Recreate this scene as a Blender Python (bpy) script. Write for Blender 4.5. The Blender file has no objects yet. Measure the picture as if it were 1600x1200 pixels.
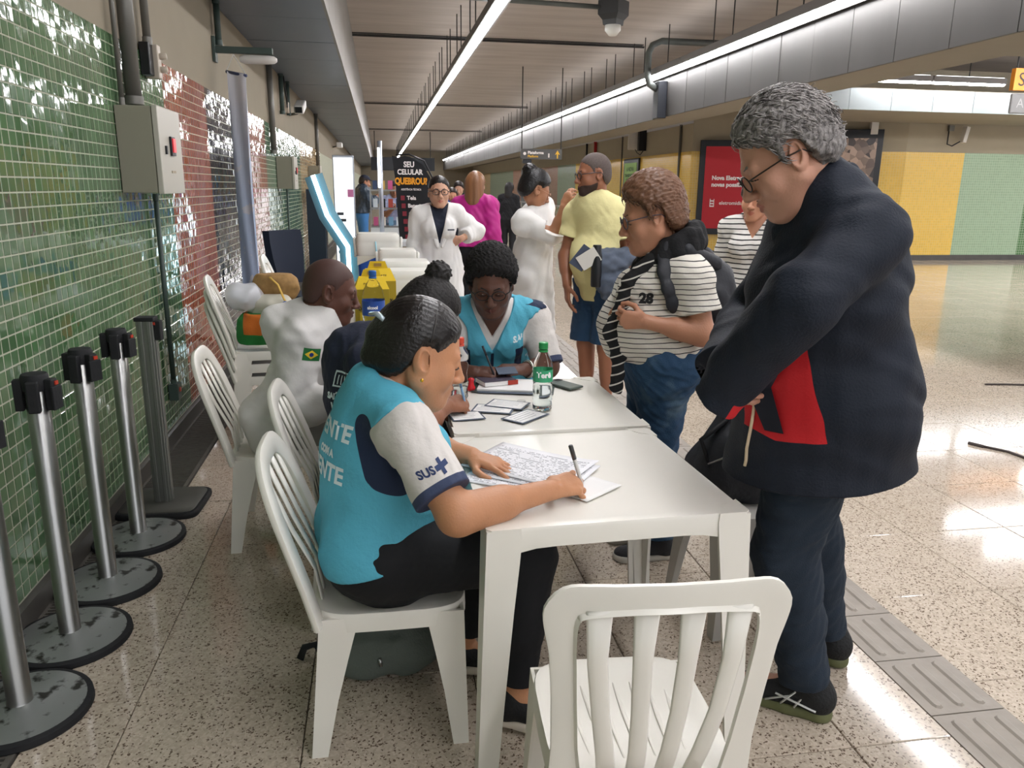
import bpy, math, random, os
import numpy as np
from mathutils import Vector, Matrix
from mathutils.bvhtree import BVHTree
C = bpy.context.scene.collection
random.seed(7)
PI = math.pi
# ------------------------------------------------------------------ camera
CAM = np.array([0., 0., 1.52]); FPX = 1215.0
def _rot():
    yv = np.array([592-800., 290-600., FPX]); yv /= np.linalg.norm(yv)
    dv = np.array([742-800., 5400-600., FPX]); dv -= yv*dv.dot(yv); dv /= np.linalg.norm(dv)
    zv = -dv; xv = np.cross(yv, zv)
    if xv[0] < 0: xv = -xv
    return np.array([xv, yv, zv])
RW = _rot()
cd = bpy.data.cameras.new('camera'); cam = bpy.data.objects.new('camera', cd); C.objects.link(cam)
cd.sensor_width = 36; cd.lens = 36*FPX/1600; cd.clip_end = 300; cd.clip_start = .05
m = Matrix.Identity(4)
for i in range(3):
    m[i][0], m[i][1], m[i][2], m[i][3] = RW[i][0], -RW[i][1], -RW[i][2], CAM[i]
cam.matrix_world = m
bpy.context.scene.camera = cam
def ray(px, py): return RW @ np.array([px-800., py-600., FPX])
def at_z(px, py, z): r = ray(px, py); return CAM + r*((z-CAM[2])/r[2])
def at_x(px, py, x): r = ray(px, py); return CAM + r*(x/r[0])
def at_y(px, py, y): r = ray(px, py); return CAM + r*(y/r[1])
def px_of(p):
    c = RW.T @ (np.array(p, float)-CAM)
    return (800+FPX*c[0]/c[2], 600+FPX*c[1]/c[2], c[2])
# ------------------------------------------------------------------ world, exposure
sc = bpy.context.scene
w = bpy.data.worlds.new('world'); sc.world = w; w.use_nodes = True
w.node_tree.nodes['Background'].inputs[0].default_value = (.93, .95, 1, 1)
w.node_tree.nodes['Background'].inputs[1].default_value = .8
sc.view_settings.view_transform = 'Standard'; sc.view_settings.look = 'None'
sc.view_settings.exposure = 0.85; sc.view_settings.gamma = 1; sc.view_settings.use_curve_mapping = False
LAMP = 28.0
# ------------------------------------------------------------------ materials
def lin(h):
    if isinstance(h, (tuple, list)): return tuple(h[:3])+(1,)
    r = [int(h[i:i+2], 16)/255 for i in (0, 2, 4)]
    return tuple(c/12.92 if c <= .04045 else ((c+.055)/1.055)**2.4 for c in r)+(1,)
MATS = {}
def nt(name):
    m = bpy.data.materials.new(name); m.use_nodes = True
    return m, m.node_tree.nodes, m.node_tree.links, m.node_tree.nodes['Principled BSDF']
def mat(name, col, rough=.6, metal=0, spec=.5, var=0., vscale=6, bump=0., bscale=40, trans=0, ior=1.45, emit=0, coat=0, stretch=None, alpha=1, sheen=0, rvar=0, world=False, detail=3):
    """procedural principled material: colour with noise variation, fine bump"""
    if name in MATS: return MATS[name]
    m, n, l, b = nt(name)
    c = lin(col); b.inputs['Base Color'].default_value = c
    b.inputs['Roughness'].default_value = rough; b.inputs['Metallic'].default_value = metal
    b.inputs['Specular IOR Level'].default_value = spec; b.inputs['IOR'].default_value = ior
    b.inputs['Transmission Weight'].default_value = trans; b.inputs['Coat Weight'].default_value = coat
    b.inputs['Sheen Weight'].default_value = sheen; b.inputs['Alpha'].default_value = alpha
    if emit:
        b.inputs['Emission Color'].default_value = c; b.inputs['Emission Strength'].default_value = emit
    tc = n.new('ShaderNodeNewGeometry').outputs['Position'] if world else n.new('ShaderNodeTexCoord').outputs['Object']
    if stretch:
        mp = n.new('ShaderNodeMapping'); mp.inputs['Scale'].default_value = stretch
        l.new(tc, mp.inputs[0]); tc = mp.outputs[0]
    if var or rvar:
        nz = n.new('ShaderNodeTexNoise'); nz.inputs['Scale'].default_value = vscale; nz.inputs['Detail'].default_value = detail
        l.new(tc, nz.inputs[0])
    if var:
        mx = n.new('ShaderNodeMix'); mx.data_type = 'RGBA'
        mx.inputs[6].default_value = tuple(max(0, x*(1-var)) for x in c[:3])+(1,)
        mx.inputs[7].default_value = tuple(min(1, x*(1+var)) for x in c[:3])+(1,)
        l.new(nz.outputs[0], mx.inputs[0]); l.new(mx.outputs[2], b.inputs['Base Color'])
    if rvar:
        mr = n.new('ShaderNodeMapRange'); mr.inputs[3].default_value = max(.02, rough-rvar); mr.inputs[4].default_value = rough+rvar
        l.new(nz.outputs[0], mr.inputs[0]); l.new(mr.outputs[0], b.inputs['Roughness'])
    if bump:
        n2 = n.new('ShaderNodeTexNoise'); n2.inputs['Scale'].default_value = bscale; n2.inputs['Detail'].default_value = 4
        l.new(tc, n2.inputs[0]); bp = n.new('ShaderNodeBump'); bp.inputs['Strength'].default_value = bump; bp.inputs['Distance'].default_value = .01
        l.new(n2.outputs[0], bp.inputs['Height']); l.new(bp.outputs[0], b.inputs['Normal'])
    MATS[name] = m; return m
def zone_mat(name, base, zones, rough=.8, bump=.25, bscale=60, var=.06, sheen=0):
    """cloth of several colours: each zone = (attribute, colour) used where the attribute is above zero"""
    m = mat(name, base, rough=rough, bump=bump, bscale=bscale, var=var, sheen=sheen)
    n, l = m.node_tree.nodes, m.node_tree.links; b = n['Principled BSDF']
    lk = [x for x in l if x.to_socket == b.inputs['Base Color']]
    cur = lk[0].from_socket if lk else None
    for att, col in zones:
        a = n.new('ShaderNodeAttribute'); a.attribute_name = att
        g = n.new('ShaderNodeMath'); g.operation = 'GREATER_THAN'; g.inputs[1].default_value = 0
        l.new(a.outputs['Fac'], g.inputs[0])
        mx = n.new('ShaderNodeMix'); mx.data_type = 'RGBA'; mx.inputs[7].default_value = lin(col)
        if cur: l.new(cur, mx.inputs[6])
        else: mx.inputs[6].default_value = lin(base)
        l.new(g.outputs[0], mx.inputs[0]); cur = mx.outputs[2]
    l.new(cur, b.inputs['Base Color']); return m
def emat(name, col, s):
    if name in MATS: return MATS[name]
    m, n, l, b = nt(name); b.inputs['Base Color'].default_value = (.8, .8, .8, 1)
    b.inputs['Emission Color'].default_value = lin(col); b.inputs['Emission Strength'].default_value = s
    MATS[name] = m; return m
# ------------------------------------------------------------------ object helpers
def tag(o, label=None, cat=None, group=None, kind=None):
    if label: o['label'] = label
    if cat: o['category'] = cat
    if group: o['group'] = group
    if kind: o['kind'] = kind
    return o
def thing(name, label, cat, loc=(0, 0, 0), rz=0, group=None):
    o = bpy.data.objects.new(name, None); C.objects.link(o); o.empty_display_size = .1
    o.location = loc; o.rotation_euler = (0, 0, rz); return tag(o, label, cat, group)
def link_mesh(name, me, mats=None, parent=None, smooth=False, label=None):
    if mats is not None:
        for mm in (mats if isinstance(mats, (list, tuple)) else [mats]): me.materials.append(mm)
    o = bpy.data.objects.new(name, me); C.objects.link(o)
    if parent: o.parent = parent
    if smooth: me.shade_smooth()
    if label: o['label'] = label
    return o
def orth(d):
    d = Vector(d).normalized(); u = d.cross(Vector((0, 0, 1)))
    if u.length < 1e-3: u = Vector((1, 0, 0))
    u.normalize(); return u, d.cross(u)
class MB:
    def __init__(s): s.v = []; s.f = []; s.mi = []; s.m = 0
    def add(s, vs, fs):
        o = len(s.v); s.v += [tuple(x) for x in vs]; s.f += [tuple(i+o for i in f) for f in fs]; s.mi += [s.m]*len(fs); return s
    def box(s, c, d, R=None):
        x, y, z = d[0]/2, d[1]/2, d[2]/2
        vs = [Vector((a, b, e)) for a in (-x, x) for b in (-y, y) for e in (-z, z)]
        if R is not None: vs = [R @ v for v in vs]
        vs = [v+Vector(c) for v in vs]
        return s.add(vs, [(0, 1, 3, 2), (4, 6, 7, 5), (0, 4, 5, 1), (2, 3, 7, 6), (0, 2, 6, 4), (1, 5, 7, 3)])
    def box2(s, a, b): return s.box([(a[i]+b[i])/2 for i in range(3)], [abs(b[i]-a[i]) for i in range(3)])
    def loft(s, rings, caps=True, closed=True):
        n = len(rings[0]); vs = [p for r in rings for p in r]; fs = []
        for i in range(len(rings)-1):
            for j in range(n if closed else n-1):
                k = (j+1) % n; fs.append((i*n+j, i*n+k, (i+1)*n+k, (i+1)*n+j))
        if caps and closed: fs += [tuple(range(n))[::-1], tuple((len(rings)-1)*n+j for j in range(n))]
        return s.add(vs, fs)
    def tube(s, pts, r, n=8, caps=True, flat=1.0, up=None):
        pts = [Vector(p) for p in pts]; rs = r if isinstance(r, (list, tuple)) else [r]*len(pts); rings = []; u0 = None
        for i, p in enumerate(pts):
            d = (pts[min(i+1, len(pts)-1)]-pts[max(i-1, 0)]).normalized()
            if up is not None: u = Vector(up).cross(d).normalized()
            elif u0 is None: u = orth(d)[0]
            else: u = (u0-d*u0.dot(d)).normalized()
            u0 = u; v = d.cross(u)
            rings.append([p+u*(rs[i]*math.cos(2*PI*k/n))+v*(rs[i]*flat*math.sin(2*PI*k/n)) for k in range(n)])
        return s.loft(rings, caps)
    def lathe(s, prof, n=24, c=(0, 0, 0), caps=True):
        rings = [[Vector((c[0]+r*math.cos(2*PI*k/n), c[1]+r*math.sin(2*PI*k/n), c[2]+z)) for k in range(n)] for r, z in prof]
        return s.loft(rings, caps)
    def poly(s, pts, d):
        """flat outline pts extruded by vector d"""
        n = len(pts); a = [Vector(p) for p in pts]; b = [p+Vector(d) for p in a]
        return s.loft([a, b])
    def mesh(s, name):
        me = bpy.data.meshes.new(name); me.from_pydata(s.v, [], s.f); me.polygons.foreach_set('material_index', s.mi); me.update()
        return me
    def obj(s, name, mats, parent=None, smooth=False, bevel=0, label=None, sharp=None):
        o = link_mesh(name, s.mesh(name), mats, parent, smooth or sharp is not None, label)
        if sharp is not None:
            o.data.set_sharp_from_angle(angle=math.radians(sharp))
        if bevel:
            b = o.modifiers.new('bevel', 'BEVEL'); b.width = bevel; b.segments = 2; b.limit_method = 'ANGLE'
        return o
def dup(root, loc=None, rz=None, label=None, group=None):
    r = root.copy(); C.objects.link(r)
    if loc is not None: r.location = loc
    if rz is not None: r.rotation_euler = (0, 0, rz)
    if label: r['label'] = label
    if group: r['group'] = group
    for ch in list(root.children):
        c = ch.copy(); C.objects.link(c); c.parent = r
        for g in list(ch.children):
            d = g.copy(); C.objects.link(d); d.parent = c
    return r
def text_mesh(txt, size, bold=0., ext=.0, align='CENTER', sx=1.0):
    cu = bpy.data.curves.new('t', 'FONT'); cu.body = txt; cu.size = size; cu.offset = bold; cu.extrude = ext; cu.align_x = align; cu.align_y = 'CENTER'; cu.resolution_u = 3
    o = bpy.data.objects.new('t', cu); C.objects.link(o)
    me = bpy.data.meshes.new_from_object(o); bpy.data.objects.remove(o); bpy.data.curves.remove(cu)
    if sx != 1: me.transform(Matrix.Scale(sx, 4, (1, 0, 0)))
    return me
def sign_text(name, txt, size, material, origin, right, up, parent=None, bold=0., ext=.001, align='CENTER', sx=1.0):
    """flat lettering standing on a surface; origin, right and up in the parent's frame"""
    me = text_mesh(txt, size, bold, ext, align, sx)
    r = Vector(right).normalized(); u = Vector(up).normalized(); n = r.cross(u)
    M = Matrix.Identity(4)
    for i in range(3): M[i][0], M[i][1], M[i][2], M[i][3] = r[i], u[i], n[i], origin[i]
    me.transform(M); return link_mesh(name, me, material, parent)
# ================================================================== THE SETTING
M_grout = mat('floor_joint', '5a5248', rough=.9)
def terrazzo():
    m, n, l, b = nt('terrazzo'); pos = n.new('ShaderNodeNewGeometry').outputs['Position']
    oi = n.new('ShaderNodeObjectInfo')
    v1 = n.new('ShaderNodeTexVoronoi'); v1.inputs['Scale'].default_value = 140
    wn = n.new('ShaderNodeTexNoise'); wn.inputs['Scale'].default_value = 60; wn.inputs['Detail'].default_value = 2
    ad = n.new('ShaderNodeMixRGB'); ad.blend_type = 'ADD'; ad.inputs[0].default_value = .02
    l.new(pos, wn.inputs[0]); l.new(pos, ad.inputs[1]); l.new(wn.outputs[1], ad.inputs[2]); l.new(ad.outputs[0], v1.inputs[0])
    sep = n.new('ShaderNodeSeparateColor'); l.new(v1.outputs['Color'], sep.inputs[0])
    th = n.new('ShaderNodeMath'); th.operation = 'LESS_THAN'; th.inputs[1].default_value = .20; l.new(sep.outputs[0], th.inputs[0])
    th2 = n.new('ShaderNodeMath'); th2.operation = 'LESS_THAN'; th2.inputs[1].default_value = .52; l.new(v1.outputs['Distance'], th2.inputs[0])
    ml = n.new('ShaderNodeMath'); ml.operation = 'MULTIPLY'; l.new(th.outputs[0], ml.inputs[0]); l.new(th2.outputs[0], ml.inputs[1])
    rampb = n.new('ShaderNodeMix'); rampb.data_type = 'RGBA'; rampb.inputs[6].default_value = lin('b8ac9d'); rampb.inputs[7].default_value = lin('d5cabc')
    l.new(sep.outputs[1], rampb.inputs[0])
    lg = n.new('ShaderNodeTexNoise'); lg.inputs['Scale'].default_value = 1.3; lg.inputs['Detail'].default_value = 5; l.new(pos, lg.inputs[0])
    dirt = n.new('ShaderNodeMix'); dirt.data_type = 'RGBA'; dirt.blend_type = 'MULTIPLY'; dirt.inputs[7].default_value = (.80, .76, .70, 1)
    l.new(lg.outputs[0], dirt.inputs[0]); l.new(rampb.outputs[2], dirt.inputs[6])
    chip = n.new('ShaderNodeMix'); chip.data_type = 'RGBA'; chip.inputs[7].default_value = lin('6e5f52')
    l.new(ml.outputs[0], chip.inputs[0]); l.new(dirt.outputs[2], chip.inputs[6])
    hs = n.new('ShaderNodeHueSaturation'); mr = n.new('ShaderNodeMapRange'); mr.inputs[3].default_value = .92; mr.inputs[4].default_value = 1.06
    l.new(oi.outputs['Random'], mr.inputs[0]); l.new(mr.outputs[0], hs.inputs['Value']); l.new(chip.outputs[2], hs.inputs['Color'])
    l.new(hs.outputs[0], b.inputs['Base Color'])
    rr = n.new('ShaderNodeMapRange'); rr.inputs[3].default_value = .05; rr.inputs[4].default_value = .13
    l.new(lg.outputs[0], rr.inputs[0]); l.new(rr.outputs[0], b.inputs['Roughness'])
    return m
M_terr = terrazzo()
XL = -1.28
floor = MB().box2((XL-.2, -7, -.12), (19, 62, -.012)).obj('floor', M_grout); tag(floor, kind='structure')
# floor tiles 0.51 m square, joints recessed; the tactile strip runs at x 1.58..1.83
def flat_tile(w_, d_, h_=.012):
    b_ = .0025; return MB().loft([[Vector((-w_/2, -d_/2, -h_)), Vector((w_/2, -d_/2, -h_)), Vector((w_/2, d_/2, -h_)), Vector((-w_/2, d_/2, -h_))],
        [Vector((-w_/2, -d_/2, -b_)), Vector((w_/2, -d_/2, -b_)), Vector((w_/2, d_/2, -b_)), Vector((-w_/2, d_/2, -b_))],
        [Vector((-w_/2+b_, -d_/2+b_, 0)), Vector((w_/2-b_, -d_/2+b_, 0)), Vector((w_/2-b_, d_/2-b_, 0)), Vector((-w_/2+b_, d_/2-b_, 0))]])
spots = []
xs_l = [(-1.02, -.765)]+[(-.765+.51*k, -.765+.51*(k+1)) for k in range(4)]+[(1.275, 1.585)]
for (x0, x1) in xs_l:
    for j in range(-8, 110): spots.append((x0, x1, 2.21+.52*j, 2.73+.52*j))
for i in range(33):
    for j in range(-8, 110): spots.append((1.83+.51*i, 1.83+.51*(i+1), 2.43+.52*j, 2.95+.52*j))
def in_view(p, mx=80):
    q = px_of(p); return q[2] > .1 and -mx < q[0] < 1600+mx and -mx < q[1] < 1200+mx
tm = {}
cand = [s_ for s_ in spots if in_view(((s_[0]+s_[1])/2, (s_[2]+s_[3])/2, 0), 200)]
cand.sort(key=lambda s_: px_of(((s_[0]+s_[1])/2, (s_[2]+s_[3])/2, 0))[2]); near = set(cand[:240])
rest = MB()
for s_ in spots:
    w_, d_ = s_[1]-s_[0]-.003, s_[3]-s_[2]-.003; c_ = ((s_[0]+s_[1])/2, (s_[2]+s_[3])/2)
    if s_ in near:
        k = round(w_, 3)
        if k not in tm: tm[k] = flat_tile(w_, d_).mesh('floor_tile'); tm[k].materials.append(M_terr)
        o = bpy.data.objects.new('floor_tile', tm[k]); C.objects.link(o); o.location = (c_[0], c_[1], random.uniform(0, .0004)); o.parent = floor
    elif s_[2] < 62 and s_[0] < 19: 
        t_ = flat_tile(w_, d_); rest.add([(v[0]+c_[0], v[1]+c_[1], v[2]) for v in t_.v], t_.f)
o = rest.obj('far_floor_tiles', M_terr, floor); o['kind'] = 'stuff'
# tactile strip tiles with four long bars each
M_tact = mat('tactile_tile', '8e867c', rough=.45, var=.18, vscale=14, bump=.1, world=True)
tb = MB().box((0, 0, -.005), (.246, .246, .014))
for k in range(3):
    x = -.072+k*.072; n_ = 8; ring0 = []; ring1 = []
    for e, sgn in ((.085, 1), (-.085, -1)):
        for q in range(5):
            a = PI*q/4*1.0+(0 if sgn > 0 else PI); ring0.append(Vector((x+.017*math.cos(a), e+.017*math.sin(a), .002))); ring1.append(Vector((x+.010*math.cos(a), e+.010*math.sin(a), .0075)))
    tb.loft([ring0, ring1])
tme = tb.mesh('tactile_tile'); tme.materials.append(M_tact)
for j in range(-2, 42):
    o = bpy.data.objects.new('tactile_tile', tme); C.objects.link(o); o.parent = floor; o.location = (1.7075, 1.775+.2765*(j-1)+.138, 0); 
    o.scale = (1, 1.105, 1)
far_t = MB(); 
for j in range(42, 200): far_t.box((1.7075, 1.775+.2765*(j-1)+.138, -.003), (.246, .27, .014))
far_t.obj('far_tactile_strip', M_tact, floor)['kind'] = 'stuff'
# drain grate along the left wall
M_iron = mat('drain_iron', '66625c', rough=.6, metal=.25, var=.3, vscale=30, bump=.2, world=True)
gb = MB().box((-1.035, 17, -.006), (.018, 50, .016)).box((-1.248, 17, -.006), (.018, 50, .016)); drain = gb.obj('drain_frame', M_iron, floor)
tag(drain, 'dark iron frame of the drain along the wall')
slat = MB().box((0, 0, -.005), (.20, .009, .012)).mesh('slat'); slat.materials.append(M_iron)
ys = [1.6+.021*k for k in range(900)]; ns = 0; gs = MB()
for y in ys:
    if ns < 290 and y > 2.6 and px_of((-1.1, y, 0))[2] > 0: 
        o = bpy.data.objects.new('slat', slat); C.objects.link(o); o.parent = drain; o.location = (-1.14, y, 0); ns += 1
    else: gs.box((-1.14, y, -.005), (.20, .009, .012))
o = gs.obj('far_slats', M_iron, drain); o['kind'] = 'stuff'

# ---- left wall
def wall_tile_mat():
    m, n, l, b = nt('glazed_wall_tile'); pos = n.new('ShaderNodeNewGeometry').outputs['Position']
    at = n.new('ShaderNodeAttribute'); at.attribute_name = 'tile_col'
    oi = n.new('ShaderNodeObjectInfo')
    w1 = n.new('ShaderNodeTexNoise'); w1.inputs['Scale'].default_value = 3; l.new(pos, w1.inputs[0])
    hs = n.new('ShaderNodeHueSaturation'); mr = n.new('ShaderNodeMapRange'); mr.inputs[3].default_value = .7; mr.inputs[4].default_value = 1.35
    l.new(w1.outputs[0], mr.inputs[0]); l.new(mr.outputs[0], hs.inputs['Value']); l.new(at.outputs['Color'], hs.inputs['Color'])
    l.new(hs.outputs[0], b.inputs['Base Color']); b.inputs['Roughness'].default_value = .06; b.inputs['Coat Weight'].default_value = .5; b.inputs['Coat Roughness'].default_value = .03
    nz = n.new('ShaderNodeTexNoise'); nz.inputs['Scale'].default_value = 17; nz.inputs['Detail'].default_value = 1; l.new(pos, nz.inputs[0])
    bp = n.new('ShaderNodeBump'); bp.inputs['Strength'].default_value = .11; bp.inputs['Distance'].default_value = .01
    l.new(nz.outputs[0], bp.inputs['Height']); l.new(bp.outputs[0], b.inputs['Normal']); l.new(bp.outputs[0], b.inputs['Coat Normal'])
    return m
M_tile = wall_tile_mat(); M_wgrout = mat('wall_grout', 'a9ab98', rough=.85, var=.15, vscale=20, world=True)
M_plaster = mat('beige_plaster', '8d8371', rough=.8, var=.08, vscale=3, bump=.05, world=True)
wall_left = MB().box2((XL-.25, -7, -.1), (XL-.004, 62, 2.95)).obj('wall_left', M_plaster); tag(wall_left, kind='structure')
gw = MB().box2((XL-.004, -7, .03), (XL, 62, 2.215)).obj('tile_grout', M_wgrout, wall_left)
sk = MB().box2((XL, -7, 0), (XL+.03, 62, .085)).obj('baseboard_left', mat('stone_skirting', '4a4743', rough=.4, var=.25, vscale=9, world=True)); tag(sk, kind='structure')
PY, PZ = .056, .0535
GREEN, RED, NAVY, GREEN2, CREAM = '4f6d4b', '9c5a42', '1c2233', '5d7c62', 'd0b183'
def band(y):
    for lim, c in ((5.30, GREEN), (6.52, RED), (8.3, NAVY), (9.75, 'a0604f'), (13.8, GREEN2)):
        if y < lim: return c
    if y < 21: return CREAM
    return [GREEN2, RED, NAVY, CREAM][int((y-21)/5) % 4]
rng = np.random.default_rng(3)
cells = [(j, i) for j in range(-40, 330) for i in range(40)]
def cellc(c): return (XL, c[0]*PY+.01, .09+c[1]*PZ+PZ/2)
vis = [c for c in cells if c[0]*PY > 2.2 and in_view(cellc(c), 5)]
vis.sort(key=lambda c: px_of(cellc(c))[2]); near = set(vis[:300])
def tile_verts(yc, zc, t1, t2):
    hy, hz = (PY-.0095)/2, (PZ-.0060)/2; vs = []
    for x, k in ((0, 1), (.0012, 1), (.0022, .95)):
        for a, b_ in ((-1, -1), (1, -1), (1, 1), (-1, 1)):
            vs.append((XL+x+(t1*a+t2*b_ if x else 0), yc+a*hy*k, zc+b_*hz*k))
    return vs
TF = [(0, 4, 5, 1), (1, 5, 6, 2), (2, 6, 7, 3), (3, 7, 4, 0), (4, 8, 9, 5), (5, 9, 10, 6), (6, 10, 11, 7), (7, 11, 8, 4), (8, 11, 10, 9)]
TF = [f[::-1] for f in TF]
def colattr(me, cols):
    a = me.color_attributes.new('tile_col', 'FLOAT_COLOR', 'POINT'); a.data.foreach_set('color', np.array(cols, np.float32).ravel())
proto = {}
V_, F_, Cc = [], [], []
for c in cells:
    if c[0]*PY > 18.6: continue
    _, yc, zc = cellc(c); t1, t2 = rng.normal(0, .00024, 2); col = lin(band(yc)); kf = rng.uniform(.85, 1.15); col = (col[0]*kf, col[1]*kf, col[2]*kf, 1)
    if c in near:
        me = bpy.data.meshes.new('wall_tile'); me.from_pydata([(x-XL, y-yc, z-zc) for x, y, z in tile_verts(yc, zc, t1, t2)], [], TF); colattr(me, [col]*12)
        me.materials.append(M_tile); o = bpy.data.objects.new('wall_tile', me); C.objects.link(o); o.parent = wall_left; o.location = (XL, yc, zc)
    else:
        n0 = len(V_); V_ += tile_verts(yc, zc, t1, t2); F_ += [tuple(q+n0 for q in f) for f in TF]; Cc += [col]*12
me = bpy.data.meshes.new('wall_tiles'); me.from_pydata(V_, [], F_); colattr(me, Cc); o = link_mesh('wall_tiles', me, M_tile, wall_left); o['kind'] = 'stuff'
# ---- tile-pattern material for walls too far for single tiles
def grid_mat(name, col, grout, px=.056):
    m, n, l, b = nt(name); pos = n.new('ShaderNodeTexCoord').outputs['Object']
    sx = n.new('ShaderNodeSeparateXYZ'); l.new(pos, sx.inputs[0]); cm = n.new('ShaderNodeCombineXYZ'); l.new(sx.outputs[0], cm.inputs[0]); l.new(sx.outputs[2], cm.inputs[1])
    br = n.new('ShaderNodeTexBrick'); br.offset = 0; br.inputs['Scale'].default_value = 1; br.inputs['Brick Width'].default_value = px; br.inputs['Row Height'].default_value = px
    br.inputs['Mortar Size'].default_value = .0035; c = lin(col)
    br.inputs['Color1'].default_value = c; br.inputs['Color2'].default_value = tuple(x*.9 for x in c[:3])+(1,); br.inputs['Mortar'].default_value = lin(grout)
    l.new(cm.outputs[0], br.inputs[0]); l.new(br.outputs[0], b.inputs['Base Color']); b.inputs['Roughness'].default_value = .22
    return m
# ---- right wall, three runs
def wall_run(name, a, b, top, bands, tz=2.38):
    a = Vector(a+(0,)); b = Vector(b+(0,)); L = (b-a).length; ang = math.atan2(b.y-a.y, b.x-a.x)
    root = MB().box2((0, .0, 0), (L, .2, top)).obj(name, mat('beige_plaster2', '9a907c', rough=.8, var=.07, vscale=2, bump=.04)); tag(root, kind='structure')
    root.location = a; root.rotation_euler = (0, 0, ang); x = 0
    for wd, col, gr in bands:
        if x >= L: break
        x1 = min(L, x+wd); o = MB().box2((x, -.012, .12), (x1, 0, tz)).obj('tile_field', grid_mat('tiles_'+col+gr, col, gr), root)
        o.modifiers.clear(); x = x1
    MB().box2((0, -.02, 0), (L, 0, .12)).obj('skirting', mat('stone_skirting', '4a4743'), root)
    return root
YEL = 'dfb64a'
wr = wall_run('wall_right_1', (7.2, 62), (7.2, 17.9), 3.0, [(10, CREAM, 'b9b29a'), (9, '8b9e88', 'b0b8a4'), (2.5, 'bb8a78', 'c4b0a0'), (4, '75808a', 'd0d0d0'), (4.5, 'a07a68', 'c0b0a4'), (3, '8b9e88', 'b0b8a4'), (30, YEL, 'd8bd72')])
w2 = wall_run('wall_right_2', (7.2, 17.9), (11.55, 16.3), 4.1, [(20, YEL, 'd8bd72')])
w3 = wall_run('wall_right_3', (11.55, 16.3), (18.5, 16.3), 4.1, [(1.45, YEL, 'd8bd72'), (1.72, '93ab8c', 'a9bb9e'), (6, '44703d', 'a4b494')])
wall_back = MB().box2((XL, 61.8, 0), (19, 62, 4.1)).obj('wall_back', M_plaster); tag(wall_back, kind='structure')
# ---- ceiling
def concrete():
    m = mat('concrete', '9a9086', rough=.85, world=True)
    n, l = m.node_tree.nodes, m.node_tree.links; b = n['Principled BSDF']; pos = n.new('ShaderNodeNewGeometry').outputs['Position']
    mp = n.new('ShaderNodeMapping'); mp.inputs['Scale'].default_value = (.35, 2.2, 1); l.new(pos, mp.inputs[0])
    a = n.new('ShaderNodeTexNoise'); a.inputs['Scale'].default_value = 1.6; a.inputs['Detail'].default_value = 6; l.new(mp.outputs[0], a.inputs[0])
    r = n.new('ShaderNodeValToRGB'); r.color_ramp.elements[0].position = .3; r.color_ramp.elements[0].color = lin('a0978e'); r.color_ramp.elements[1].position = .7; r.color_ramp.elements[1].color = lin('b1a89f')
    l.new(a.outputs[0], r.inputs[0]); l.new(r.outputs[0], b.inputs['Base Color'])
    bp = n.new('ShaderNodeBump'); bp.inputs['Strength'].default_value = .08; bp.inputs['Distance'].default_value = .03; l.new(a.outputs[0], bp.inputs['Height']); l.new(bp.outputs[0], b.inputs['Normal'])
    return m
M_conc = concrete()
ceiling = MB().box2((XL-.2, -7, 4.1), (19, 62, 4.3)).obj('ceiling', M_conc); tag(ceiling, kind='structure')
M_dark = mat('dark_joint', '2e2d2c', rough=.8)
for y in (14.9, 26.6, 38.5, 3.1):
    MB().box2((-.39, y-.05, 4.09), (4.9, y+.05, 4.1)).obj('expansion_joint', M_dark, ceiling)
    MB().tube([(-.38, y-.07, 4.05), (4.9, y-.07, 4.05)], .02, 6).obj('ceiling_conduit', M_dark, ceiling)
# left dropped soffit in metal panels
M_sof = mat('blue_grey_panel', '5c6470', rough=.42, metal=.2, var=.12, vscale=2, world=True)
M_sof2 = mat('grey_edge_panel', '77736c', rough=.5, metal=.3, var=.1, vscale=2, world=True)
soffit = MB().box2((XL, -7, 2.96), (-.41, 62, 4.1)).obj('trim_1', M_dark); tag(soffit, kind='structure')
p1 = MB().box2((XL+.005, 0, 2.935), (-.395, 1.19, 2.96)).mesh('soffit_panel'); p1.materials.append(M_sof)
p2 = MB().box2((-.41, 0, 2.93), (-.385, 1.19, 4.1)).mesh('fascia_panel'); p2.materials.append(M_sof2)
for k in range(57):
    for me in (p1, p2):
        o = bpy.data.objects.new(me.name.split('.')[0], me); C.objects.link(o); o.parent = soffit; o.location = (0, -6.8+1.2*k, random.uniform(-.002, .002))
# right fascia of tall metal panels under the light line
M_fas = mat('brushed_steel_panel', '4e4c4a', rough=.5, metal=.35, var=.25, vscale=1.5, stretch=(1, 1, .25), world=True, bump=.04, bscale=12)
fascia = MB().box2((4.94, -7, 2.73), (5.65, 62, 3.45)).obj('trim_2', mat('beam_plaster', '8f8879', rough=.8, var=.06, vscale=2, world=True)); tag(fascia, kind='structure')
p3 = MB().box2((4.905, .005, 2.73), (4.94, .755, 3.42)).mesh('fascia_panel'); p3.materials.append(M_fas)
for k in range(90):
    o = bpy.data.objects.new('fascia_panel', p3); C.objects.link(o); o.parent = fascia; o.location = (random.uniform(-.004, .004), 5.77-.76*12+.76*k, 0)
beam = MB().box2((5.65, -7, 2.73), (19, 6.75, 3.45)).obj('trim_3', MATS['beam_plaster']); tag(beam, kind='structure')
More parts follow.
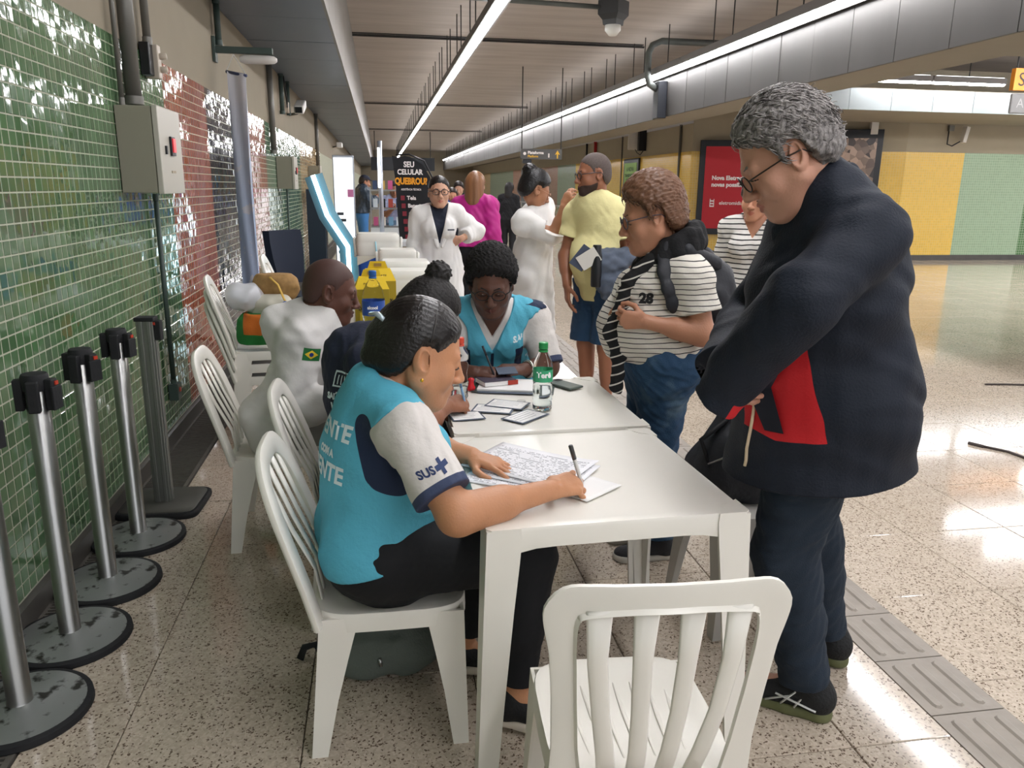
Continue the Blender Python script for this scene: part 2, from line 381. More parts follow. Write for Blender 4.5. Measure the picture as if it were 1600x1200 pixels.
# cross fascia over the side hall
xf = MB().box2((7.6, 13.75, 2.98), (18.5, 16.2, 3.35)).obj('trim_4', MATS['beam_plaster']); tag(xf, kind='structure')
M_fas2 = mat('pale_steel_panel', '83898a', rough=.4, metal=.4, var=.12, vscale=2, world=True)
p4 = MB().box2((.004, 13.70, 2.96), (.836, 13.75, 3.33)).mesh('fascia_panel'); p4.materials.append(M_fas2)
for k in range(13):
    o = bpy.data.objects.new('fascia_panel', p4); C.objects.link(o); o.parent = xf; o.location = (7.6+.84*k, 0, 0)
# ---- linear lights and the threaded rods that carry them
M_lamp = emat('lamp_diffuser', 'fdfcff', LAMP); M_up = emat('added_uplight', 'fdfcff', 3.2); M_tray = mat('lamp_tray', '6f6c69', rough=.5, metal=.3); M_rod = mat('threaded_rod', '2b2a29', rough=.5, metal=.6)  # M_up is for the added uplight strips only
rod = MB().tube([(0, 0, 0), (0, 0, .575)], .009, 5).mesh('rod'); rod.materials.append(M_rod)
def half_round(L):
    return MB().loft([[Vector((.055*math.cos(PI+PI*q/6), y, .035*math.sin(PI+PI*q/6))) for q in range(7)] for y in (.02, L-.02)])
def light_run(x, y0, y1, lab, grp, z=3.42, cross=False):
    L = y1-y0; t = thing('linear_light', lab, 'light', (x, y0, z) if not cross else (y0, x, z), 0 if not cross else -PI/2, grp)
    MB().box2((-.085, 0, 0), (.085, L, .10)).obj('housing', M_tray, t); half_round(L).obj('diffuser', M_lamp, t)
    MB().box2((-.05, .05, .100), (.05, L-.05, .106)).obj('top_diffuser', M_up, t)  # upward glowing strip added to brighten the ceiling and fill the hall
    if x > 4: MB().box2((.062, 0, -.050), (.085, L, 0)).obj('added_lamp_shield', M_tray, t)  # lip added to keep lamp light off the fascia panels
    for k in range(-3, 25):
        for off in (0, .62):
            yy = 12.35+1.81*k+off
            if y0 < yy < y1-.05:
                o = bpy.data.objects.new('rod', rod); C.objects.link(o); o.parent = t; o.location = (-.08, yy-y0, .1)
    return t
for a, b, lab in ((-6, 7.9, 'left ceiling light line, nearest length at top edge'), (8.0, 25.9, 'left ceiling light line, middle length'), (26.0, 43.9, 'left ceiling light line, far length'), (44, 60, 'left ceiling light line, farthest length')):
    light_run(1.34, a, b, lab, 'left light line')
for a, b, lab in ((-6, 12.4, 'right ceiling light line, nearest length along the steel fascia'), (12.43, 24.9, 'right ceiling light line, middle length along the steel fascia'), (25.0, 43.9, 'right ceiling light line, far length'), (44, 60, 'right ceiling light line, farthest length')):
    light_run(4.78, a, b, lab, 'right light line')
# side-hall lights lie across
def cross_light(y, x0, x1, lab, grp='side hall lights'):
    t = thing('linear_light', lab, 'light', (x0, y, 3.42), 0, grp); L = x1-x0
    MB().box2((0, -.06, 0), (L, .06, .10)).obj('housing', M_tray, t); o = half_round(L).obj('diffuser', M_lamp, t); o.rotation_euler = (0, 0, -PI/2); MB().box2((.05, -.05, .100), (L-.05, .05, .106)).obj('top_diffuser', M_up, t)  # the strip on top is an added uplight for the hall ceiling
    for k in range(int(L/1.8)+1):
        o = bpy.data.objects.new('rod', rod); C.objects.link(o); o.parent = t; o.location = (.3+1.8*k if L > 1.5 else L/2, 0, .1)
cross_light(13.3, 8.7, 9.72, 'short left length of the side hall light'); cross_light(13.3, 9.75, 11.2, 'right length of the side hall light'); cross_light(13.3, 11.4, 18, 'side hall light beyond the orange sign')
cross_light(9.8, 8.45, 18, 'nearer side hall light above the cross beam'); cross_light(11.4, 10.4, 18, 'added fill light in the side hall, out of view beyond the orange sign'); cross_light(9.0, 8.45, 18, 'added fill light in the side hall next to the nearer light, behind the cross beam'); cross_light(8.0, 8.45, 18, 'added fill light in the side hall, hidden behind the cross beam')  # rows after the first are added, unseen lamps that brighten the side hall
# overhead pipe elbow with a dark box, flood light
M_pipe = mat('grey_pipe', '5b5f5c', rough=.45, metal=.3, var=.15, vscale=8, world=True)
t = thing('ceiling_pipe', 'grey pipe bending down from the ceiling to a black box on the fascia', 'pipe', (4.6, 13.6, 0))
MB().tube([(.16, 0, 3.18), (.02, 0, 3.26), (-.02, 0, 3.38), (-.02, 0, 3.75), (.04, 0, 3.88), (.2, 0, 3.95), (3.2, 0, 3.95)], .055, 10).obj('pipe', M_pipe, t, True)
MB().box2((.14, -.14, 2.70), (.30, .12, 3.3)).obj('box', mat('black_box', '15181f', rough=.4), t, bevel=.01)
t = thing('flood_light', 'square dark ceiling flood light at the top edge', 'light', (2.95, 10.2, 0))
MB().lathe([(.2, 3.78), (.2, 3.62), (.14, 3.56), (.13, 3.5)], 4).obj('housing', mat('dark_metal', '3a3b3b', rough=.5, metal=.4), t)
MB().lathe([(.10, 3.5), (.10, 3.44), (.05, 3.38)], 16).obj('lens', mat('frosted_glass', 'cfcfc8', rough=.3), t, True)
MB().tube([(0, 0, 3.7), (-2.6, 0, 3.75)], .03, 8).obj('conduit', M_pipe, t, True)
MB().tube([(0, 0, 3.7), (0, 0, 4.095)], .02, 8).obj('stem', M_pipe, t, True)
# ================================================================== FURNITURE
M_pl = mat('white_plastic', 'e6e3da', rough=.30, var=.035, vscale=5, bump=.02, bscale=30)
M_pl2 = mat('bright_white_plastic', 'e2e3df', rough=.28, var=.03, vscale=5, bump=.02, bscale=30)
M_pl3 = mat('grey_white_plastic', 'c3c1bb', rough=.35, var=.05, vscale=5)
def super_pts(w, d, n=28, e=4.0, cx=0, cy=0):
    out = []
    for i in range(n):
        a = 2*PI*i/n; c, s_ = math.cos(a), math.sin(a); out.append((cx+w/2*math.copysign(abs(c)**(2/e), c), cy+d/2*math.copysign(abs(s_)**(2/e), s_)))
    return out
def lring(c, w, t, sx, sy):
    """L-shaped cross-section whose corner points outward (sx, sy)"""
    p = [(0, 0), (-w, 0), (-w, -t), (-t, -t), (-t, -w), (0, -w)]
    r = [Vector((c[0]+x*sx, c[1]+y*sy, c[2])) for x, y in p]; return r if sx*sy > 0 else r[::-1]
def plastic_chair(name, label, m, style='hoop', group=None):
    t = thing(name, label, 'chair', (0, 0, 0), 0, group); Z = .43
    # seat shell with a turned-down rim and shallow ribs
    mb = MB(); rings = []
    for k, dz in ((.02, -.012), (.35, -.012), (.62, -.010), (.82, -.004), (.93, .003), (.985, .004), (1.0, -.006), (1.005, -.05), (.975, -.05), (.96, -.012), (.6, -.024), (.02, -.026)):
        ring = [Vector((x*k, y*k, Z+dz+(.016*max(0, y*k/.21-.75) if k < 1.0 and dz > -.04 else 0)*-1)) for x, y in super_pts(.42, .42, 36, 4.5)]; rings.append(ring)
    mb.loft(rings); mb.obj('seat', m, t, sharp=35)
    if style == 'square':
        for k in range(-3, 4):
            mb = MB(); mb.tube([(k*.036, -.15, Z-.010), (k*.040, .0, Z-.0105), (k*.044, .14, Z-.011)], [.002, .006, .002], 8, flat=.28); mb.obj('rib', m, t, True)
    for sx in (-1, 1):
        for sy, y0, y1 in ((1, .195, .205), (-1, -.19, -.225)):
            mb = MB(); rg = []
            for q in (0, .12, .3, .6, 1):
                w_ = .062*(1-q)**1.3+.043; rg.append(lring(((.205+.02*q)*sx, y0+(y1-y0)*q, (Z-.008)*(1-q)), w_, .007+.002*(1-q), sx, sy))
            mb.loft(rg if sy > 0 else rg); mb.obj('leg', m, t, sharp=40)
    if style == 'hoop':
        path = []; 
        for i in range(29):
            u = i/28; a = PI*(1-u)
            x = .205*math.copysign(abs(math.cos(a))**.62, math.cos(a)); h_ = math.sin(a)**.60; z = Z-.02+.44*h_; x = x*(1+.05*math.sin(a)); y = -.19-.135*(h_**1.15)
            path.append((x, y, z))
        mb = MB(); rings = []
        for i, p in enumerate(path):
            p = Vector(p); d = (Vector(path[min(i+1, 28)])-Vector(path[max(i-1, 0)])).normalized(); n_ = Vector((0, 1, .28)).normalized(); n_ = (n_-d*n_.dot(d)).normalized(); s_ = d.cross(n_)
            w_ = .030+.010*abs(math.cos(PI*i/28)); rings.append([p+s_*(w_*a_)+n_*(.010*b_) for a_, b_ in ((-1, -.3), (-.85, -1), (.85, -1), (1, -.3), (1, .6), (.8, 1), (-.8, 1), (-1, .6))])
        mb.loft(rings); mb.obj('back_frame', m, t, sharp=50)
        for k in (-1.5, -.5, .5, 1.5):
            x0, x1 = k*.062, k*.072; a = math.asin(min(1, (1-(x1/.225)**2)**.5)); h_ = a/(PI/2)
            h_ = max(.2, (1-abs(x1/.212)**3.2)**.30); zt = Z-.02+.44*h_-.015; yt = -.19-.135*h_**1.15
            mb = MB(); mb.tube([(x0, -.185, Z-.015), (x0*1.03, -.215+.012, Z+.10), (x1, (-.185+yt)/2-.005, (Z+zt)/2+.03), (x1, yt, zt)], [.021, .018, .018, .022], 8, flat=.24, up=(0, 1, .2)); mb.obj('slat', m, t, True)
    else:
        half = [(-.185, -.188, Z-.03), (-.192, -.205, .52), (-.200, -.226, .64), (-.208, -.240, .74), (-.214, -.246, .795), (-.212, -.250, .826), (-.196, -.254, .846), (-.165, -.258, .853), (-.11, -.264, .856), (-.055, -.268, .858)]
        cr = lambda P, W: ([tuple(.5*(2*P[i][c]+(P[min(i+1, len(P)-1)][c]-P[max(i-1, 0)][c])*u+(2*P[max(i-1, 0)][c]-5*P[i][c]+4*P[min(i+1, len(P)-1)][c]-P[min(i+2, len(P)-1)][c])*u*u+(3*P[i][c]-P[max(i-1, 0)][c]-3*P[min(i+1, len(P)-1)][c]+P[min(i+2, len(P)-1)][c])*u**3) for c in range(3)) for i in range(len(P)-1) for u in (0, .33, .67)]+[P[-1]], [W[i]+(W[i+1]-W[i])*u for i in range(len(W)-1) for u in (0, .33, .67)]+[W[-1]])
        path = half+[(0, -.270, .858)]+[(-x, y, z) for x, y, z in half[::-1]]; wd = [.040, .027, .025, .026, .032, .038, .036, .030, .027, .026]; wd = wd+[.026]+wd[::-1]; path, wd = cr(path, wd)
        mb = MB(); rings = []; n_p = len(path)
        for i, p in enumerate(path):
            p = Vector(p); d = (Vector(path[min(i+1, n_p-1)])-Vector(path[max(i-1, 0)])).normalized(); n_ = Vector((0, 1, .16)).normalized(); n_ = (n_-d*n_.dot(d)).normalized(); s_ = d.cross(n_); w_ = wd[i]
            rings.append([p+s_*(w_*a_)+n_*(b_) for a_, b_ in ((-1, -.016), (-.8, -.006), (.8, -.006), (1, -.004), (1, .004), (.8, .006), (-.75, .006), (-1.05, -.008))])
        mb.loft(rings); mb.obj('back_frame', m, t, sharp=50)
        for k in (-1.5, -.5, .5, 1.5):
            mb = MB(); pts = [(k*.094, -.262, .832), (k*.092, -.250, .72), (k*.082, -.236, .60), (k*.070, -.215, .50), (k*.062, -.188, Z-.01)]
            mb.tube(pts, [.027, .021, .0195, .0205, .022], 10, flat=.26, up=(0, 1, .1)); mb.obj('slat', m, t, True)
    return t
ch = plastic_chair('plastic_chair', 'white plastic chair the woman in the teal vest sits on, nearest table', M_pl, 'hoop', 'round-backed plastic chairs')
ch.scale = (1, 1, .962); ch.location = (0.0, 2.095, 0); ch.rotation_euler = (0, 0, -PI/2)
dup(ch, (-.445, 3.40, 0), -PI/2+.03, 'white plastic chair under the man in the lab coat')
dup(ch, (-.055, 2.74, 0), -PI/2, 'white plastic chair under the person in navy shirt')
dup(ch, (.50, 3.52, 0), PI, 'white plastic chair behind the far table under the curly-haired woman')
c4 = plastic_chair('plastic_chair', 'empty white plastic chair in front with straight top rail and four slats', M_pl, 'square'); c4.location = (.492, 1.395, 0); c4.scale = (.89, .96, .985); c4.rotation_euler = (0, 0, -.06)
g = 'stacked plastic chairs by the tiled wall'
for k in range(3): dup(ch, (-.70+.004*k, 4.86, .075*k), -PI/2+.12, ['bottom chair of the stack holding the green shopping bag', 'middle chair of the stack holding the green shopping bag', 'top chair of the stack under the green shopping bag'][k], g)
for k in range(4): dup(ch, (-.44, 5.35+.003*k, .075*k), -PI/2+.05, ['lowest chair of the stack behind the bald man', 'second chair from the floor in the stack behind the bald man', 'third chair up in the stack behind the bald man', 'topmost chair of the stack behind the bald man'][k], g)
# stool with the black backpack
def stool(x, y, lab):
    t = thing('plastic_stool', lab, 'stool', (x, y, 0), .06); mb = MB()
    rings = [[Vector((a*k, b*k, .44+dz)) for a, b in super_pts(.35, .35, 28, 5)] for k, dz in ((.02, 0), (.9, 0), (.98, -.006), (1.0, -.02), (1.02, -.075), (.98, -.075), (.94, -.02), (.02, -.02))]
    mb.loft(rings); mb.obj('seat', M_pl3, t, sharp=35)
    for sx in (-1, 1):
        for sy in (-1, 1):
            mb = MB(); mb.loft([lring(((.172+.03*q)*sx, (.172+.03*q)*sy, .42*(1-q)), .085*(1-q)**2+.045, .008, sx, sy) for q in (0, .2, .5, 1)]); mb.obj('leg', M_pl3, t, sharp=40)
    return t
stool(1.285, 2.46, 'white plastic stool under the black backpack, behind the grey-haired man')
def plastic_table(lab, x, y, rz, W=.68, D=.72, H=.72, m=M_pl, group='white plastic tables in a row'):
    t = thing('plastic_table', lab, 'table', (x, y, 0), rz, group)
    mb = MB(); n = 40
    def outline(s_, z, cut=.055):
        """square with chamfered notches at the corners where the leg heads stand"""
        w_, d_ = W/2*s_, D/2*s_; c = cut; pts = []
        for (cx, cy) in ((1, 1), (-1, 1), (-1, -1), (1, -1)):
            a = (w_*cx, (d_-c)*cy); b = ((w_-c)*cx, d_*cy); mid = ((w_-c*.75)*cx, (d_-c*.75)*cy)
            seq = [a, ((w_-c*.45)*cx, (d_-c)*cy), mid, ((w_-c)*cx, (d_-c*.45)*cy), b]; seq = seq if cx*cy > 0 else seq[::-1]; pts += seq
        return [Vector((px_, py_, z)) for px_, py_ in pts]
    mb.loft([outline(.05, H-.004, .001), outline(.90, H-.003), outline(.965, H), outline(.99, H-.002), outline(1.0, H-.010), outline(1.0, H-.055), outline(.985, H-.055), outline(.97, H-.014), outline(.05, H-.014, .001)])
    mb.obj('tabletop', m, t, sharp=35)
    for sx in (-1, 1):
        for sy in (-1, 1):
            mb = MB(); mb.loft([lring(((W/2+.004+.026*q)*sx, (D/2+.004+.026*q)*sy, (H-.004)*(1-q)), w_, .010, sx, sy) for q, w_ in ((0, .085), (.03, .088), (.12, .085), (.3, .076), (.65, .062), (1, .050))])
            mb.loft([[Vector(((W/2+.004-a)*sx, (D/2+.004-b)*sy, H+dz)) for a, b in ((0, .085), (0, .012), (.012, 0), (.085, 0), (.05, .05))][::(1 if sx*sy > 0 else -1)] for dz in (-.012, .0)]); mb.obj('leg', m, t, sharp=40)
    # arched aprons under the edge
    for ax, L, off in ((0, W, D/2), (0, W, -D/2), (1, D, W/2), (1, D, -W/2)):
        mb = MB(); up = []; lo = []
        for i in range(13):
            u = -1+2*i/12; d_ = .055+.05*abs(u)**7; up.append((u*(L/2-.01), H-.012)); lo.append((u*(L/2-.01), H-d_))
        f_ = lambda p, o_: Vector((p[0], off+o_, p[1])) if ax == 0 else Vector((off+o_, p[0], p[1]))
        s_ = -1 if off > 0 else 1
        mb.loft([[f_(up[i], s_*.001), f_(up[i], s_*.008), f_(lo[i], s_*.008), f_(lo[i], s_*.001)] for i in range(13)]); mb.obj('apron', m, t, sharp=35)
    return t
t1 = plastic_table('nearest white plastic table covered by the printed forms', .562, 2.080, .035)
t2 = plastic_table('second white plastic table with water bottles and cards', .560, 2.835, .02)
MB().tube([(-.04, .02, .7165), (-.04, .02, .7205)], .017, 16).obj('umbrella_plug', M_pl3, t2, sharp=40)
plastic_table('third white plastic table holding the yellow boxes', -.02, 4.25, 0, W=.62, D=.7)
plastic_table('fourth white plastic table holding the two nearer cool boxes', .15, 5.0, 0, W=.62, D=.7)
plastic_table('fifth white plastic table holding the back cool boxes', .0, 6.36, 0, W=.56, D=.9)
# office chair far left
t = thing('office_chair', 'dark blue office chair by the tiled wall', 'chair', (-.70, 7.6, 0), -2.2)
M_off = mat('dark_blue_fabric', '1b2435', rough=.8); M_blk = mat('black_plastic', '15161a', rough=.35)
mb = MB(); mb.loft([[Vector((x*(.9+.1*math.sin(z*8)), -.21-.06*((z-.6)/.5)+.03*(x/.2)**2, z)) for x in [-.22+.44*i/8 for i in range(9)]]+[Vector((x, -.25-.06*((z-.6)/.5), z)) for x in [.22-.44*i/8 for i in range(9)]] for z in (.60, .7, .85, 1.0, 1.07, 1.10)]); mb.obj('backrest', M_off, t, sharp=50)
mb = MB(); mb.loft([[Vector((x*k, y*k, z)) for x, y in super_pts(.46, .45, 24, 4)] for k, z in ((.9, .43), (1, .45), (1, .50), (.93, .52), (.02, .51))]); mb.obj('seat', M_off, t, sharp=40)
MB().tube([(0, -.2, .47), (0, -.28, .5), (0, -.27, .75)], .022, 8).obj('back_bar', M_blk, t, True); MB().tube([(0, 0, .08), (0, 0, .44)], .025, 10).obj('column', M_blk, t, True)
for k in range(5):
    a = 2*PI*k/5; mb = MB(); mb.tube([(0, 0, .11), (.16*math.cos(a), .16*math.sin(a), .10), (.28*math.cos(a), .28*math.sin(a), .07)], [.028, .022, .016], 8); l_ = mb.obj('leg', M_blk, t, True)
    MB().tube([(.28*math.cos(a)-.02*math.sin(a), .28*math.sin(a)+.02*math.cos(a), .028), (.28*math.cos(a)+.02*math.sin(a), .28*math.sin(a)-.02*math.cos(a), .028)], .028, 10).obj('caster', M_blk, l_, sharp=40)
for sx in (-1, 1): MB().tube([(sx*.22, -.1, .48), (sx*.27, -.1, .6), (sx*.27, -.12, .68), (sx*.27, .08, .69)], .016, 8).obj('armrest', M_blk, t, True)
# ================================================================== QUEUE POSTS
M_ss = mat('brushed_steel', 'a7a7a5', rough=.28, metal=1, var=.10, vscale=14, stretch=(1, 1, .15), bump=.03, bscale=60)
M_rub = mat('black_rubber', '17181b', rough=.7, bump=.2)
def base_mat():
    m = mat('worn_aluminium', '8f9291', rough=.42, metal=.75, rvar=.15, vscale=12); n, l = m.node_tree.nodes, m.node_tree.links; b = n['Principled BSDF']; tc = n.new('ShaderNodeTexCoord').outputs['Object']
    a = n.new('ShaderNodeTexNoise'); a.inputs['Scale'].default_value = 22; a.inputs['Detail'].default_value = 7; l.new(tc, a.inputs[0]); r = n.new('ShaderNodeValToRGB'); r.color_ramp.elements[0].position = .36; r.color_ramp.elements[0].color = lin('34332f'); r.color_ramp.elements[1].position = .46; r.color_ramp.elements[1].color = lin('9da19f')
    l.new(a.outputs[0], r.inputs[0]); l.new(r.outputs[0], b.inputs['Base Color']); return m
M_base = base_mat()
def queue_post(lab):
    t = thing('queue_post', lab, 'queue post', (0, 0, 0), 0, 'steel queue posts along the tiled wall')
    MB().lathe([(.188, 0), (.192, .006), (.190, .022), (.182, .026)], 48).obj('rubber_ring', M_rub, t, sharp=40)
    MB().lathe([(.183, .012), (.181, .025), (.14, .030), (.06, .038), (.045, .044), (.02, .044)], 48).obj('base', M_base, t, sharp=40)
    MB().lathe([(.036, .042), (.0335, .048), (.0335, .89), (.030, .895)], 32).obj('pole', M_ss, t, sharp=40)
    h_ = MB().lathe([(.037, .885), (.040, .900), (.040, .930), (.036, .938), (.01, .940)], 32).obj('cap', M_rub, t, sharp=40)
    for a in (-.35, PI/2, PI, -PI/2):
        R = Matrix.Rotation(a, 3, 'Z'); p = R @ Vector((.048, 0, .872)); MB().box(p, (.026, .034, .100), R).obj('belt_cassette', M_rub, h_, bevel=.004)
    R = Matrix.Rotation(-.35, 3, 'Z'); MB().box(R @ Vector((.063, 0, .862)), (.008, .050, .075), R).obj('belt_end', M_rub, h_, bevel=.002)
    MB().box(R @ Vector((.0632, .006, .908)), (.004, .016, .012), R).obj('red_button', mat('red_plastic', 'b23a28', rough=.4), h_)
    return t
q0 = queue_post('nearest steel queue post, cut off by the left edge'); q0.location = (-1.082, 2.19, 0)
for y, lab in ((2.577, 'second steel queue post from the left edge'), (2.966, 'third steel queue post from the left edge'), (3.368, 'farthest round steel queue post, next to the square one')): dup(q0, (-1.082, y, 0), random.uniform(-.2, .2), lab)
t = thing('queue_post', 'square aluminium queue post on a rectangular rubber base', 'queue post', (-1.07, 3.745, 0), -.05)
mb = MB(); mb.loft([[Vector((x*k, y*k, z)) for x, y in super_pts(.38, .355, 32, 7)] for k, z in ((1, 0), (1.01, .01), (1, .022), (.97, .028))]); mb.obj('rubber_base', M_rub, t, sharp=40)
mb = MB(); mb.loft([[Vector((x*k, y*k, z)) for x, y in super_pts(.345, .32, 32, 7)] for k, z in ((1, .02), (1, .030), (.98, .033))]); mb.obj('base_plate', mat('dull_plate', '55544f', rough=.6, metal=.4, var=.2, vscale=9), t, sharp=40)
M_al = mat('grey_aluminium', '8c8d89', rough=.4, metal=.8, var=.08, vscale=6, stretch=(1, 1, .1))
mb = MB(); mb.box((0, 0, .47), (.075, .055, .88)); 
for sx in (-1, 1):
    for q in (-.018, .018): mb.box((q, sx*.0295, .47), (.018, .006, .88))
    mb.box((sx*.0395, 0, .47), (.006, .03, .88))
mb.obj('profile', M_al, t, bevel=.003); MB().box((0, 0, .918), (.088, .068, .018)).obj('cap', M_rub, t, bevel=.004); MB().box((.052, 0, .865), (.028, .040, .09)).obj('belt_cassette', M_rub, t, bevel=.004)
MB().box((.040, -.02, .898), (.012, .010, .012)).obj('red_button', MATS['red_plastic'], t)
# ================================================================== ON THE LEFT WALL
M_box = mat('grey_beige_enamel', '8e8a7a', rough=.45, var=.04, vscale=3)
M_door_ = mat('pale_enamel', 'b2aea2', rough=.4, var=.04, vscale=3)
def wall_box(lab, y, z0, z1, w_, d_, grp='wall control boxes'):
    t = thing('control_box', lab, 'control box', (XL+.006, y, z0), 0, grp); h_ = z1-z0
    MB().box2((0, 0, 0), (d_-.03, w_, h_)).obj('body', M_box, t, bevel=.004)
    dr = MB().box2((d_-.027, -.004, -.004), (d_, w_+.004, h_+.004)).obj('door', M_door_, t, bevel=.004)
    MB().box2((d_, w_*.42, h_*.45), (d_+.012, w_*.60, h_*.68)).obj('indicator_frame', M_blk, dr, bevel=.002)
    MB().box2((d_+.010, w_*.45, h_*.49), (d_+.018, w_*.57, h_*.66)).obj('red_indicator', mat('red_lens', 'd0303a', rough=.3, emit=.25), dr, bevel=.002)
    MB().box2((d_, w_*.20, h_*.46), (d_+.010, w_*.25, h_*.56)).obj('lock', M_blk, dr); MB().box2((d_, w_*.42, h_*.24), (d_+.003, w_*.60, h_*.27)).obj('label_plate', mat('tan_label', '9a8d74', rough=.5), dr)
    return t
wall_box('large grey control box with red light on the green tiles', 4.30, 1.470, 1.890, .44, .20)
wall_box('smaller control box farther along near the cream tiles', 10.57, 1.465, 1.865, .42, .22); wall_box('third control box at the black panel', 15.2, 1.40, 1.86, .40, .22)
M_cond = mat('conduit_grey', '6e6c66', rough=.4, metal=.4, var=.12, vscale=6); M_cond2 = mat('conduit_dark_green', '3c4a45', rough=.5)
def conduit(lab, pts, r, m, grp='wall conduits'):
    o = thing('conduit', lab, 'conduit', tuple(pts[0]), 0, grp); a = Vector(pts[0]); MB().tube([Vector(p)-a for p in pts], r, 12).obj('pipe', m, o, True)
    for p in (pts[0], pts[-1]): 
        q = Vector(p)-a; MB().tube([q-Vector((0, 0, .02)), q+Vector((0, 0, .02))], r*1.2, 12).obj('collar', m, o, sharp=40)
    return o
xw = XL+.05
conduit('thick grey conduit running down into the large control box', [(xw, 4.50, 1.93), (xw, 4.50, 2.93)], .040, M_cond)
conduit('thin conduit beside the thick one above the large control box', [(xw-.02, 4.36, 1.91), (xw-.02, 4.36, 2.93)], .012, M_cond)
conduit('dark conduit from the large control box down to the small switch', [(XL+.03, 4.80, .36), (XL+.03, 4.80, 1.44)], .014, M_cond2)
conduit('conduit down to the white wall fitting above the red tiles', [(xw-.01, 4.90, 2.28), (xw-.01, 4.90, 2.93)], .022, M_cond)
conduit('conduit down to the bracket lamp', [(xw-.01, 7.05, 2.62), (xw-.01, 7.05, 2.93)], .025, M_cond2)
conduit('conduit down into the smaller control box', [(xw-.01, 10.15, 1.90), (xw-.01, 10.15, 2.93)], .035, M_cond)
conduit('dark thin conduit below the smaller control box', [(XL+.03, 11.4, .10), (XL+.03, 11.4, 1.44)], .014, M_cond2)
conduit('conduit down to the third control box', [(xw-.01, 17.3, 1.9), (xw-.01, 17.3, 2.93)], .035, M_cond)
conduit('short conduit left of the wall camera', [(xw-.01, 11.3, 2.45), (xw-.01, 11.3, 2.93)], .03, M_cond2); conduit('short conduit beside the wall camera', [(xw-.01, 12.1, 2.5), (xw-.01, 12.1, 2.93)], .025, M_cond2)
t = thing('wall_switch', 'small green-grey switch box low on the green tiles', 'switch', (XL+.006, 4.80, .255)); MB().box2((0, -.04, 0), (.055, .045, .10)).obj('body', M_cond2, t, bevel=.004); MB().box2((.055, -.01, .05), (.062, .012, .075)).obj('button', mat('red_plastic', 'b23a28', rough=.4), t)
t = thing('wall_fitting', 'white double fitting on a dark plate below its conduit', 'fitting', (XL+.006, 4.9, 2.10)); MB().box2((0, -.05, 0), (.05, .03, .17)).obj('back_box', M_blk, t, bevel=.004); MB().box2((.0, .03, -.01), (.075, .10, .17)).obj('cover', mat('cream_plastic', 'b5aa9a', rough=.4), t, bevel=.006)
for k in (0, 1): MB().tube([(.06, .075, .04+.07*k), (.11, .075, .045+.07*k)], .018, 10).obj('socket', MATS['cream_plastic'], t, True)
t = thing('bracket_lamp', 'white lamp on a dark steel bracket above the hanging banner', 'lamp', (XL, 7.02, 2.50)); MB().box2((0, -.05, -.03), (.02, .05, .16)).obj('plate', M_cond2, t); MB().box2((.01, -.025, .04), (.46, .025, .09)).obj('arm', M_cond2, t, bevel=.004)
mb = MB(); mb.loft([[Vector((x, .04*math.cos(2*PI*k/12)*s_, .0+.035*math.sin(2*PI*k/12)*s_)) for k in range(12)] for x, s_ in ((.20, .6), (.24, 1), (.42, 1), (.47, .8), (.49, .4))]); mb.obj('lamp_head', mat('white_enamel', 'cfccc6', rough=.35), t, sharp=50)
# hanging banner
def banner_mat():
    m, n, l, b = nt('banner_cloth'); tc = n.new('ShaderNodeTexCoord').outputs['Object']; sx = n.new('ShaderNodeSeparateXYZ'); l.new(tc, sx.inputs[0])
    r = n.new('ShaderNodeValToRGB'); r.color_ramp.elements[0].position = 0; r.color_ramp.elements[0].color = lin('b0c2e2'); r.color_ramp.elements[1].position = .9; r.color_ramp.elements[1].color = lin('dcdde6'); e = r.color_ramp.elements.new(.35); e.color = lin('bccfea')
    mr = n.new('ShaderNodeMapRange'); mr.inputs[1].default_value = 0; mr.inputs[2].default_value = 1.7; l.new(sx.outputs[2], mr.inputs[0]); l.new(mr.outputs[0], r.inputs[0])
    nz = n.new('ShaderNodeTexNoise'); nz.inputs['Scale'].default_value = 9; nz.inputs['Detail'].default_value = 5; l.new(tc, nz.inputs[0]); mx = n.new('ShaderNodeMix'); mx.data_type = 'RGBA'; mx.inputs[7].default_value = lin('d7dbe6'); g = n.new('ShaderNodeMath'); g.operation = 'GREATER_THAN'; g.inputs[1].default_value = .6; l.new(nz.outputs[0], g.inputs[0]); l.new(g.outputs[0], mx.inputs[0]); l.new(r.outputs[0], mx.inputs[6]); l.new(mx.outputs[2], b.inputs['Base Color']); b.inputs['Roughness'].default_value = .6
    return m
t = thing('banner', 'tall narrow blue and white cloth banner hanging from the lamp bracket', 'banner', (-1.185, 7.0, .68)); mb = MB(); rings = []
for i in range(18):
    z = 1.72*i/17; rings.append([Vector((.002+(.155-.015*math.sin(z*2))*j/7+.0, -.10*j/7+.016*math.sin(z*3+j*1.1), z-.03*j/7)) for j in range(8)]+[Vector((.002+.155*(7-j)/7, .006-.10*(7-j)/7+.016*math.sin(z*3+(7-j)*1.1), z-.03*(7-j)/7)) for j in range(8)])
mb.loft(rings); mb.obj('cloth', banner_mat(), t, sharp=60); MB().tube([(-.005, .01, 1.72), (.165, -.10, 1.68)], .012, 8).obj('rod', mat('navy_rod', '3d4667', rough=.5), t, True); MB().tube([(.0, .0, 1.73), (.06, 0, 1.85), (.16, -.1, 1.69)], .003, 5).obj('cord', mat('white_cord', 'cfcfcf'), t)
t = thing('wall_camera', 'white security camera with housing near the ceiling panel', 'camera', (XL, 12.4, 2.52)); R = Matrix.Rotation(.25, 3, 'X') @ Matrix.Rotation(0, 3, 'Z')
